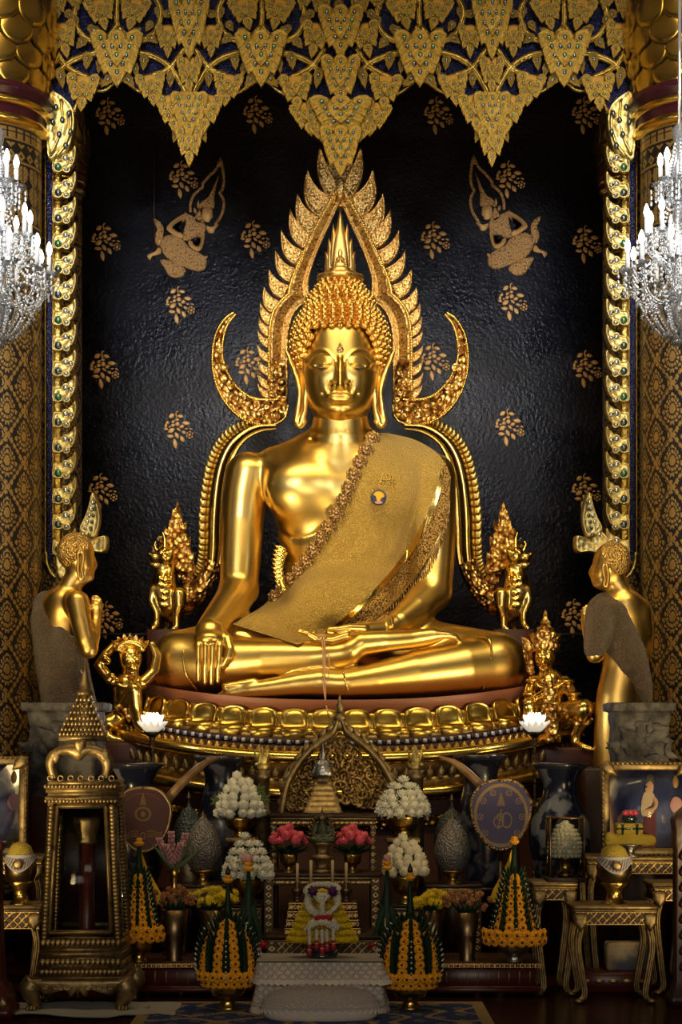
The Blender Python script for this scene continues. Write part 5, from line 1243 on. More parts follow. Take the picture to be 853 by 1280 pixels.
# --- stone planters in front of the disciples
def planter(px, x0, x1, lab):
    d = 12.3; T = thing('stone_planter', lab, 'planter', (wx(px,d), CAMY+d, 0)); hw_ = S((x1-x0)/2,d); cx_ = wx(px,d); zt = wz(879,d)
    m = M(); sq = lambda a, z: 1/np.maximum(np.abs(np.cos(a)),np.abs(np.sin(a)))**.75
    m.lathe([(hw_*.78,zt-.62),(hw_*.80,zt-.36),(hw_*.86,zt-.30),(hw_*.80,zt-.16),(hw_*.86,zt-.10),(hw_*.84,zt-.05),(hw_*.6,zt-.05),(0,zt-.06)], (cx_,CAMY+d,0), 64, rad=sq); m.build('body', 'stone_grey', T)
    m = M(); m.lathe([(hw_*.84,zt-.06),(hw_*.98,zt-.05),(hw_*1.0,zt-.01),(hw_*.97,zt),(hw_*.8,zt-.03)], (cx_,CAMY+d,0), 120, rad=lambda a,z: sq(a,z)*(1+.015*np.abs(np.sin(a*20)))); m.build('scalloped_rim', 'stone_grey', T)
    m = M(); random.seed(3)
    for i in range(26):
        x = cx_+random.uniform(-.7,.7)*hw_; z = zt-random.uniform(.14,.36); a = random.uniform(-2,2); m.dome(leaf_out(.05,.11,6,0), .02, R=rotm(0,a,0), t=(x,CAMY+d-hw_*.80,z))
    for s in (-1,1): m.dome(leaf_out(.12,.20,8,2), .03, R=rotm(0,s*.8,0), t=(cx_+s*.02,CAMY+d-hw_*.81,zt-.30))
    m.build('carved_relief', 'stone_grey', T)
    m = M(); m.box((cx_,CAMY+d,(zt-.6)/2), (hw_*1.5,hw_*1.5,zt-.6), bev=.02); m.build('stand', 'wood_dark', T)
planter(84, 30, 138, 'grey carved stone planter with scalloped rim in front of the left monk statue')
planter(799, 756, 842, 'grey carved stone planter with scalloped rim in front of the right monk statue')
# --- lotus lamps
def lotus_lamp(px, lab):
    d = 12.5; T = thing('lotus_lamp', lab, 'lamp', (wx(px,d),CAMY+d,0)); c0 = np.array([wx(px,d),CAMY+d,wz(915,d)])
    for ring,(n,r,tilt,h,wd) in enumerate(((10,.040,.15,.135,.045),(12,.055,.42,.13,.05),(12,.06,.80,.11,.055))):
        for i in range(n):
            a = 2*PI*(i+.5*(ring%2))/n; m = M(); m.dome(leaf_out(wd,h,6,0), .012, base=.0, R=rotm(0,0,a+PI/2)@rotm(tilt,0,0), t=c0+np.array([r*.4*math.cos(a),r*.4*math.sin(a),0])); m.build('lamp_petal', 'lamp_petal' if ring < 2 else 'lamp_outer', T)
    m = M(); m.ball(c0+np.array([0,0,.05]), (.035,.035,.04), 12, 8); m.build('bulb', 'lamp_core', T)
    z0 = c0[2]; m = M(); m.lathe([(.0,-.02),(.06,-.015),(.085,0),(.04,-.02),(.02,-.04),(.015,-.06),(.02,-.08),(.012,-.10),(.012,-.22),(.022,-.235),(.012,-.25),(.012,-z0+.04),(.09,-z0+.02),(.10,-z0)][1:], c0, 16, cap=False); m.build('stand', 'bronze_dark', T)
    l = bpy.data.lights.new('lotus_glow', 'POINT'); l.energy = 3.0; l.color = (1,.95,.85); l.shadow_soft_size = .06; o = bpy.data.objects.new('lotus_glow', l); COL.objects.link(o); o.location = tuple(c0+np.array([0,-.02,.16]))
lotus_lamp(190.5, 'glowing white lotus lamp on a thin stand in front of the left guardian')
lotus_lamp(668.5, 'glowing white lotus lamp on a thin stand in front of the right guardian')
# ================================================================ tables, cabinet, frames, vases
patmat('fret_gold', [(.045,.012,.006),(.50,.33,.12)], rough=.42, mets=[0.,.9], bumpd=.006)
patmat('lace_cloth', [(.38,.33,.30),(.60,.53,.47)], rough=.85, bumpd=.003)
patmat('carpet_pat', [(.012,.026,.11),(.30,.20,.08),(.05,.08,.16)], rough=.95)
patmat('fan_red', [(.035,.002,.005),(.11,.06,.02)], rough=.45, bumpd=.001, spec=.25)
patmat('fan_blue', [(.13,.115,.22),(.42,.28,.15)], rough=.7, bumpd=.001, spec=.2)
def patbox(m, x0, x1, y, z0, z1, f, step=.005, off=.0):
    """front panel with a fretwork pattern"""
    nx = max(3,int((x1-x0)/step)); nz = max(3,int((z1-z0)/step)); X, Z = np.meshgrid(np.linspace(x0,x1,nx), np.linspace(z0,z1,nz), indexing='ij')
    m.sheet(np.stack([X, np.full_like(X,y), Z],-1), pat=f(X-x0, Z-z0, x1-x0, z1-z0).astype(float))
def fret(X, Z, w, h):
    p = max(.03,h*.9); a = ((X/p) % 1)-.5; b = (Z/h)-.5
    g = np.cos(2*PI*a)*.25+.0; r = (np.abs(b-g*.8) < .12)|(np.abs(b+g*.8) < .12)|(a*a+b*b < .02)|(np.abs(b) > .42); return r
def lattice(X, Z, w, h):
    p = .05; a = (X+Z)/p % 1; b = (X-Z)/p % 1; return (a < .22)|(b < .22)|(Z > h-.006)|(Z < .006)
def table(name, label, cat, x0, x1, d, ytop, ybot, depth=.34, legw=.045, apron=.07, style='gold', group=None, floor=True):
    X0, X1 = wx(x0,d), wx(x1,d); zt = wz(ytop,d); zb = 0.0 if floor else wz(ybot,d); y = CAMY+d
    T = thing(name, label, cat, ((X0+X1)/2, y+depth/2, zb), group)
    m = M(); m.box(((X0+X1)/2,y+depth/2,zt-.012), (X1-X0+.02,depth+.02,.024), bev=.006); m.build('table_top', 'wood_dark' if style != 'gold2' else 'gold_antique', T)
    m = M(); m.box(((X0+X1)/2,y-.004,zt-.030), (X1-X0+.01,.014,.014), bev=.004); m.box(((X0+X1)/2,y+depth/2,zt-.028), (X1-X0-.004,depth-.01,.012)); m.build('edge_moulding', 'gold_antique', T)
    m = M(); patbox(m, X0+.005, X1-.005, y-.001, zt-.036-apron, zt-.036, fret if apron < .06 else lattice, .004); m.box(((X0+X1)/2,y+.008,zt-.036-apron/2), (X1-X0-.01,.014,apron)); m.box((X0+.012,y+depth/2,zt-.036-apron/2), (.014,depth-.03,apron)); m.box((X1-.012,y+depth/2,zt-.036-apron/2), (.014,depth-.03,apron))
    m.build('carved_apron', 'fret_gold', T)
    for sx, x in ((1,X0),(-1,X1)):
        for dy in (0.02, depth-.02):
            L = M(); zz = zt-.036
            if style in ('gold','gold2'):
                P = [(x+sx*.03,y+dy,zz),(x+sx*.035,y+dy,zz-.09),(x+sx*.02,y+dy,zz-.2 if zz-.2 > zb else (zz+zb)/2),(x+sx*.045,y+dy,zb+(zz-zb)*.3),(x+sx*.06,y+dy,zb+.05),(x+sx*.025,y+dy,zb+.012)]
                P = [(a,b,max(c,zb+.012)) for a,b,c in P]
                for o in (-.012,0,.012): L.tube(spl([(a+o,b-.006*(o == 0),c) for a,b,c in P],20), np.interp(np.linspace(0,1,20),[0,.15,.5,1],[.016,.012,.009,.008]), 8)
                L.dome(leaf_out(.09,.12,7,2), .02, R=rotm(0,PI,0), t=(x+sx*.035,y+dy-.012 if dy < .1 else y+dy,zz)); L.ball((x+sx*.025,y+dy-.01,zb+.014), (.028,.03,.014), 8, 6)
            else:
                L.box((x+sx*legw/2,y+dy,(zz+zb)/2), (legw,legw,zz-zb)); 
                if dy < .1: patbox(L, min(x,x+sx*legw), max(x,x+sx*legw), y+dy-legw/2-.002, zb, zz, lambda X,Z,w,h: ((np.abs(((Z/.045)%1)-.5)+np.abs(X/w-.5) < .4)&~(np.abs(((Z/.045)%1)-.5)+np.abs(X/w-.5) < .14))|(np.abs(X/w-.5) > .44), .004)
            L.build('leg', 'gold_antique' if style in ('gold','gold2') else 'fret_gold', T)
    return T
# central tiers
table('altar_table', 'uppermost gold fretted altar table carrying the carved gable throne', 'table', 339, 470, 11.95, 1018, 1280, .42, .035, .035, 'post')
table('altar_table', 'middle altar table with pink lotus pots standing on it', 'table', 330, 476, 11.45, 1092, 1280, .42, .06, .035, 'post')
table('altar_table', 'low altar table in front of the middle altar table, behind the yellow garland stand', 'table', 334, 476, 10.85, 1170, 1280, .50, .06, .10, 'post')
def stepbox(x0,x1,d,y0,y1,lab):
    T = thing('stepped_altar_box', lab, 'altar', (wx((x0+x1)/2,d),CAMY+d+.12,wz(y1,d))); n = 4
    for i in range(n):
        m = M(); a = wz(y0+(y1-y0)*i/n,d); b = wz(y0+(y1-y0)*(i+1)/n,d); e = S(i*1.6,d); X0, X1 = wx(x0,d)-e, wx(x1,d)+e; m.box(((X0+X1)/2,CAMY+d+.12,(a+b)/2), (X1-X0,.24,a-b-.004), bev=.004); patbox(m, X0, X1, CAMY+d-.001-.0, b+.003, a-.004, fret, .004); m.build('step', 'fret_gold', T)
stepbox(361,446,10.98,1128,1170,'stepped gilded box carrying the candles on the low altar table')
for x0,x1,lab in ((262,327,'fretted side altar table left of the centre holding a lotus bowl'),(474,540,'fretted side altar table right of the centre holding a lotus bowl')):
    table('altar_table', lab, 'table', x0, x1, 11.35, 1130, 1280, .36, .05, .05, 'post')
for x0,x1,lab in ((222,286,'fretted altar table under the left filigree egg vessel'),(534,602,'fretted altar table under the right filigree egg vessel')):
    table('altar_table', lab, 'table', x0, x1, 11.75, 1106, 1280, .34, .05, .06, 'post')
for x0,x1,lab in ((286,318,'tall dark red stand under the upper left bowl of white lotus buds'),(486,521,'tall dark red stand under the upper right bowl of white lotus flowers')):
    d = 11.93; T = thing('flower_stand', lab, 'stand', (wx((x0+x1)/2,d),CAMY+d,0)); zt = wz(1047,d); w_ = wx(x1,d)-wx(x0,d); cx_ = wx((x0+x1)/2,d)
    m = M(); m.box((cx_,CAMY+d,zt-.015), (w_+.04,.24,.03), bev=.006); m.build('stand_top', 'gold_antique', T)
    m = M(); m.box((cx_,CAMY+d,(zt-.03)/2), (w_,.20,zt-.03), bev=.01); m.build('post', 'base_red', T)
# carved gable throne
def gable():
    d = 12.15; T = thing('carved_gable', 'dark gilded openwork gable with pointed finial on the topmost altar table', 'ornament', W(425,1017,d))
    P = [(347,1016),(352,985),(362,962),(378,940),(398,922),(414,910),(420,896),(425,879)]
    O = spl(P, 40); I = spl([(357,1016),(361,990),(370,968),(386,947),(404,931),(418,921),(422,912),(425,904)], 40)
    m = M(); band([tuple(q) for q in I[::3]], [tuple(q) for q in O[::3]], 40, d, .05, [(0,0),(.1,.03),(.5,.05),(.9,.03),(1,0)], m); m2 = M(); m2.merge(m).merge(m.mirror(wx(425,d)))
    for q in O[2:-4:3]:
        for sx in (-1,1): m2.dome(leaf_out(.05,.09,6,0), .02, base=.02, R=rotm(0,sx*-.5*-1,0), t=W(425+sx*(q[0]-425),q[1]+3,d-.01))
    m2.build('gable_frame', 'gold_antique', T)
    m = M(); rs = random.Random(5)
    for k in range(64):
        x = 360+65*((k*.618)%1); ytop = np.interp(x, [q[0] for q in I], [q[1] for q in I]); y = ytop+7+(1009-ytop-7)*((k*.382+k/64)%1)
        r = rs.uniform(5,8.5); th = np.linspace(0,2*PI*1.25,12); a0 = rs.uniform(0,6); rr = r*(1-.75*th/th[-1]); s = rs.choice((-1,1))
        for sx in (-1,1): m.tube([W(425+sx*(x-425+a*math.cos(a0+s*t)), y+a*math.sin(a0+s*t), d+.01+rs.uniform(-.01,.01)) for a,t in zip(rr,th)], np.linspace(.017,.008,12), 5)
    m.build('openwork_scrolls', 'gold_antique_fine', T)
    m = M(); 
    for k,(w_,y0,y1) in enumerate(((24,914,896),(19,903,887),(12,893,872))): m.dome([(wx(425+a*w_/2,d),wz(y0+(y1-y0)*b,d)) for a,b in ((-.3,0),(-1,.35),(-.5,.7),(0,1.2),(.5,.7),(1,.35),(.3,0))], .03, base=.02, t=(0,CAMY+d-.02*k,0))
    m.build('finial', 'gold_antique', T)
gable()
def stupa():
    d = 12.03; T = thing('tiered_shrine', 'small stepped bronze stupa with a silver tip before the carved gable', 'ornament', W(404,1017,d)); z0 = wz(1017,d)
    m = M(); w0 = S(25,d); sq = lambda a,z: 1/np.maximum(np.abs(np.cos(a)),np.abs(np.sin(a))); pr = []
    for i in range(7): r = w0*(1-i*.105); z = i*.034; pr += [(r,z),(r,z+.012),(r*.93,z+.016),(r*.90,z+.034)]
    m.lathe(pr, W(404,1017,d), 32, rad=sq, sy=.4); m.build('stepped_body', 'gold_antique', T)
    m = M(); m.lathe([(.07,.0),(.075,.02),(.06,.07),(.045,.10),(.02,.12),(.022,.13),(.012,.15),(.014,.16),(.006,.18),(0,.23)], W(404,1017,d)+np.array([0,0,.238]), 20, sy=.6); tag(m.build('spire', 'silver', T), 'silver bell-shaped tip')
stupa()
def figurine():
    d = 11.55; T = thing('crowned_figurine', 'dark jewelled seated figurine on a tall gold pedestal between the pink lotus pots', 'statue', W(403,1091,d)); o = W(403,1091,d)
    m = M(); m.lathe([(.085,0),(.09,.02),(.06,.03),(.05,.06),(.06,.09),(.095,.12),(.10,.14),(.06,.15),(.05,.19),(.07,.23),(.09,.25),(.05,.26)], o, 24); m.v = [(q-o)*.76+o for q in m.v]; m.build('pedestal', 'gold_antique', T)
    v = Vol(o+np.array([-.16,-.14,.22]), o+np.array([.16,.14,.52]), .007); q = lambda x,y,z: o+np.array([x,y,z])
    v.chain([q(-.08,-.04,.275),q(0,-.06,.265),q(.08,-.04,.275)], .028, .02); v.chain([q(0,0,.28),q(0,0,.36)], [.045,.05], .02); v.ell(q(0,-.01,.415), (.028,.028,.034), .012)
    for s in (-1,1): v.chain([q(s*.055,0,.37),q(s*.075,-.02,.32),q(s*.02,-.06,.29)], [.018,.016,.014], .01)
    fm_ = v.mesh(1); fm_.v = [(q-o)*.76+o for q in fm_.v]; fm_.build('figure', 'teal_skin', T)
    m = M(); m.lathe([(.034,0),(.038,.01),(.025,.03),(.012,.06),(0,.11)], q(0,-.01,.435), 12)
    for s in (-1,1):
        for i in range(6): m.dome(leaf_out(.045,.10,6,0), .015, R=rotm(0,s*(.5+.2*i*.6),0), t=q(s*(.03+.006*i),.02,.40-.028*i))
    m.v = [(q-o)*.76+o for q in m.v]; m.build('crown_and_wings', 'bronze_dark', T)
figurine()
# flame-topped posts
for x, lab in ((328,'gilded flame finial on a post left of the carved gable'),(520,'gilded flame finial on a post right of the carved gable')):
    d = 12.3; T = thing('flame_post', lab, 'ornament', (wx(x,d),CAMY+d,0)); o = W(x,965,d)
    m = M(); m.lathe([(.055,-o[2]),(.055,-.30),(.07,-.28),(.05,-.26),(.05,-.05),(.07,-.03),(.045,-.01),(.06,.01),(.0,.02)], o, 20); m.build('post', 'gold_antique', T)
    m = M(); m.lathe([(.04,0),(.058,.03),(.05,.06),(.02,.09),(0,.10)], o, 16)
    for k in range(10): a = 2*PI*k/10; m.dome(leaf_out(.045,.11+.03*(k%2),6,0,.0), .012, R=rotm(0,0,a+PI/2)@rotm(.12,0,0), t=o+np.array([.03*math.cos(a),.03*math.sin(a),.02]))
    m.lathe([(.035,.05),(.03,.1),(.015,.15),(0,.18)], o, 10); m.build('flame', 'gold_leaf_pale', T)

# ---- glass reliquary cabinet
def cabinet():
    d = 10.3; yc = CAMY+d; T = thing('glass_cabinet', 'tall tapering gilded glass cabinet with a tiered spire on pawed feet', 'cabinet', (wx(98,d),yc+.22,0))
    X = lambda p: wx(p,d); Z = lambda p: wz(p,d); Y = yc
    def frust(m, xa0,xa1,ya, xb0,xb1,yb, dep=None, bev=0):
        ca, cb = (X(xa0)+X(xa1))/2, (X(xb0)+X(xb1))/2; ha, hb = (X(xa1)-X(xa0))/2, (X(xb1)-X(xb0))/2; yc_ = Y+.24
        V = [(c+sx*h, yc_+sy*h*.86, z) for c,h,z in ((ca,ha,Z(ya)),(cb,hb,Z(yb))) for sx,sy in ((-1,-1),(1,-1),(1,1),(-1,1))]
        m.add(V, [(0,1,2,3),(7,6,5,4),(0,4,5,1),(1,5,6,2),(2,6,7,3),(3,7,4,0)][0:] if ya < yb else [(3,2,1,0),(4,5,6,7),(1,5,4,0),(2,6,5,1),(3,7,6,2),(0,4,7,3)])
    # glass and frame posts
    m = M(); corners_t = [(X(63),Z(1010)),(X(139),Z(1010))]; corners_b = [(X(55),Z(1172)),(X(147),Z(1172))]
    yb0, yt0, yb1, yt1 = Y+.03, Y+.06, Y+.45, Y+.42
    for (xt,zt),(xb,zb) in zip(corners_t,corners_b):
        for ya,yb in ((yt0,yb0),(yt1,yb1)):
            m.tube([(xt,ya,zt),(xb,yb,zb)], .026, 4); 
            n = 34
            for i in range(n): t = i/(n-1); m.ball((xt+(xb-xt)*t,ya+(yb-ya)*t-.014,zt+(zb-zt)*t), (.020,.016,.016), 8, 5, R=rotm(0,.7,0))
    m.build('rope_posts', 'gold_antique', T)
    m = M(); fr = [(X(70),Z(1008)),(X(131),Z(1008)),(X(139),Z(1166)),(X(61),Z(1166))]
    for (a,b),(c,e) in zip(fr, fr[1:]+fr[:1]):
        yy = lambda z: yt0+(yb0-yt0)*(Z(1010)-z)/(Z(1010)-Z(1172)); m.tube([(a,yy(b)-.01,b),(c,yy(e)-.01,e)], .014, 4); m.tube([(a*.985+X(100)*.015,yy(b)-.02,b),(c*.985+X(100)*.015,yy(e)-.02,e)], .006, 6)
    dr = m.build('door_frame', 'gold_antique', T)
    for z,y in ((1165,Y+.45),(1009,Y+.42)): m = M(); m.box((X(100),y,Z(z)), (X(140)-X(60),.03,.03)); m.build('rear_rail', 'gold_antique', T)
    mk = M(); mk.ball((X(62),Y+.0,Z(1062)), .012, 8, 6); part_of('latch', mk, 'silver', dr)
    def pane(a,b,c,e,nm='glass_pane'):
        q = M(); P = np.array([a,b,c,e],float); n = np.cross(P[1]-P[0],P[3]-P[0]); n /= np.linalg.norm(n); q.add(np.concatenate([P,P+n*.004]), [(0,3,2,1),(4,5,6,7),(0,1,5,4),(1,2,6,5),(2,3,7,6),(3,0,4,7)]); q.build(nm,'glass',T)
    (a,b),(c,e) = corners_t,corners_b
    pane((a[0],yt0,a[1]),(b[0],yt0,b[1]),(e[0],yb0,e[1]),(c[0],yb0,c[1])); pane((b[0],yt0,b[1]),(b[0],yt1,b[1]),(e[0],yb1,e[1]),(e[0],yb0,e[1])); pane((a[0],yt1,a[1]),(a[0],yt0,a[1]),(c[0],yb0,c[1]),(c[0],yb1,c[1]))
    m = M(); m.add([(a[0],yt1+.01,a[1]),(b[0],yt1+.01,b[1]),(e[0],yb1+.01,e[1]),(c[0],yb1+.01,c[1]),(a[0],yt1+.03,a[1]),(b[0],yt1+.03,b[1]),(e[0],yb1+.03,e[1]),(c[0],yb1+.03,c[1])], [(0,3,2,1),(4,5,6,7),(0,1,5,4),(2,3,7,6)]); m.build('back_panel', 'wood_dark', T)
    m = M(); frust(m, 57,144,1008, 57,144,1001); frust(m,54,147,1001,54,147,996); frust(m,57,144,996,57,144,991); frust(m,55,146,991,55,146,986); frust(m,53,147,986,53,147,982); frust(m,57,144,982,57,144,976)
    for k in range(20): m.ball((X(57+k*4.58),Y+.0,Z(983)), .012, 6, 4); m.dome(leaf_out(.02,.024,4,0), .01, R=rotm(0,PI,0), t=(X(57+k*4.58),Y+.015,Z(999)))
    for k in range(7):
        th = np.linspace(0,2*PI,10); m.tube([(X(62+k*12.8)+.015*math.cos(t),Y+.03,Z(973)+.015*math.sin(t)) for t in th], .005, 5)
    m.build('cornice', 'gold_antique', T)
    m = M(); frust(m,53,150,1176,51,151,1172)
    frust(m,51,151,1176,48,152,1186)
    for (x0,x1,y0,y1) in ((50,151,1186,1190),(47,152,1190,1197),(50,151,1197,1201),(46,153,1203,1212),(44,154,1213,1222)): frust(m,x0,x1,y0,x0-1,x1+1,y1)
    for y,n,h in ((1175,16,.045),(1199,16,.045),(1212,18,.035)):
        for k in range(n):
            x = 51+(100)*(k+.5)/n; m.dome(leaf_out(.032,h,5,0), .014, R=rotm(0,PI,0), t=(X(x),Y+.005-.0008*(y-1175),Z(y-1)))
    m.build('moulded_base', 'gold_antique', T)
    m = M(); P = spl([(38,1224),(160,1224),(160,1232),(148,1236),(140,1243),(126,1240),(114,1236),(108,1246),(100,1240),(98,1248),(96,1240),(88,1246),(82,1236),(70,1240),(56,1243),(48,1236),(38,1232)], 70, True)
    m.dome([(X(a),Z(b)) for a,b in P], .025, base=.03, t=(0,Y-.01,0), c=(X(98),Z(1231)))
    for sx in (-1,1):
        for k,(x,r) in enumerate(((12,7),(26,6),(40,5))): m.tube([(X(98+sx*(x+r*(1-.08*i)*math.cos(i*.5)*.8)), Y-.035, Z(1233+ (r*(1-.08*i))*math.sin(i*.5)*.6)) for i in range(11)], .007, 5)
    m.box((X(99),Y+.24,Z(1224)), (X(160)-X(38),.5,.02)); m.build('carved_apron', 'gold_antique', T)
    for sx in (-1,1):
        for yy in (0,.44):
            m = M(); xx = 98+sx*55; P = [(xx,1226),(98+sx*61,1236),(98+sx*57,1248),(98+sx*53,1258),(98+sx*57,1266)]; m.tube(spl([(X(a),Y+yy,Z(b)) for a,b in P],16), np.interp(np.linspace(0,1,16),[0,.25,.7,1],[.055,.06,.032,.035]), 12)
            for k in (-1,0,1): m.ball((X(98+sx*57+k*4.2),Y+yy-.04,max(Z(1267),.02)), (.014,.035,.018), 8, 6)
            m.build('paw_foot', 'gold_antique', T)
    # roof: arched horseshoe sides, tiers and spire
    m = M(); band([(74,973),(70,959),(75,948),(86,944),(98,951),(110,944),(122,948),(128,959),(125,973)], [(62,973),(57,953),(63,939),(79,931),(98,929),(118,931),(135,939),(142,953),(139,973)], 60, d+.10, .26, [(0,0),(.06,.025),(.5,.045),(.94,.025),(1,0)], m)
    m.dome([(X(98+a*9),Z(930+b*12)) for a,b in ((0,1.2),(-.8,.3),(-.9,-.3),(-.3,-.6),(0,-.3),(.3,-.6),(.9,-.3),(.8,.3))], .03, t=(0,Y+.075,0)); 
    for sx in (-1,1): m.dome([(X(98+sx*31+a*9),Z(944+b*9)) for a,b in ((0,1.2),(-.8,.3),(-.6,-.6),(0,-1),(.6,-.6),(.8,.3))], .02, t=(0,Y+.08,0))
    m.build('arched_gable', 'gold_antique', T)
    m = M(); 
    for i,(w_,y) in enumerate(((29,926),(27,920),(24,913),(21,906),(17,898),(14,890),(10,882),(7,874))):
        frust(m, 98-w_,98+w_,y-7, 98-w_,98+w_,y)
        n = max(3,int(w_/2.4))
        for k in range(n): m.dome(leaf_out(.02,.028,4,0), .01, t=(X(98-w_+2*w_*(k+.5)/n),Y+.24-(X(98+w_)-X(98))*.86-.006,Z(y-6)))
    # keep the tiers centred over the case
    V = m; m.lathe([(.045,0),(.05,.02),(.03,.04),(.032,.06),(.02,.09),(.022,.10),(.010,.15),(0,.21)], (X(99),Y+.24,Z(868)), 16); V.build('tiered_spire', 'gold_antique', T)
    # pillar inside
    T2 = thing('relic_pillar', 'dark maroon pillar with a gold capital standing inside the glass cabinet', 'pillar', (X(101),Y+.25,Z(1170)))
    m = M(); m.lathe([(.05,0),(.046,.02),(.046,.5),(.0,.5)], (X(101),Y+.25,Z(1169)), 24); m.build('shaft', 'lacquer_red', T2)
    m = M(); m.lathe([(.05,0),(.06,.015),(.05,.03),(.055,.05),(.075,.13),(.07,.15),(0,.15)], (X(101),Y+.25,Z(1169)+.5), 24, rad=lambda a,z: 1+.05*np.cos(a*14)); m.build('capital', 'gold_antique', T2)
cabinet()
# ---- stools
table('carved_stool', 'gold carved stool with lattice apron in front, under the covered alms bowl at right', 'stool', 719, 821, 10.6, 1132, 1257, .36, .05, .075, 'gold2')
table('carved_stool', 'gold legged stool under the glass box with the white cone', 'stool', 668, 721, 10.95, 1103, 1257, .36, .05, .07, 'gold2')
table('carved_stool', 'gold legged stool cut off by the right edge of the picture', 'stool', 818, 890, 10.98, 1104, 1257, .36, .05, .07, 'gold2')
table('carved_stool', 'taller gold carved stool behind, carrying the framed portrait and yellow bundle', 'stool', 735, 868, 11.42, 1071, 1257, .42, .05, .07, 'gold2')
table('carved_stool', 'gold carved stool at the left edge under the left alms bowl', 'stool', -50, 50, 10.7, 1132, 1257, .36, .05, .10, 'gold2')
table('carved_stool', 'taller gold carved stool at the left edge under the left picture frame', 'stool', -80, 52, 11.42, 1071, 1257, .42, .05, .07, 'gold2')
# red low tables
def lowtable(x0, x1, lab):
    d = 10.85; X0, X1 = wx(x0,d), wx(x1,d); cx_ = (X0+X1)/2; w_ = X1-X0; zt = wz(1204,d); y = CAMY+d
    T = thing('low_red_table', lab, 'table', (cx_,y+.28,0)); 
    m = M(); m.box((cx_,y+.28,zt-.012), (w_,.58,.024), bev=.005); patbox(m, X0, X1, y-.012, zt-.026, zt-.002, fret, .004); m.build('table_top', 'fret_gold', T)
    m = M(); m.box((cx_,y+.29,zt*.52), (w_-.05,.52,zt*.62), bev=.004); m.box((cx_,y+.28,.045), (w_-.0,.56,.03), bev=.006); m.build('red_panel', 'lacquer_red', T)
    m = M(); n = 11
    for k in range(n): m.box((X0+.06+(w_-.12)*k/(n-1),y+.027,zt*.58), (.008,.012,zt*.36), bev=.002)
    for z in (zt*.30,zt*.86): m.box((cx_,y+.024,z), (w_-.04,.012,.007), bev=.002)
    m.build('gilded_slats', 'gold_antique', T)
    for sx in (-1,1):
        for dy in (.03,.52):
            m = M(); m.tube(spl([(cx_+sx*(w_/2-.02),y+dy,.05),(cx_+sx*(w_/2),y+dy,.03),(cx_+sx*(w_/2+.0),y+dy,.012)],6), [.02,.022,.024,.022,.018,.014], 8); m.build('foot', 'gold_antique', T)
lowtable(167, 330, 'low dark red table with gilded slats left of the lace table'); lowtable(520, 676, 'low dark red table with gilded slats right of the lace table')
# pillar stand at the left edge
T = thing('pillar_stand', 'dark red lacquered stepped stand at the bottom left corner', 'stand', (wx(-8,10.1),CAMY+10.1,0)); o = (wx(-10,10.1),CAMY+10.1,0); sq = lambda a,z: 1/np.maximum(np.abs(np.cos(a)),np.abs(np.sin(a)))
m = M(); m.lathe([(.13,0),(.13,.05),(.115,.06),(.115,.11),(.10,.13),(.09,.17),(.07,.19),(.065,.22),(.058,.40),(.05,.9),(.07,.93),(.07,.96),(0,.96)], o, 32, rad=sq); m.build('body', 'lacquer_red', T)
m = M()
for k in range(5): m.dome(leaf_out(.05,.06,6,0), .012, t=(o[0]-.08+k*.04,o[1]-.12,.06))
m.build('gilded_leaves', 'gold_antique', T)
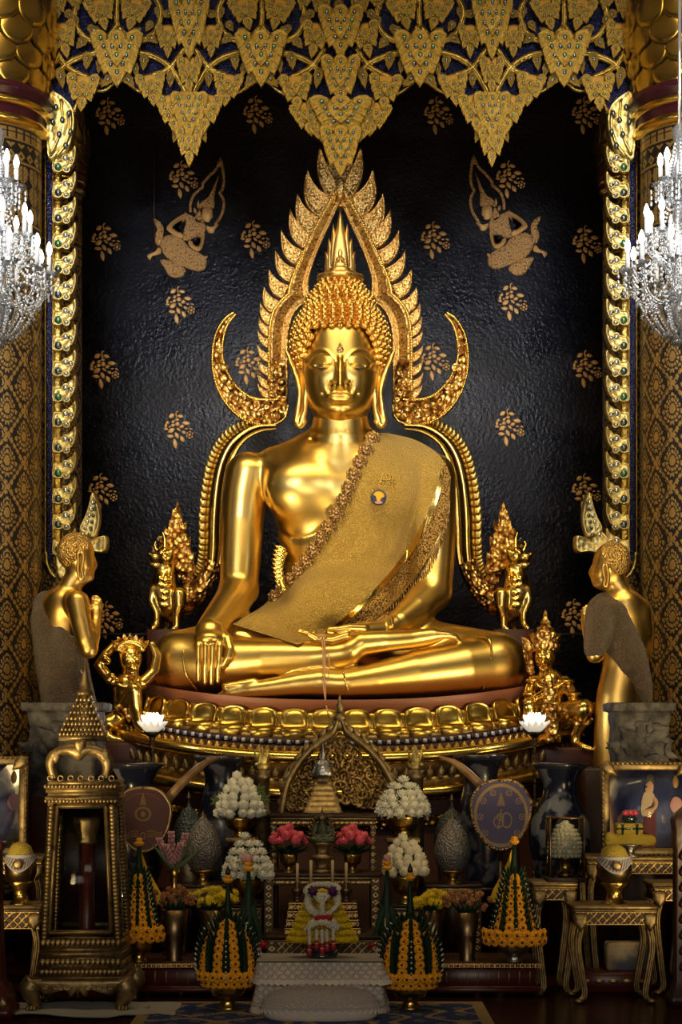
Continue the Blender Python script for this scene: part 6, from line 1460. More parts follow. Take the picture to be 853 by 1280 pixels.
# ---- picture frames
def portrait(x0,x1,y0,y1,d,lab,full=True):
    T = thing('framed_portrait', lab, 'picture', W((x0+x1)/2,y1,d)); X0,X1,Z0,Z1 = wx(x0,d),wx(x1,d),wz(y1,d),wz(y0,d); fw = .055; y = CAMY+d
    tilt = rotm(-.06,0,0); org = np.array([0,y,Z0]); 
    def fin(m): V = m.V(); m.v = [(V-org)@tilt.T+org]; return m
    m = M()
    for (a,b,c,e) in ((X0,X1,Z1,'h'),(X0,X1,Z0+fw,'h')): m.box(((a+b)/2,y,c-fw/2), (b-a,.03,fw), bev=.008)
    for c in (X0+fw/2,X1-fw/2): m.box((c,y,(Z0+Z1)/2), (fw,.03,Z1-Z0-2*fw), bev=.008)
    for i in range(int((X1-X0)/.03)): 
        for z in (Z1-.012,Z0+.012): m.ball((X0+.015+i*.03,y-.016,z), (.016,.01,.010), 6, 4)
    for i in range(int((Z1-Z0)/.03)):
        for x in (X0+.012,X1-.012): m.ball((x,y-.016,Z0+.015+i*.03), (.010,.01,.016), 6, 4)
    for x,sx in ((X0+.04,1),(X1-.04,-1)):
        for z,sz in ((Z0+.04,1),(Z1-.04,-1)): m.dome(leaf_out(.08,.12,7,2), .02, R=rotm(0,sx*(.8 if sz > 0 else 2.3),0), t=(x-sx*.03,y-.015,z-sz*.03))
    fin(m).build('carved_frame', 'gold_antique', T)
    m = M(); m.box(((X0+X1)/2,y+.006,(Z0+Z1)/2), (X1-X0-2*fw,.006,Z1-Z0-2*fw)); pic = fin(m).build('picture', 'navy_print', T)
    cx_ = X0+(X1-X0)*.50; zb = Z0+fw; H = Z1-Z0-2*fw; yy = y-.002
    def pl(P, nm, mt, dz=.0): 
        q = M(); q.dome([(cx_+a*H, zb+b*H) for a,b in spl(P,40,True)], .002, base=.001, t=(0,yy-dz,0), prof=((1,.5),(.95,1))); part_of(nm, fin(q), {'skin_paint':'skin_print','silk_maroon':'maroon_print'}.get(mt,mt), pic)
    pl([(-.12,.0),(-.04,.28),(-.02,.50),(.10,.52),(.12,.3),(.10,.0)], 'printed_skirt', 'silk_maroon')
    pl([(-.06,.42),(-.06,.60),(-.02,.72),(.08,.72),(.12,.60),(.08,.44)], 'printed_blouse', 'silk_cream', .001)
    pl([(.10,.66),(.15,.60),(.12,.50),(-.02,.46),(-.04,.49),(.08,.55)], 'printed_arm', 'skin_paint', .002)
    pl([(-.01,.74),(.0,.84),(.04,.88),(.09,.84),(.09,.74),(.05,.70)], 'printed_face', 'skin_paint', .001); pl([(-.03,.80),(.0,.92),(.05,.95),(.10,.92),(.11,.80),(.08,.86),(.02,.85)], 'printed_hair', 'hair_black', .003)
    pl([(.36,.45),(.30,.55),(.36,.66),(.45,.62),(.46,.50)], 'printed_flowers', 'petal_pale_pink', .001); pl([(-.38,.36),(-.30,.46),(-.18,.44),(-.14,.34),(-.28,.28)], 'printed_flowers', 'petal_pale_pink', .001); pl([(.36,.78),(.34,.86),(.38,.94),(.42,.86),(.40,.78)], 'printed_crest', 'gold_print', .001)
    q = M(); q.box(((X0+X1)/2,y-.006,(Z0+Z1)/2), (X1-X0-2*fw,.002,Z1-Z0-2*fw)); fin(q).build('glass_pane', 'glass', T)
    q = M(); q.tube([((X0+X1)/2,y+.03,Z1-.15),((X0+X1)/2,y+.20,Z0+.01)], .015, 6); q.build('easel_leg', 'wood_dark', T)
portrait(752, 866, 952, 1071, 11.55, 'gold framed portrait of a person in a cream blouse on the right stool')
portrait(-80, 34, 945, 1071, 11.55, 'gold framed picture partly cut off by the left edge')
# ---- vases
def vase(x, ytop, ybot, prof, d, lab, mt='porcelain', scal=0, rimm='porcelain_rim', stand=True):
    T = thing('porcelain_vase', lab, 'vase', (wx(x,d),CAMY+d,0 if stand else wz(ybot,d))); o = W(x,ybot,d); H = wz(ytop,d)-o[2]
    pr = [(S(r,d), H*t) for t,r in prof]; rad = (lambda a,z: 1+scal*np.sin(a*8)*np.clip((z-H*.93)/(H*.07),0,1)) if scal else None
    sp_ = spl(pr, 40); m = M(); m.lathe([(0,0)]+[tuple(q) for q in sp_]+[(pr[-1][0]*.9,H),(pr[-1][0]*.6,H*.9),(0,H*.85)], o, 64, rad=rad, cap=False); m.build('vase_body', mt, T)
    m = M(); m.lathe([(pr[-1][0]*.95,H-.03),(pr[-1][0]*1.03,H-.012),(pr[-1][0]*1.03,H+.006),(pr[-1][0]*.9,H+.008)], o, 64, rad=rad, cap=False); m.build('rim', rimm, T)
    if stand: q = M(); r = pr[0][0]*1.25; q.lathe([(r,0),(r,o[2]-.02),(r*1.1,o[2]-.02),(r*1.1,o[2]),(0,o[2])], (o[0],o[1],0), 24); tag(q.build('wooden_stand', 'wood_dark', T), 'dark wooden stand')
PV = [(0,25),(.15,33),(.35,38),(.50,37),(.62,30),(.74,22),(.84,21),(.93,27),(1,34)]
vase(700, 955, 1108, PV, 12.08, 'large blue and white landscape vase with flared rim behind the glass box')
vase(170, 955, 1108, PV, 12.08, 'large blue and white vase with flared rim behind the red fan')
PW = [(0,23),(.2,28),(.45,30),(.62,27),(.78,21),(.9,23),(1,32)]
vase(601, 945, 1108, PW, 12.42, 'dark vase with wavy scalloped rim behind the lavender fan', 'porcelain_dark', .06)
vase(277, 946, 1108, PW, 12.42, 'dark vase with wavy scalloped rim behind the upper left lotus bowl', 'porcelain_dark', .06)
# ---- ceremonial fans
def cfan(x, y0, y1, hw_, d, lab, mt, rim, emb):
    T = thing('ceremonial_fan', lab, 'fan', (wx(x,d),CAMY+d,0)); yc = (y0+y1)/2
    P = spl([(x,y0),(x+hw_*.6,y0+4),(x+hw_*.97,y0+(y1-y0)*.25),(x+hw_,y0+(y1-y0)*.45),(x+hw_*.82,y0+(y1-y0)*.72),(x+hw_*.4,y1-5),(x,y1),(x-hw_*.4,y1-5),(x-hw_*.82,y0+(y1-y0)*.72),(x-hw_,y0+(y1-y0)*.45),(x-hw_*.97,y0+(y1-y0)*.25),(x-hw_*.6,y0+4)], 70, True)
    gx_ = np.arange(x-hw_-1,x+hw_+1,.5); gy_ = np.arange(y0-1,y1+1,.5); GX_,GY_ = np.meshgrid(gx_,gy_,indexing='ij'); ins = inside(GX_,GY_,P)
    pat = emb(GX_-x,(GY_-yc),hw_); q = ins[:-1,:-1]&ins[1:,1:]&ins[:-1,1:]&ins[1:,:-1]
    G = np.stack([wx(GX_,d), np.full_like(GX_,CAMY+d-.014), wz(GY_,d)],-1); m = M(); m.sheet(G, pat=pat.astype(float), mask=q, flip=True)
    m.dome([(wx(a,d),wz(b,d)) for a,b in P], .008, base=.02, t=(0,CAMY+d-.002,0), prof=((1,.3),(.97,1.)), top=1.); m.build('fan_leaf', mt, T)
    m = M(); m.tube([W(a,b,d-.005) for a,b in np.concatenate([P,P[:1]])], .011, 8); m.build('rim', rim, T)
    m = M(); m.lathe([(.06,0),(.06,.03),(.03,.05),(.017,.08),(.017,wz(y1-6,d)),(0,wz(y1-6,d))], (wx(x,d),CAMY+d+.02,0), 16); m.build('handle', 'wood_dark', T)
def emb_red(X,Y,h):
    r = (np.abs(np.hypot(X/9,(Y+7)/8)-1) < .18)|(np.hypot(X/4,(Y+7)/5) < .8)|((np.abs(X) < (Y+34)*.28)&(Y > -34)&(Y < -18))
    for s in (-1,1): 
        for k in range(3): r |= (np.abs(Y-14-k*3.2+((s*X)-8)*.22*np.sin(s*X*.25)) < .9)&(s*X > 5)&(s*X < 25)
    return r|((np.hypot(X/4,(Y-20)/5) < 1)&(np.hypot(X/2,(Y-20)/2.6) > 1))|((np.abs(Y+33-.02*X*X) < .5)&(np.abs(X)<22))
def emb_blue(X,Y,h):
    r = np.abs(np.hypot(X/h,Y/(h*1.17))-.88) < .05
    r |= ((np.abs(X) < (Y+30)*.30)&(Y > -30)&(Y < -12)&(np.abs(np.sin(Y*1.4)) > .35))
    c = np.hypot((X+3)/6,(Y-8)/7); r |= (np.abs(c-1) < .13); c = np.hypot((X-7)/6,(Y-6)/9); r |= (np.abs(c-1) < .12); r |= (np.abs(X+1+(Y)*.15) < .8)&(Y > -8)&(Y < 18); r |= np.abs(np.hypot((X+1)/4,(Y-2)/4)-1) < .18
    for a,b in ((-22,-18),(22,-18),(-26,2),(26,2),(-20,22),(20,22),(-10,-28),(10,-28)): t = np.hypot(X-a,Y-b); r |= (np.abs(t-3.4) < .6)|(t < 1.1)
    return r
cfan(179, 985, 1064, 34, 11.75, 'dark red velvet ceremonial fan with gold emblem at left', 'fan_red', 'gold_antique', emb_red)
cfan(626.5, 976, 1062, 36.5, 11.75, 'pale lavender embroidered ceremonial fan at right', 'fan_blue', 'rosette', emb_blue)
# ---- tusks on posts
for s, lab in ((1,'brown curved tusk rising from behind the red fan'),(-1,'brown curved tusk rising from behind the lavender fan')):
    f = (lambda x: x) if s > 0 else (lambda x: 826-x); d = 11.86
    T = thing('curved_tusk', lab, 'tusk', (wx(f(180),d),CAMY+d,0)); P = spl([W(f(a),b,d-w) for a,b,w in ((182,1040,-.05),(195,1018,0),(215,993,.04),(238,969,.06),(258,953,.08),(278,945.5,.1))], 40)
    m = M(); m.tube(P, np.interp(np.linspace(0,1,40),[0,.3,.7,.95,1],[.036,.034,.026,.010,.003]), 14); m.build('tusk', 'tusk', T)
    q = W(f(182),1040,d+.03); m = M(); m.lathe([(.06,0),(.06,.03),(.03,.05),(.03,q[2]-.05),(.05,q[2]-.02),(.045,q[2]+.03),(0,q[2]+.03)], (q[0],q[1],0), 16); m.build('holder', 'wood_dark', T)
# ---- lace table, cushion, rug, paper
def lace_table():
    d = 10.15; X0,X1 = wx(324,d),wx(476,d); zt = wz(1203,d); y = CAMY+d
    T = thing('offering_table', 'low offering table hidden under white lace cloths in the centre foreground', 'table', ((X0+X1)/2,y+.2,0))
    m = M(); m.box(((X0+X1)/2,y+.2,zt-.02), (X1-X0-.02,.38,.03)); 
    for sx in (-1,1):
        for yy in (.04,.36): m.box(((X0+X1)/2+sx*((X1-X0)/2-.04),y+yy,(zt-.03)/2), (.04,.04,zt-.03))
    m.build('frame', 'wood_dark', T)
    def drape(z1, off, name, seed):
        nx, nz = 240, 60; s = np.linspace(-1,1,nx)[:,None]; t = np.linspace(0,1,nz)[None,:]; w_ = (X1-X0)/2
        # path: left side, front, right side
        L = 2*w_+2*.40; u_ = (s+1)/2*L; xs = np.where(u_ < .40, -w_, np.where(u_ > .40+2*w_, w_, -w_+(u_-.40))); ys = np.where(u_ < .40, .40-u_, np.where(u_ > .40+2*w_, u_-.40-2*w_, 0))
        hem = .012*np.abs(np.sin(u_*PI/.035)); z = zt-(zt-z1-0+hem)*t; fl_ = off+.035*t*(1+.5*np.sin(u_*23+seed))*(.4+.6*t)
        nx_ = np.where(u_ < .40,-1,np.where(u_ > .40+2*w_,1,0)); ny_ = np.where(nx_ == 0,-1,0); X = (X0+X1)/2+xs+nx_*fl_; Y_ = y+ys+ny_*fl_
        pat = ((np.sin(u_*2*PI/.05)*np.sin(z*2*PI/.045) > .2)|(np.abs(np.sin(u_*2*PI/.018+z*90)) > .86)|(z < z1+.018)).astype(float)
        m = M(); m.sheet(np.stack([X+0*z,Y_+0*z,z+0*X],-1), pat=pat+0*z)
        tp = np.array([[((X0+X1)/2-w_-off,y+.4,zt+.002),((X0+X1)/2+w_+off,y+.4,zt+.002)],[((X0+X1)/2-w_-off,y-off,zt+.002),((X0+X1)/2+w_+off,y-off,zt+.002)]])
        tp[...,2] += off*.3; m.sheet(tp, flip=True); return m.build(name, 'lace_cloth', T)
    drape(.02, .004, 'lower_lace_cloth', 0); drape(zt-.11, .016, 'upper_lace_cloth', 2)
lace_table()
T = thing('floor_cushion', 'flattened round cushion with a white scalloped lace cover on the floor', 'cushion', (wx(401,9.95),CAMY+9.93,0)); o = (wx(401,9.95),CAMY+9.93,0)
m = M(); m.lathe([(0,.0),(.27,.0),(.31,.03),(.315,.06),(.29,.11),(.22,.145),(.12,.16),(0,.165)], o, 64, cap=False, sy=.36, rad=lambda a,z: 1+.012*np.sin(a*5)); m.build('cushion_body', 'white_cloth', T)
m = M(); a = np.linspace(0,2*PI,361)[None,:]; t = np.linspace(0,1,70)[:,None]; r = .335*np.sqrt(t)+0*a; z = .180-.118*t**3+0*a-(t > .97)*.02*np.abs(np.sin(a*22)); pat = (((np.sin(r*np.cos(a)*420)*np.sin(r*np.sin(a)*420) > .15)&(t < .93))|(t > .965)).astype(float)
m.sheet(np.stack([o[0]+r*np.cos(a),o[1]+r*.37*np.sin(a),z],-1), pat=pat, flip=False); m.build('lace_cover', 'lace_cloth', T)
m = M(); x0,x1 = wx(170,9.85),wx(612,9.85); nx,ny = 300,120; X,Y_ = np.meshgrid(np.linspace(x0-.02,x1+.02,nx),np.linspace(-6.2,CAMY+10.62,ny),indexing='ij'); a = X/.42; b = Y_/.42
pat = np.where(np.abs(np.cos(2*PI*a)+np.cos(2*PI*b)+.5*np.sin(5*a+3*b)) < .30, 1, np.where(np.sin(a*11)*np.sin(b*11) > .72, 2, 0)).astype(float); pat = np.where((X < x0+.05)|(X > x1-.05)|(Y_ > CAMY+10.56), 1, pat)
m.sheet(np.stack([X,Y_,np.full_like(X,.010)],-1), pat=pat, flip=True); m.box(((x0+x1)/2,(-6.2+CAMY+10.62)/2,.005), (x1-x0+.04,10.62+CAMY+6.2,.008)); tag(m.build('patterned_rug', 'carpet_pat', None, loc=np.array([0,-5,0])), 'dark blue rug with gold floral pattern on the floor in front of the altar', 'rug')
rs = random.Random(2); m = M(); G = np.array([[(wx(-2+i*20,10.2)+.02*rs.random(), CAMY+10.02+j*.11+(.06*math.sin(i*.8) if j == 0 else 0), .008+.012*rs.random()) for j in range(6)] for i in range(12)]); m.sheet(G, flip=True)
G2_ = G.copy(); G2_[...,2] -= .004; m.sheet(G2_); tag(m.build('paper_sheet', 'paper', None, loc=np.array([wx(90,10.2),-3.8,0])), 'crumpled white paper sheet on the floor under the glass cabinet', 'paper')
# tin box on a low dark plinth behind the front stool
T = thing('wooden_plinth', 'low dark red plinth on the floor behind the front right stool', 'plinth', (wx(780,11.2),CAMY+11.3,0)); m = M(); m.box((wx(768,11.2),CAMY+11.22,.06), (.42,.30,.12), bev=.01); m.build('block', 'lacquer_red', T)
m = M()
for k in range(5): m.ball((wx(734+k*17,11.05),CAMY+11.065,.07), (.03,.008,.014), 8, 6)
m.build('gilded_studs', 'gold_antique', T)
T = thing('picture_box', 'tan and grey printed box standing under the front right stool', 'box', (wx(784,11.2),CAMY+11.25,.12)); m = M(); m.box((wx(784,11.2),CAMY+11.25,.12+.085), (.245,.16,.17), bev=.012); m.build('box_body', 'tin_box', T)

d = 10.5; T = thing('carved_post', 'very dark carved wooden post cut off by the right edge of the picture', 'post', (wx(852,d),CAMY+d,0)); sq = lambda a,z: 1/np.maximum(np.abs(np.cos(a)),np.abs(np.sin(a)))
m = M(); m.lathe([(.08,0),(.08,.06),(.06,.08),(.055,.12),(.045,.14),(.045,.9),(.055,.93),(.05,1.0),(.06,1.06),(.04,1.1),(0,1.14)], (wx(853,d),CAMY+d,0), 32, rad=sq); m.build('shaft', 'wood_dark', T)
m = M()
for k in range(8): m.dome(leaf_out(.05,.07,6,0), .012, t=(wx(853,d),CAMY+d-.052,.2+k*.09))
m.build('carved_leaves', 'wood_dark', T)
# ================================================================ offerings
def bowl(T, o, R, h, mt='gold_bowl', name='footed_bowl'):
    m = M(); m.lathe([(R*.62,0),(R*.64,h*.06),(R*.50,h*.14),(R*.42,h*.26),(R*.48,h*.36),(R*.80,h*.44),(R*.98,h*.62),(R*1.02,h*.85),(R*1.08,h),(R*1.0,h),(R*.8,h*.8),(0,h*.7)], o, 36, cap=False); m.build(name, mt, T)
def budmesh(kind):
    m = M()
    if kind == 0:   # closed pointed bud
        m.lathe([(0,-1),(.55,-.85),(.92,-.35),(1,.0),(.86,.45),(.5,.85),(.18,1.08),(0,1.15)], seg=16, cap=False, rad=lambda a,z: 1+.05*np.abs(np.sin(a*2.5)))
        for k in range(4):
            a = k*PI/2+.4; m.dome(leaf_out(1.1,1.7,6,0), .12, R=rotm(0,0,a+PI/2)@rotm(-.05,0,0), t=(.88*math.cos(a),.88*math.sin(a),-.75))
    else:           # folded-petal flower
        m.ball((0,0,0), (.7,.7,.75), 12, 8)
        for ring,(n,ti,h) in enumerate(((5,.15,1.3),(6,.55,1.25),(7,.95,1.2))):
            for k in range(n): a = 2*PI*(k+.5*ring)/n; m.dome(leaf_out(.9,h,6,0), .14, R=rotm(0,0,a+PI/2)@rotm(ti,0,0), t=(.35*math.cos(a),.35*math.sin(a),-.45), top=.5)
    return m
BUDS = [budmesh(0), budmesh(1)]
def lotus_bowl(x, ytop, yrim, ybot, hw_, d, kind, lab, mt='petal_white', seed=1, tipbud=False):
    o = W(x,ybot,d); T = thing('lotus_bouquet', lab, 'flowers', o); hb = wz(yrim,d)-o[2]; bowl(T, o, S(hw_*.62,d), hb)
    H = wz(ytop,d)-wz(yrim,d); Rr = S(hw_,d); rs = random.Random(seed); first = None; b = S(6.3,d)
    m = M(); m.lathe([(Rr*.55,0),(Rr*.8,H*.15),(Rr*.7,H*.5),(Rr*.35,H*.8),(0,H*.92)], o+np.array([0,0,hb-.01]), 20); m.build('leaf_core', 'leaf_green', T)
    for j in range(6):
        t = j/5; r = Rr*(1.0-.0*t)*(1-t**1.6*.86)*.92; n = max(1,int(2*PI*r/(b*2.0))); z = hb+H*(.10+.84*t)
        for i in range(n):
            a = 2*PI*(i+.5*(j%2))/n+rs.uniform(-.08,.08)
            if math.sin(a) > .45: continue
            P = o+np.array([r*math.cos(a), r*math.sin(a)*.9, z+rs.uniform(-.006,.006)]); nrm = Vector((math.cos(a)*(1-t),math.sin(a)*(1-t)*1.2,.35+t*1.2)).normalized(); R = np.array(nrm.to_track_quat('Z','Y').to_matrix())
            m = M(); m.merge(BUDS[kind], R, P, b*rs.uniform(.92,1.12)); m.build('lotus_bud' if kind == 0 else 'folded_lotus', mt, T)
    if x == 300:
        for dx,dy,mt in ((-26,-8,'purple_bloom'),(22,-14,'purple_bloom'),(-14,-34,'leaf_mid'),(-20,-24,'leaf_mid'),(24,-30,'leaf_mid'),(31,-20,'leaf_mid'),(28,-6,'leaf_mid'),(-30,-16,'leaf_mid')):
            m = M(); q = W(x+dx,1018+dy,d-.02)
            if mt == 'purple_bloom': m.merge(BUDS[1], rotm(1.3,0,0), q, .032); m.build('purple_orchid', mt, T)
            else:
                m.tube([W(x+dx*.6,1012,d),q], .004, 5)
                for k in range(6): m.dome(leaf_out(.018,.05,5,0), .006, R=rotm(0,k*1.05,0), t=q)
                m.build('green_sprig', mt, T)
    if tipbud: m = M(); m.merge(BUDS[0], None, o+np.array([-.0,-Rr*.92,hb+H*.45]), S(7,d)); tag(m.build('pink_bud', 'petal_pale_pink', T), 'pale pink closed bud')
    return T
lotus_bowl(300, 966, 1021, 1047, 29, 12.1, 0, 'gold bowl of white lotus buds on the upper left stand', seed=1)
lotus_bowl(504, 972, 1019, 1047, 33, 12.1, 1, 'gold bowl of white folded lotus flowers on the upper right stand', seed=2)
lotus_bowl(310, 1042, 1098, 1130, 31, 11.4, 1, 'gold bowl of white folded lotus flowers with a pink bud, lower left', seed=3, tipbud=True)
lotus_bowl(507, 1044, 1093, 1130, 26, 11.4, 0, 'gold bowl of white lotus buds, lower right beside the centre tables', 'petal_white_warm', seed=4)
def pink_pot(x, lab):
    d = 11.6; o = W(x,1091,d); T = thing('pink_lotus_pot', lab, 'flowers', o); bowl(T, o, S(11,d), S(25,d))
    m = M(); rs = random.Random(int(x))
    for k in range(26): a = 2*PI*k/26; m.dome(leaf_out(.05,.11,6,0), .006, R=rotm(0,0,a+PI/2)@rotm(1.1+.3*(k%2),0,0), t=o+np.array([.03*math.cos(a),.03*math.sin(a),S(24,d)+.01*(k%3)]))
    m.build('leaves', 'leaf_green', T)
    for k,(dx,dy,w_) in enumerate(((-16,14,.0),(-8,6,.06),(0,2,.0),(6,10,.08),(14,14,.04),(-3,13,.10),(18,20,.0),(-19,20,.02),(9,20,.10),(-10,21,.10))):
        P = W(x+dx,1034+dy*.8,d-w_+.03); R = np.array(Vector((dx/20,-.3,1)).normalized().to_track_quat('Z','Y').to_matrix()); m = M(); m.merge(BUDS[0 if k%3 else 1], R, P, S(6.2,d)); m.build('pink_lotus', 'petal_pink', T)
pink_pot(361, 'small gold pot of pink lotus flowers left of the dark figurine'); pink_pot(441, 'small gold pot of pink lotus flowers right of the dark figurine')
# filigree eggs
def egg(x, ytop, ybot, hw_, d, lab, mt, stand=True):
    o = W(x,ybot,d); T = thing('filigree_vessel', lab, 'vessel', (o[0],o[1],o[2] if stand else 0)); H = wz(ytop,d)-o[2]; R = S(hw_,d); s0 = .18 if stand else .05
    if stand: m = M(); m.lathe([(R*.5,0),(R*.55,.01),(R*.35,.02),(R*.28,H*.10),(R*.5,H*.15),(R*.75,H*.19),(R*.7,H*.21)], o, 28); m.build('gold_stand', 'gold_bowl', T)
    else: m = M(); m.lathe([(R*.8,0),(R*.8,o[2]),(0,o[2])], (o[0],o[1],0), 24); m.build('wooden_stand', 'wood_dark', T)
    P = spl([(.0,s0),(.62,s0+.03),(.94,s0+.17),(1.0,s0+.30),(.86,s0+.47),(.55,s0+.62),(.28,s0+.70),(.12,s0+.75),(.06,.96)], 40); P[:,0] = np.maximum(P[:,0],0)
    m = M(); m.lathe([(a*R,b*H) for a,b in P], o, 40, cap=False, rad=lambda a,z: 1+.012*np.cos(a*20)); m.build('filigree_body', mt, T)
    m = M(); m.lathe([(.012,H*.90),(.02,H*.92),(.01,H*.94),(.014,H*.955),(.004,H*.98),(0,H*1.02)], o, 10); m.build('finial', 'gold_antique', T)
egg(236, 990, 1075, 20, 12.22, 'dark filigree egg-shaped vessel behind, left', 'dark_filigree', False); egg(565, 993, 1075, 22, 12.22, 'dark filigree egg-shaped vessel behind, right', 'dark_filigree', False)
egg(254, 1014, 1106, 23, 11.85, 'silver grey filigree egg-shaped vessel on a gold stand, left', 'silver_filigree'); egg(566, 1016, 1106, 23, 11.85, 'silver grey filigree egg-shaped vessel on a gold stand, right', 'silver_filigree')
# ---- vases with flowers
def fluffy(kind):
    m = M()
    if kind == 'dry':
        m.ball((0,0,0),(.5,.5,.4),8,6)
        for k in range(14): a = k*2.4; e = .2+.9*(k/14); R = rotm(0,0,a)@rotm(e,0,0); m.dome(leaf_out(.55,.95,5,0), .10, R=R, t=(0,0,-.1), top=.6)
    else:
        m.ball((0,0,.1),(.35,.35,.25),8,6)
        for r_,(n,e,l) in enumerate(((9,.55,.8),(12,1.0,1.0),(14,1.4,1.05))):
            for k in range(n): R = rotm(0,0,2*PI*(k+.5*r_)/n)@rotm(e,0,0); m.dome(leaf_out(.26,l,4,0), .05, R=R, t=(0,0,0), top=.6)
    return m
FLW = {'dry':fluffy('dry'),'mum':fluffy('mum')}
def fvase(x, yfl0, yfl1, fw, yrim, ybot, r0, r1, d, lab, kind, mt, ctr='marigold_heart', vm='bronze_brush'):
    o = W(x,ybot,d); T = thing('flower_vase', lab, 'vase', (o[0],o[1],o[2])); H = wz(yrim,d)-o[2]
    m = M(); m.lathe([(S(r0,d)*.9,0),(S(r0,d),.012),(S(r0,d)*.85,.03),(S((r0+r1)/2,d)*.9,H*.5),(S(r1,d),H),(S(r1,d)*.9,H),(S(r1,d)*.7,H*.8),(0,H*.75)], o, 32, cap=False); m.build('vase_body', vm, T)
    rs = random.Random(int(x)); zc0, zc1 = wz(yfl1,d), wz(yfl0,d); n = 44 if kind == 'dry' else 36
    for k in range(n):
        a = rs.uniform(-PI,0) if k % 4 else rs.uniform(0,PI); rr = math.sqrt(rs.random()); t = rs.random(); z = zc0+(zc1-zc0)*(.15+.8*t*(1-.35*rr)); P = np.array([o[0]+S(fw,d)*rr*math.cos(a), o[1]+S(fw,d)*.6*rr*math.sin(a), z])
        nrm = Vector((P[0]-o[0], P[1]-o[1]-.06, (z-zc0)+.03)).normalized(); R = np.array(nrm.to_track_quat('Z','Y').to_matrix()); m = M(); m.merge(FLW[kind], R, P, S(5.6 if kind == 'dry' else 6.0,d)); 
        if kind == 'mum': m.ball(P+np.array(nrm)*S(1.2,d), S(1.0,d), 8, 6, mi=1)
        m.build('blossom', [mt,ctr], T)
    m = M()
    for k in range(16): a = 2*PI*k/16; m.dome(leaf_out(.03,.12,5,0), .006, R=rotm(0,0,a+PI/2)@rotm(.7,0,0), t=(o[0]+.02*math.cos(a),o[1]+.02*math.sin(a),o[2]+H*.9))
    for k in range(8): m.tube([(o[0]+.01*math.cos(k),o[1]+.01*math.sin(k),o[2]+H*.8),(o[0]+S(fw,d)*.5*math.cos(k),o[1]+S(fw,d)*.3*math.sin(k),(zc0+zc1)/2)], .004, 5)
    m.build('foliage', 'leaf_green', T)
fvase(218, 1104, 1136, 29, 1137, 1203, 11, 18, 11.0, 'tall tapered bronze vase of dried orange flowers, left', 'dry', 'dried_orange')
fvase(584, 1106, 1142, 30, 1140, 1203, 11, 16, 11.0, 'tall tapered bronze vase of dried orange flowers, right', 'dry', 'dried_orange')
fvase(266, 1108, 1134, 33, 1137, 1203, 11, 17, 11.15, 'bronze vase of yellow chrysanthemums, left', 'mum', 'yellow_bloom')
fvase(541, 1110, 1136, 27, 1137, 1203, 11, 16, 11.15, 'bronze vase of yellow chrysanthemums, right', 'mum', 'yellow_bloom')
def tuberose():
    d = 11.28; o = W(218,1118,d); zt = wz(1204,10.85)+.003; T = thing('bud_vase', 'slender gold vase of pale pink flower spikes left of the filigree egg', 'vase', (o[0],o[1],zt)); H = wz(1085,d)-o[2]; g = zt-o[2]
    m = M(); m.lathe([(.07,g),(.07,g+.02),(.03,g+.04),(.022,-.02),(.05,0),(.03,.02),(.02,H*.4),(.025,H*.7),(.04,H),(.03,H),(0,H*.8)], o, 20, cap=False); m.build('vase_body', 'gold_bowl', T)
    for ex,ey,w_ in ((199,1050,.0),(214,1042,.05),(232,1044,.02),(226,1056,.08),(207,1058,.08)):
        m = M(); P = spl([W(218,1088,d),W((218+ex)/2,1072,d-w_*.5),W(ex,ey,d-w_)],14); m.tube(P, .005, 5)
        for i,p in enumerate(P[4:]):
            for k in range(3): m.ball(p+.016*np.array([math.cos(k*2.1+i),math.sin(k*2.1+i),.2]), (.010,.010,.014), 6, 5)
        m.build('flower_spike', 'petal_pale_pink', T)
    m = M()
    for R_ in (rotm(0,.5,0),rotm(0,.9,0),rotm(0,-.7,0)): m.dome(leaf_out(.03,.24,8,0), .004, R=R_, t=W(218,1088,d-.03))
    m.build('long_leaves', 'leaf_mid', T)
tuberose()
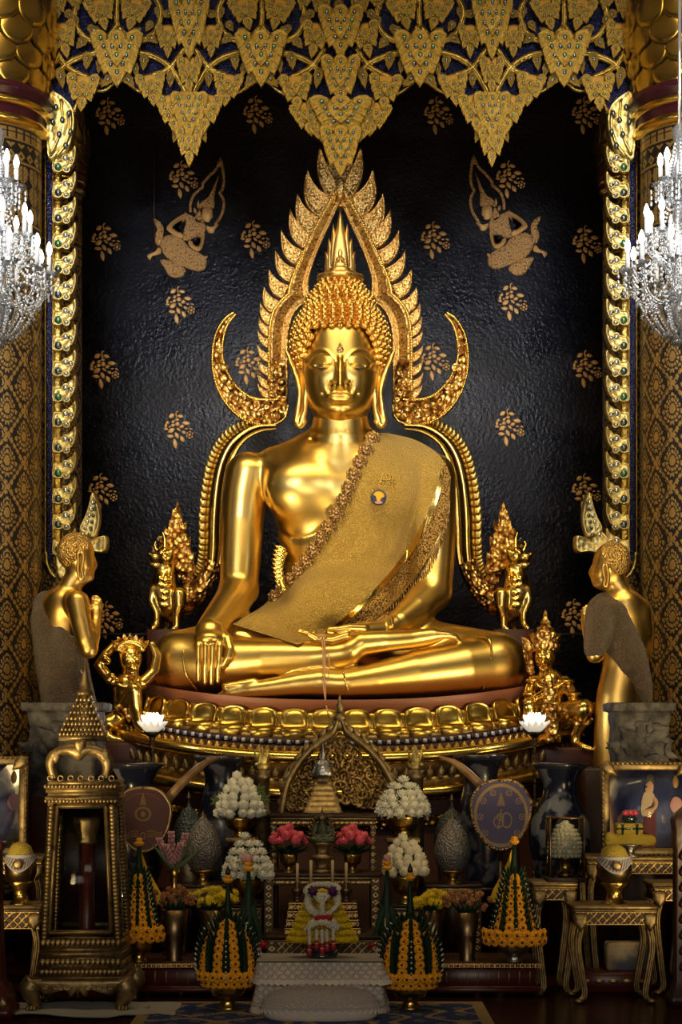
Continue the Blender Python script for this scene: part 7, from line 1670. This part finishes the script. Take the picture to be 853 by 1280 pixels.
# ---- banana leaf and marigold offerings
MG = M(); MG.ball((0,0,0), (1,1,.55), 12, 8)
for r_,(n,rr,zz) in enumerate(((12,.80,.1),(9,.52,.36))):
    for k in range(n): a = 2*PI*(k+.5*r_)/n; MG.ball((rr*math.cos(a),rr*math.sin(a),zz), (.32,.32,.26), 6, 5)
MG.ball((0,0,.62), (.28,.28,.2), 8, 5, mi=1)
def marigold(T, P, nrm, s): m = M(); m.merge(MG, np.array(Vector(nrm).normalized().to_track_quat('Z','Y').to_matrix()), P, s); m.build('marigold', ['marigold','marigold_heart'], T)
def baisri(x, ytop, ybody0, ybody1, ybase, hw_, d, lab, bowlm='gold_bowl', style='egg', cloth=0, flower=None, yring=None):
    o = W(x,ybase,d); T = thing('marigold_offering', lab, 'offering', o); zb0, zb1 = wz(ybody1,d)-o[2], wz(ybody0,d)-o[2]; R = S(hw_,d); Hh = zb1-zb0
    bowl(T, o, S(hw_*.62,d), zb0+.012, bowlm)
    prof = (lambda t: R*np.sqrt(np.clip(1-((t-.30)/.72)**2,0,1))) if style == 'egg' else (lambda t: R*(.95-.68*t**.8))
    m = M(); tt = np.linspace(0,1,14); m.lathe([(max(.001,prof(t)*.80), zb0+Hh*t) for t in tt]+[(0,zb1)], o, 24); m.build('leaf_core', 'leaf_green', T)
    m = M()   # folded leaf fins with white bead edges
    bd_ = M()
    for a in (-PI*.0,-PI*.10,-PI*.28,-PI*.5,-PI*.72,-PI*.90,-PI*1.0):
        ca, sa = math.cos(a), math.sin(a)
        for k in range(13):
            t = k/12; r = float(prof(t*.97))*(.98 if abs(a+PI/2) < .1 else 1.04); z = zb0+Hh*t; m.dome(leaf_out(.028,.075,5,0), .006, R=rotm(0,0,a+PI/2)@rotm(.35,0,0), t=o+np.array([r*ca*.92,r*sa*.92,z-.01]))
            if abs(a+PI/2) > 1.1 or (abs(a+PI/2) < .1 and k < 9):
                t2 = min(1,t); r2 = float(prof(t2*.97))*1.10+.008; bd_.ball(o+np.array([r2*ca,r2*sa,zb0+Hh*t2+.012]), .0055, 6, 4)
    m.build('folded_leaves', 'leaf_green', T); tag(bd_.build('white_beading', 'petal_white', T), 'rows of white beads')
    cols = (-PI*.16,-PI*.395,-PI*.605,-PI*.84); b = S(6.4,d)
    for ci,a in enumerate(cols):
        n = int(Hh/(b*1.45))
        for k in range(n):
            t = (k+.7)/(n+.3); aa = a+(a+PI/2)*-.25*t
            if t > .86 and ci not in (1,2): continue
            r = float(prof(t))*.98; marigold(T, o+np.array([r*math.cos(aa),r*math.sin(aa),zb0+Hh*t]), (math.cos(aa),math.sin(aa),.35*t), b*(1.02-.2*t))
    marigold(T, o+np.array([0,-float(prof(.97))-.01,zb0+Hh*.97]), (0,-1,.3), b*.85)
    nr_ = int(PI*R*1.15/(b*1.7))
    for row in range(2):
        for k in range(nr_):
            a = -PI*(k+.5*(row+1))/nr_-.0; r = R*(1.0 if style == 'egg' else 1.12)*(.86 if row == 0 and style == 'egg' else 1.0); marigold(T, o+np.array([r*math.cos(a),r*math.sin(a),zb0+(.0 if row == 0 else b*1.3)]), (math.cos(a),math.sin(a),-.1), b)
    zt = wz(ytop,d)-o[2]; m = M(); m.lathe([(S(7,d),zb1-Hh*.12),(S(6.2,d),zb1+.02),(S(3.4,d),zb1+(zt-zb1)*.5),(S(2.2,d),zt-.01),(0,zt)], o, 14); m.build('leaf_cone', 'leaf_green', T)
    m = M(); m.merge(MG, None, o+np.array([0,0,zt-.004]), S(6,d)); m.ball(o+np.array([0,0,zt+.018]), (.02,.02,.016), 8, 6); tag(m.build('top_marigold', 'marigold', T), 'marigold on the tip')
    m = M(); m.lathe([(.0,.02),(.014,.03),(.016,.045),(.006,.07),(0,.085)], o+np.array([0,0,zt]), 10); 
    if style == 'egg': m.build('top_bud', 'wood_dark', T)
    if cloth:
        q = M(); s = cloth; G = np.array([[ W(x+s*a1, y1, d+.04+.02*math.sin(a1*.5)) for a1,y1 in ((2+u*b_,yy) for u in np.linspace(0,1,10))] for yy,b_ in ((ytop+10,1),(ytop+25,6),(ytop+42,14),(ytop+60,24),(ytop+76,30))]); q.sheet(G); G[...,1] += .006; q.sheet(G, flip=True); tag(q.build('yellow_cloth', 'yellow_cloth', T), 'draped yellow cloth')
        q = M(); q.tube([o+np.array([S(8,d)*math.cos(a),S(8,d)*math.sin(a),zb1-.01]) for a in np.linspace(0,2*PI,20)], .010, 8); q.build('jasmine_ring', 'jasmine', T)
    return T
baisri(285, 1100, 1150, 1226, 1262, 36, 10.35, 'egg-shaped marigold and leaf offering in a gold bowl, front left of the lace table')
baisri(513, 1097, 1150, 1228, 1262, 36, 10.35, 'egg-shaped marigold and leaf offering in a gold bowl, front right of the lace table')
baisri(174, 1054, 1094, 1170, 1204, 27, 10.95, 'marigold offering with yellow cloth beside the glass cabinet', style='cone', cloth=1)
baisri(643, 1052, 1094, 1174, 1205, 33, 10.95, 'marigold offering with yellow cloth in a silver bowl on the right red table', 'silver', style='cone', cloth=-1)
def leafcone(x, ytip, yb, d, lab):
    o = W(x,1204,10.95) if False else np.array([wx(x,d),CAMY+d,wz(1204,10.95)]); T = thing('leaf_cone_offering', lab, 'offering', o); bowl(T, o, .06, .10); z1 = wz(ytip,d)-o[2]; zb = .10
    m = M(); m.lathe([(.05,zb-.02),(.075,zb+.06),(.05,zb+(z1-zb)*.35),(.022,zb+(z1-zb)*.7),(.009,z1)], o, 16); m.build('leaf_cone', 'leaf_green', T)
    m = M()
    for s in (-1,1):
        for k in range(14): t = k/13; m.dome(leaf_out(.028,.07,5,0), .006, R=rotm(0,s*(.8-.5*t),0), t=o+np.array([s*(.045-.03*t),-.03,zb+.02+(z1-zb)*.38*t]))
    m.build('leaf_wings', 'leaf_green', T)
    m = M()
    for k in range(22): m.ball(o+np.array([-.012,-.075+.055*k/21,zb+.06+(z1-zb)*.4*k/21]), .005, 6, 4)
    tag(m.build('white_beading', 'petal_white', T), 'row of white beads')
    m = M(); m.merge(MG, None, o+np.array([0,0,z1]), S(6,d)); m.merge(MG, None, o+np.array([0,0,z1+.03]), S(5,d)); tag(m.build('top_marigold', 'marigold', T), 'marigold on the tip')
    m = M(); m.merge(BUDS[0], None, o+np.array([0,0,z1+.06]), .022); m.build('top_bud', 'petal_pale_pink', T)
    for k,(dx,dz,mt) in enumerate(((-.06,.08,'petal_pale_pink'),(.06,.07,'petal_pale_pink'),(.0,.10,'purple_bloom'),(.09,.12,'rose_red'),(-.09,.12,'rose_red'),(.075,.03,'marigold'))): m = M(); m.merge(BUDS[1], rotm(1.2,0,0), o+np.array([dx,-.08,dz]), .024); m.build('side_flower', mt, T)
leafcone(311, 1086, 1150, 10.93, 'slender green leaf cone topped with marigold behind the front left marigold offering')
leafcone(484, 1085, 1150, 10.93, 'slender green leaf cone topped with marigold behind the front right marigold offering')
# ---- yellow flower skirt with jasmine garlands
def garland():
    d = 10.36; o = np.array([wx(403,d),CAMY+d,wz(1203,10.15)+.004]); T = thing('garland_offering', 'yellow flower skirt draped with jasmine and rose garlands on the lace table', 'offering', o)
    Z = lambda y: wz(y,d)-o[2]
    m = M(); m.lathe([(.085,0),(.09,.02),(.07,.03),(.075,Z(1190)),(.10,Z(1184)),(.0,Z(1183))], o, 24); tag(m.build('dark_stand', 'jewel_dark', T), 'dark glazed stand')
    m = M(); m.lathe([(S(36,d),Z(1178)),(S(37,d),Z(1170)),(S(28,d),Z(1150)),(S(18,d),Z(1125)),(S(11,d),Z(1114)),(0,Z(1110))], o, 24, sy=.45); m.build('cone_core', 'yellow_cloth', T)
    rs = random.Random(9)
    for row in range(8):
        t = row/7; y = 1173-56*t; r = S(42-26*t,d); n = int(PI*r/(S(5,d)*1.15))
        for k in range(n):
            a = -PI*(k+.5*(row % 2)+.25)/n; P = o+np.array([r*math.cos(a),r*.5*math.sin(a),Z(y)]); m = M(); m.merge(FLW['mum'], np.array(Vector((math.cos(a),math.sin(a)*1.2,.3)).normalized().to_track_quat('Z','Y').to_matrix()), P, S(5.2,d)); m.build('yellow_blossom', 'yellow_bloom', T)
    def rope(pts, r, nm, mt='jasmine', n=60):
        q = M(); P = spl(pts, n); q.tube(P, r*.8, 8)
        for i,p in enumerate(P):
            for k in range(5): a = k*1.257+i*.7; q.ball(p+r*.75*np.array([math.cos(a),math.sin(a)*.7,math.sin(a+1)*.7]), r*.42, 6, 4)
        return q.build(nm, mt, T)
    w = lambda x,y,dd=0: W(x,y,d-dd)
    rope([w(403+20*math.cos(a),1112+7*math.sin(a),.12+.07*math.sin(a)) for a in np.linspace(0,2*PI,12)], .017, 'jasmine_wreath')
    rope([w(386,1116,.14),w(385,1130,.16),w(393,1140,.19),(w(403,1143,.21))], .019, 'jasmine_swag', n=30); rope([w(421,1116,.14),w(422,1130,.16),w(413,1140,.19),(w(403,1143,.21))], .019, 'jasmine_swag', n=30)
    rope([w(394,1118,.19),w(403,1126,.22),w(413,1118,.19)], .016, 'jasmine_swag', n=20); rope([w(403,1122,.22),w(403,1134,.23),w(403,1146,.23)], .016, 'jasmine_swag', n=20)
    rope([w(385+36*t,1160-8*math.sin(PI*t),.22+.03*math.sin(PI*t)) for t in np.linspace(0,1,8)], .022, 'jasmine_swag', n=30)
    rope([w(388+30*t,1153-4*math.sin(PI*t),.23) for t in np.linspace(0,1,6)], .016, 'jasmine_swag', n=20)
    for x in (391,416): q = M(); q.merge(BUDS[1], rotm(1.4,0,0), w(x,1114,.22), .025); q.build('purple_orchid', 'purple_bloom', T)
    for x in (398,404,411): q = M(); q.merge(BUDS[1], rotm(1.4,0,0), w(x,1148,.25), .018); q.build('red_rose', 'rose_red', T)
    for k,(x,y0,y1) in enumerate(((387,1164,1188),(396,1164,1180),(403,1164,1186),(409,1164,1182),(417,1164,1180))):
        q = M(); P = [w(x,yy,.24) for yy in np.linspace(y0,y1,9)]
        for i,p in enumerate(P): q.ball(p, (.012,.012,.014), 8, 5, mi=1 if i in (6,7) else 0)
        q.ball(w(x,y1+3,.24), (.016,.016,.022), 8, 6, mi=1); q.build('tassel', ['jasmine','rose_red'], T)
garland()
# ---- candles in small vases on the stepped box
for x,h,lab in ((372,26,'leftmost thin candle in a small bronze holder on the stepped box'),(389,30,'second thin candle from the left on the stepped box'),(416,30,'third thin candle from the left on the stepped box'),(433,27,'rightmost thin candle in a small bronze holder on the stepped box')):
    d = 11.09; o = np.array([wx(x,d),CAMY+d,wz(1128,10.98)]); T = thing('altar_candle', lab, 'candle', o, 'candles on the stepped altar box')
    m = M(); m.lathe([(.03,0),(.032,.008),(.015,.015),(.018,.03),(.038,.06),(.036,.075),(.016,.095),(.02,.11),(.012,.115),(0,.11)], o, 16, cap=False); m.build('holder', 'bronze_brush', T)
    m = M(); m.lathe([(.009,.10),(.009,.10+S(h,d)),(0,.102+S(h,d))], o, 10); m.build('candle_stick', 'wax', T)
# ---- alms bowls
def alms(x, ytop, ybot, hw_, d, lab):
    o = W(x,ybot,d); T = thing('alms_bowl', lab, 'bowl', o); H = wz(ytop,d)-o[2]; R = S(hw_,d)
    m = M(); m.lathe([(R*.7,0),(R*.72,H*.04),(R*.5,H*.08),(R*.42,H*.2),(R*.5,H*.28),(R*.78,H*.36),(R*.7,H*.40)], o, 32); m.build('pedestal', 'gold_bowl', T)
    m = M(); m.lathe([(0,H*.34),(R*.7,H*.36),(R*.97,H*.5),(R,H*.62),(R*.88,H*.74),(R*.8,H*.77)], o, 40, cap=False); m.build('bowl_body', 'bronze_brush', T)
    m = M(); m.lathe([(R*.86,H*.745),(R*.80,H*.82),(R*.62,H*.93),(R*.3,H*.99),(0,H)], o, 40, cap=False); tag(m.build('lid', 'yellow_dome', T), 'beaded gold lid')
    m = M(); a = np.linspace(0,2*PI,160)[None,:]; t = np.linspace(0,1,14)[:,None]; sag = .5+.5*np.cos(2*(a+PI/2)); z = H*(.80-.22*t*sag-.05*t)+0*a; r = R*(.90+.13*t*(1-.3*sag))+0*a; r = np.maximum(r, R*np.interp(z/H,[.5,.62,.74,.8],[.99,1.03,.92,.84])*1.0)
    pat = ((np.abs(np.sin(a*16+t*6)) > .5)&(t > .2)&(t < .85)).astype(float); m.sheet(np.stack([o[0]+r*np.cos(a),o[1]+r*np.sin(a),o[2]+z],-1), pat=pat, flip=True); m.build('embroidered_cover', 'cover_pat', T)
    m = M(); m.dome([(.03*math.cos(t),.03*math.sin(t)) for t in np.linspace(0,2*PI,8,endpoint=False)], .015, t=o+np.array([0,-R*1.03,H*.66])); m.build('flower_brooch', 'gold_antique', T)
mat('yellow_dome', (.42,.30,.04), .6, .2, bump=(160,1.,'vor',.006)); patmat('cover_pat', [(.36,.34,.38),(.12,.10,.10)], rough=.8)
alms(768, 1055, 1132, 22, 10.75, 'alms bowl with a yellow beaded lid and embroidered cover on the front right stool')
alms(26, 1052, 1132, 20, 10.8, 'alms bowl with a yellow beaded lid and embroidered cover on the left stool')
# ---- glass box with white cone
T = thing('glass_box', 'small glass display box on the stool left of the portrait', 'display box', W(709,1102,11.1)); d = 11.1; X0,X1,Z0,Z1 = wx(686,d),wx(728,d),wz(1102,d),wz(1022,d); y0,y1 = CAMY+d-.10,CAMY+d+.12
m = M(); m.box(((X0+X1)/2,(y0+y1)/2,Z0+.015), (X1-X0+.04,y1-y0+.02,.03), bev=.005); tag(m.build('base', 'wood_dark', T), 'dark wooden base')
m = M()
for x in (X0,X1):
    for y in (y0,y1): m.tube([(x,y,Z0+.03),(x,y,Z1)], .006, 4)
for y in (y0,y1): m.tube([(X0,y,Z1),(X1,y,Z1)], .006, 4)
for x in (X0,X1): m.tube([(x,y0,Z1),(x,y1,Z1)], .006, 4)
m.build('brass_edges', 'bronze_brush', T)
for c,s in ((((X0+X1)/2,y0,(Z0+Z1)/2+.015),(X1-X0,.003,Z1-Z0-.03)),((X0,(y0+y1)/2,(Z0+Z1)/2+.015),(.003,y1-y0,Z1-Z0-.03)),((X1,(y0+y1)/2,(Z0+Z1)/2+.015),(.003,y1-y0,Z1-Z0-.03))): m = M(); m.box(c,s); m.build('glass_pane', 'glass', T)
o = np.array([(X0+X1)/2,(y0+y1)/2,Z0+.03]); T = thing('white_flower_cone', 'cone of white blossoms inside the small glass box', 'flowers', o)
m = M(); m.lathe([(.05,0),(.05,.02),(.03,.03),(.03,.10),(.07,.12)], o, 20); m.build('foot', 'gold_bowl', T)
m = M(); H = wz(1026,d)-o[2]-.12; m.lathe([(0,0),(.085,.0),(.095,H*.15),(.09,H*.4),(.07,H*.68),(.04,H*.9),(0,H)], o+np.array([0,0,.12]), 28, cap=False)
for row in range(9):
    t = row/8; r = np.interp(t,[0,.15,.4,.7,.9,1],[.09,.098,.092,.07,.04,.01]); n = max(3,int(2*PI*r/.026))
    for k in range(n): a = 2*PI*(k+.5*(row%2))/n; m.ball(o+np.array([r*math.cos(a),r*math.sin(a),.12+H*(.03+.93*t)]), (.014,.014,.012), 6, 5)
m.build('blossom_cone', 'petal_pale_white', T) if 'petal_pale_white' in MATS else m.build('blossom_cone', 'petal_white_warm', T)
# ---- yellow bundle on the taller stool
d = 11.5; o = W(789,1071,11.42)+np.array([0,.04,0]); T = thing('folded_robe_bundle', 'tied yellow robe bundle on a bowl in front of the portrait', 'bundle', o)
m = M(); m.lathe([(.07,0),(.07,.01),(.03,.02),(.03,.04),(.08,.07),(.085,.075)], o, 24); m.build('foot', 'silver', T)
v = Vol(o+np.array([-.2,-.14,.03]), o+np.array([.2,.14,.34]), .008); v.chain([o+np.array([-.13,-.0,.10]),o+np.array([0,-.02,.105]),o+np.array([.13,0,.10])], [.035,.045,.035], .02); v.boxs(o+np.array([-.01,0,.175]), (.085,.07,.035), .015, .015); v.ell(o+np.array([-.13,-.02,.125]), .03, .01)
v.mesh(2).build('yellow_cloth', 'yellow_dome', T)
m = M(); 
for k in (-1,1): m.box(o+np.array([k*.045-.01,-.073,.175]), (.012,.01,.075)); 
m.box(o+np.array([-.01,-.074,.175]), (.17,.008,.01)); m.ball(o+np.array([0,0,.235]), (.05,.04,.03), 12, 8); m.build('dark_ribbon', 'jewel_dark', T)
m = M(); 
for k in range(3): m.merge(BUDS[1], rotm(1.0,0,0), o+np.array([-.03+.03*k,-.03,.27]), .018)
m.build('pink_flowers', 'petal_pink', T)
# ================================================================ camera, light
cam = bpy.data.cameras.new('camera'); co = bpy.data.objects.new('camera', cam); COL.objects.link(co)
cam.sensor_fit = 'VERTICAL'; cam.sensor_height = 36; cam.sensor_width = 24; cam.lens = F_PX/1280*36
cam.shift_y = (HY-640)/1280; cam.shift_x = 0.0; cam.clip_end = 200
co.location = (0, CAMY, EYE); co.rotation_euler = (PI/2, 0, 0); SC.camera = co
def area(name, loc, target, size, power, col, sy=None, spread=180):
    l = bpy.data.lights.new(name, 'AREA'); l.shape = 'RECTANGLE' if sy else 'DISK'; l.size = size
    if sy: l.size_y = sy
    l.energy = power; l.color = col; l.spread = math.radians(spread); o = bpy.data.objects.new(name, l); COL.objects.link(o); o.location = loc
    o.rotation_euler = (Vector(target)-Vector(loc)).to_track_quat('-Z','Y').to_euler(); return o
def spot(name, loc, target, power, col, ang=40, blend=.6, rad=.15):
    l = bpy.data.lights.new(name, 'SPOT'); l.energy = power; l.color = col; l.spot_size = math.radians(ang); l.spot_blend = blend; l.shadow_soft_size = rad
    o = bpy.data.objects.new(name, l); COL.objects.link(o); o.location = loc; o.rotation_euler = (Vector(target)-Vector(loc)).to_track_quat('-Z','Y').to_euler(); return o
WH = (1,.94,.82); WM = (1,.74,.34); WC = (.86,.90,1)
area('hall_light_left', (-5.2,-7.6,4.6), (-.4,0,3.2), 1.1, 95, WH, 4.2, 70)
area('hall_light_right', (5.2,-7.6,4.6), (.4,0,3.2), 1.1, 95, WH, 4.2, 70)
area('cornice_light', (0,-4.2,8.8), (0,0,2.6), 7.5, 95, WM, .6, 80)
area('front_fill', (0,-17,3.4), (0,0,2.4), 6, 125, (1,.88,.70), 3, 120)  # added frontal fill: broad unseen panel behind the camera
for sx in (-1,1):
    area('floor_uplight', (sx*2.9,-5.2,.7), (sx*-.1,0,3.6), .5, 18, WM, 1.2, 60)
    spot('pedestal_spot', (sx*2.5,-2.6,.9), (sx*.7,-.2,2.1), 18, WM, 60, .8, .15)
for sx in (-1,1):
    area('wall_wash', (sx*2.35,-6.3,6.1), (sx*1.45,1.7,4.5), 1.3, 22, WC, 2.6, 34)
w = bpy.data.worlds.new('hall'); SC.world = w; w.use_nodes = True; nt = w.node_tree; N = nt.nodes; L = nt.links
bg = N['Background']; tc = N.new('ShaderNodeTexCoord'); sp_ = N.new('ShaderNodeSeparateXYZ'); L.new(tc.outputs['Generated'], sp_.inputs[0])
r = N.new('ShaderNodeValToRGB'); mr = N.new('ShaderNodeMapRange'); mr.inputs['From Min'].default_value = -1; mr.inputs['From Max'].default_value = 1
L.new(sp_.outputs['Z'], mr.inputs['Value']); L.new(mr.outputs[0], r.inputs[0])
e = r.color_ramp.elements; e[0].position = .30; e[0].color = (.035,.015,.004,1); e[1].position = .5; e[1].color = (.09,.06,.03,1)
for p, c in ((.56,(.16,.12,.075,1)),(.7,(.12,.08,.04,1)),(.9,(.04,.02,.01,1))): q = e.new(p); q.color = c
L.new(r.outputs[0], bg.inputs[0]); bg.inputs[1].default_value = .6
SC.view_settings.view_transform = 'Standard'; SC.view_settings.look = 'None'; SC.view_settings.gamma = 1; SC.view_settings.use_curve_mapping = False
SC.view_settings.exposure = 0.0
SC.cycles.max_bounces = 6; SC.cycles.transmission_bounces = 6; SC.cycles.transparent_max_bounces = 6; SC.cycles.caustics_reflective = False; SC.cycles.caustics_refractive = False
SC.cycles.use_denoising = True; SC.cycles.sample_clamp_indirect = 4
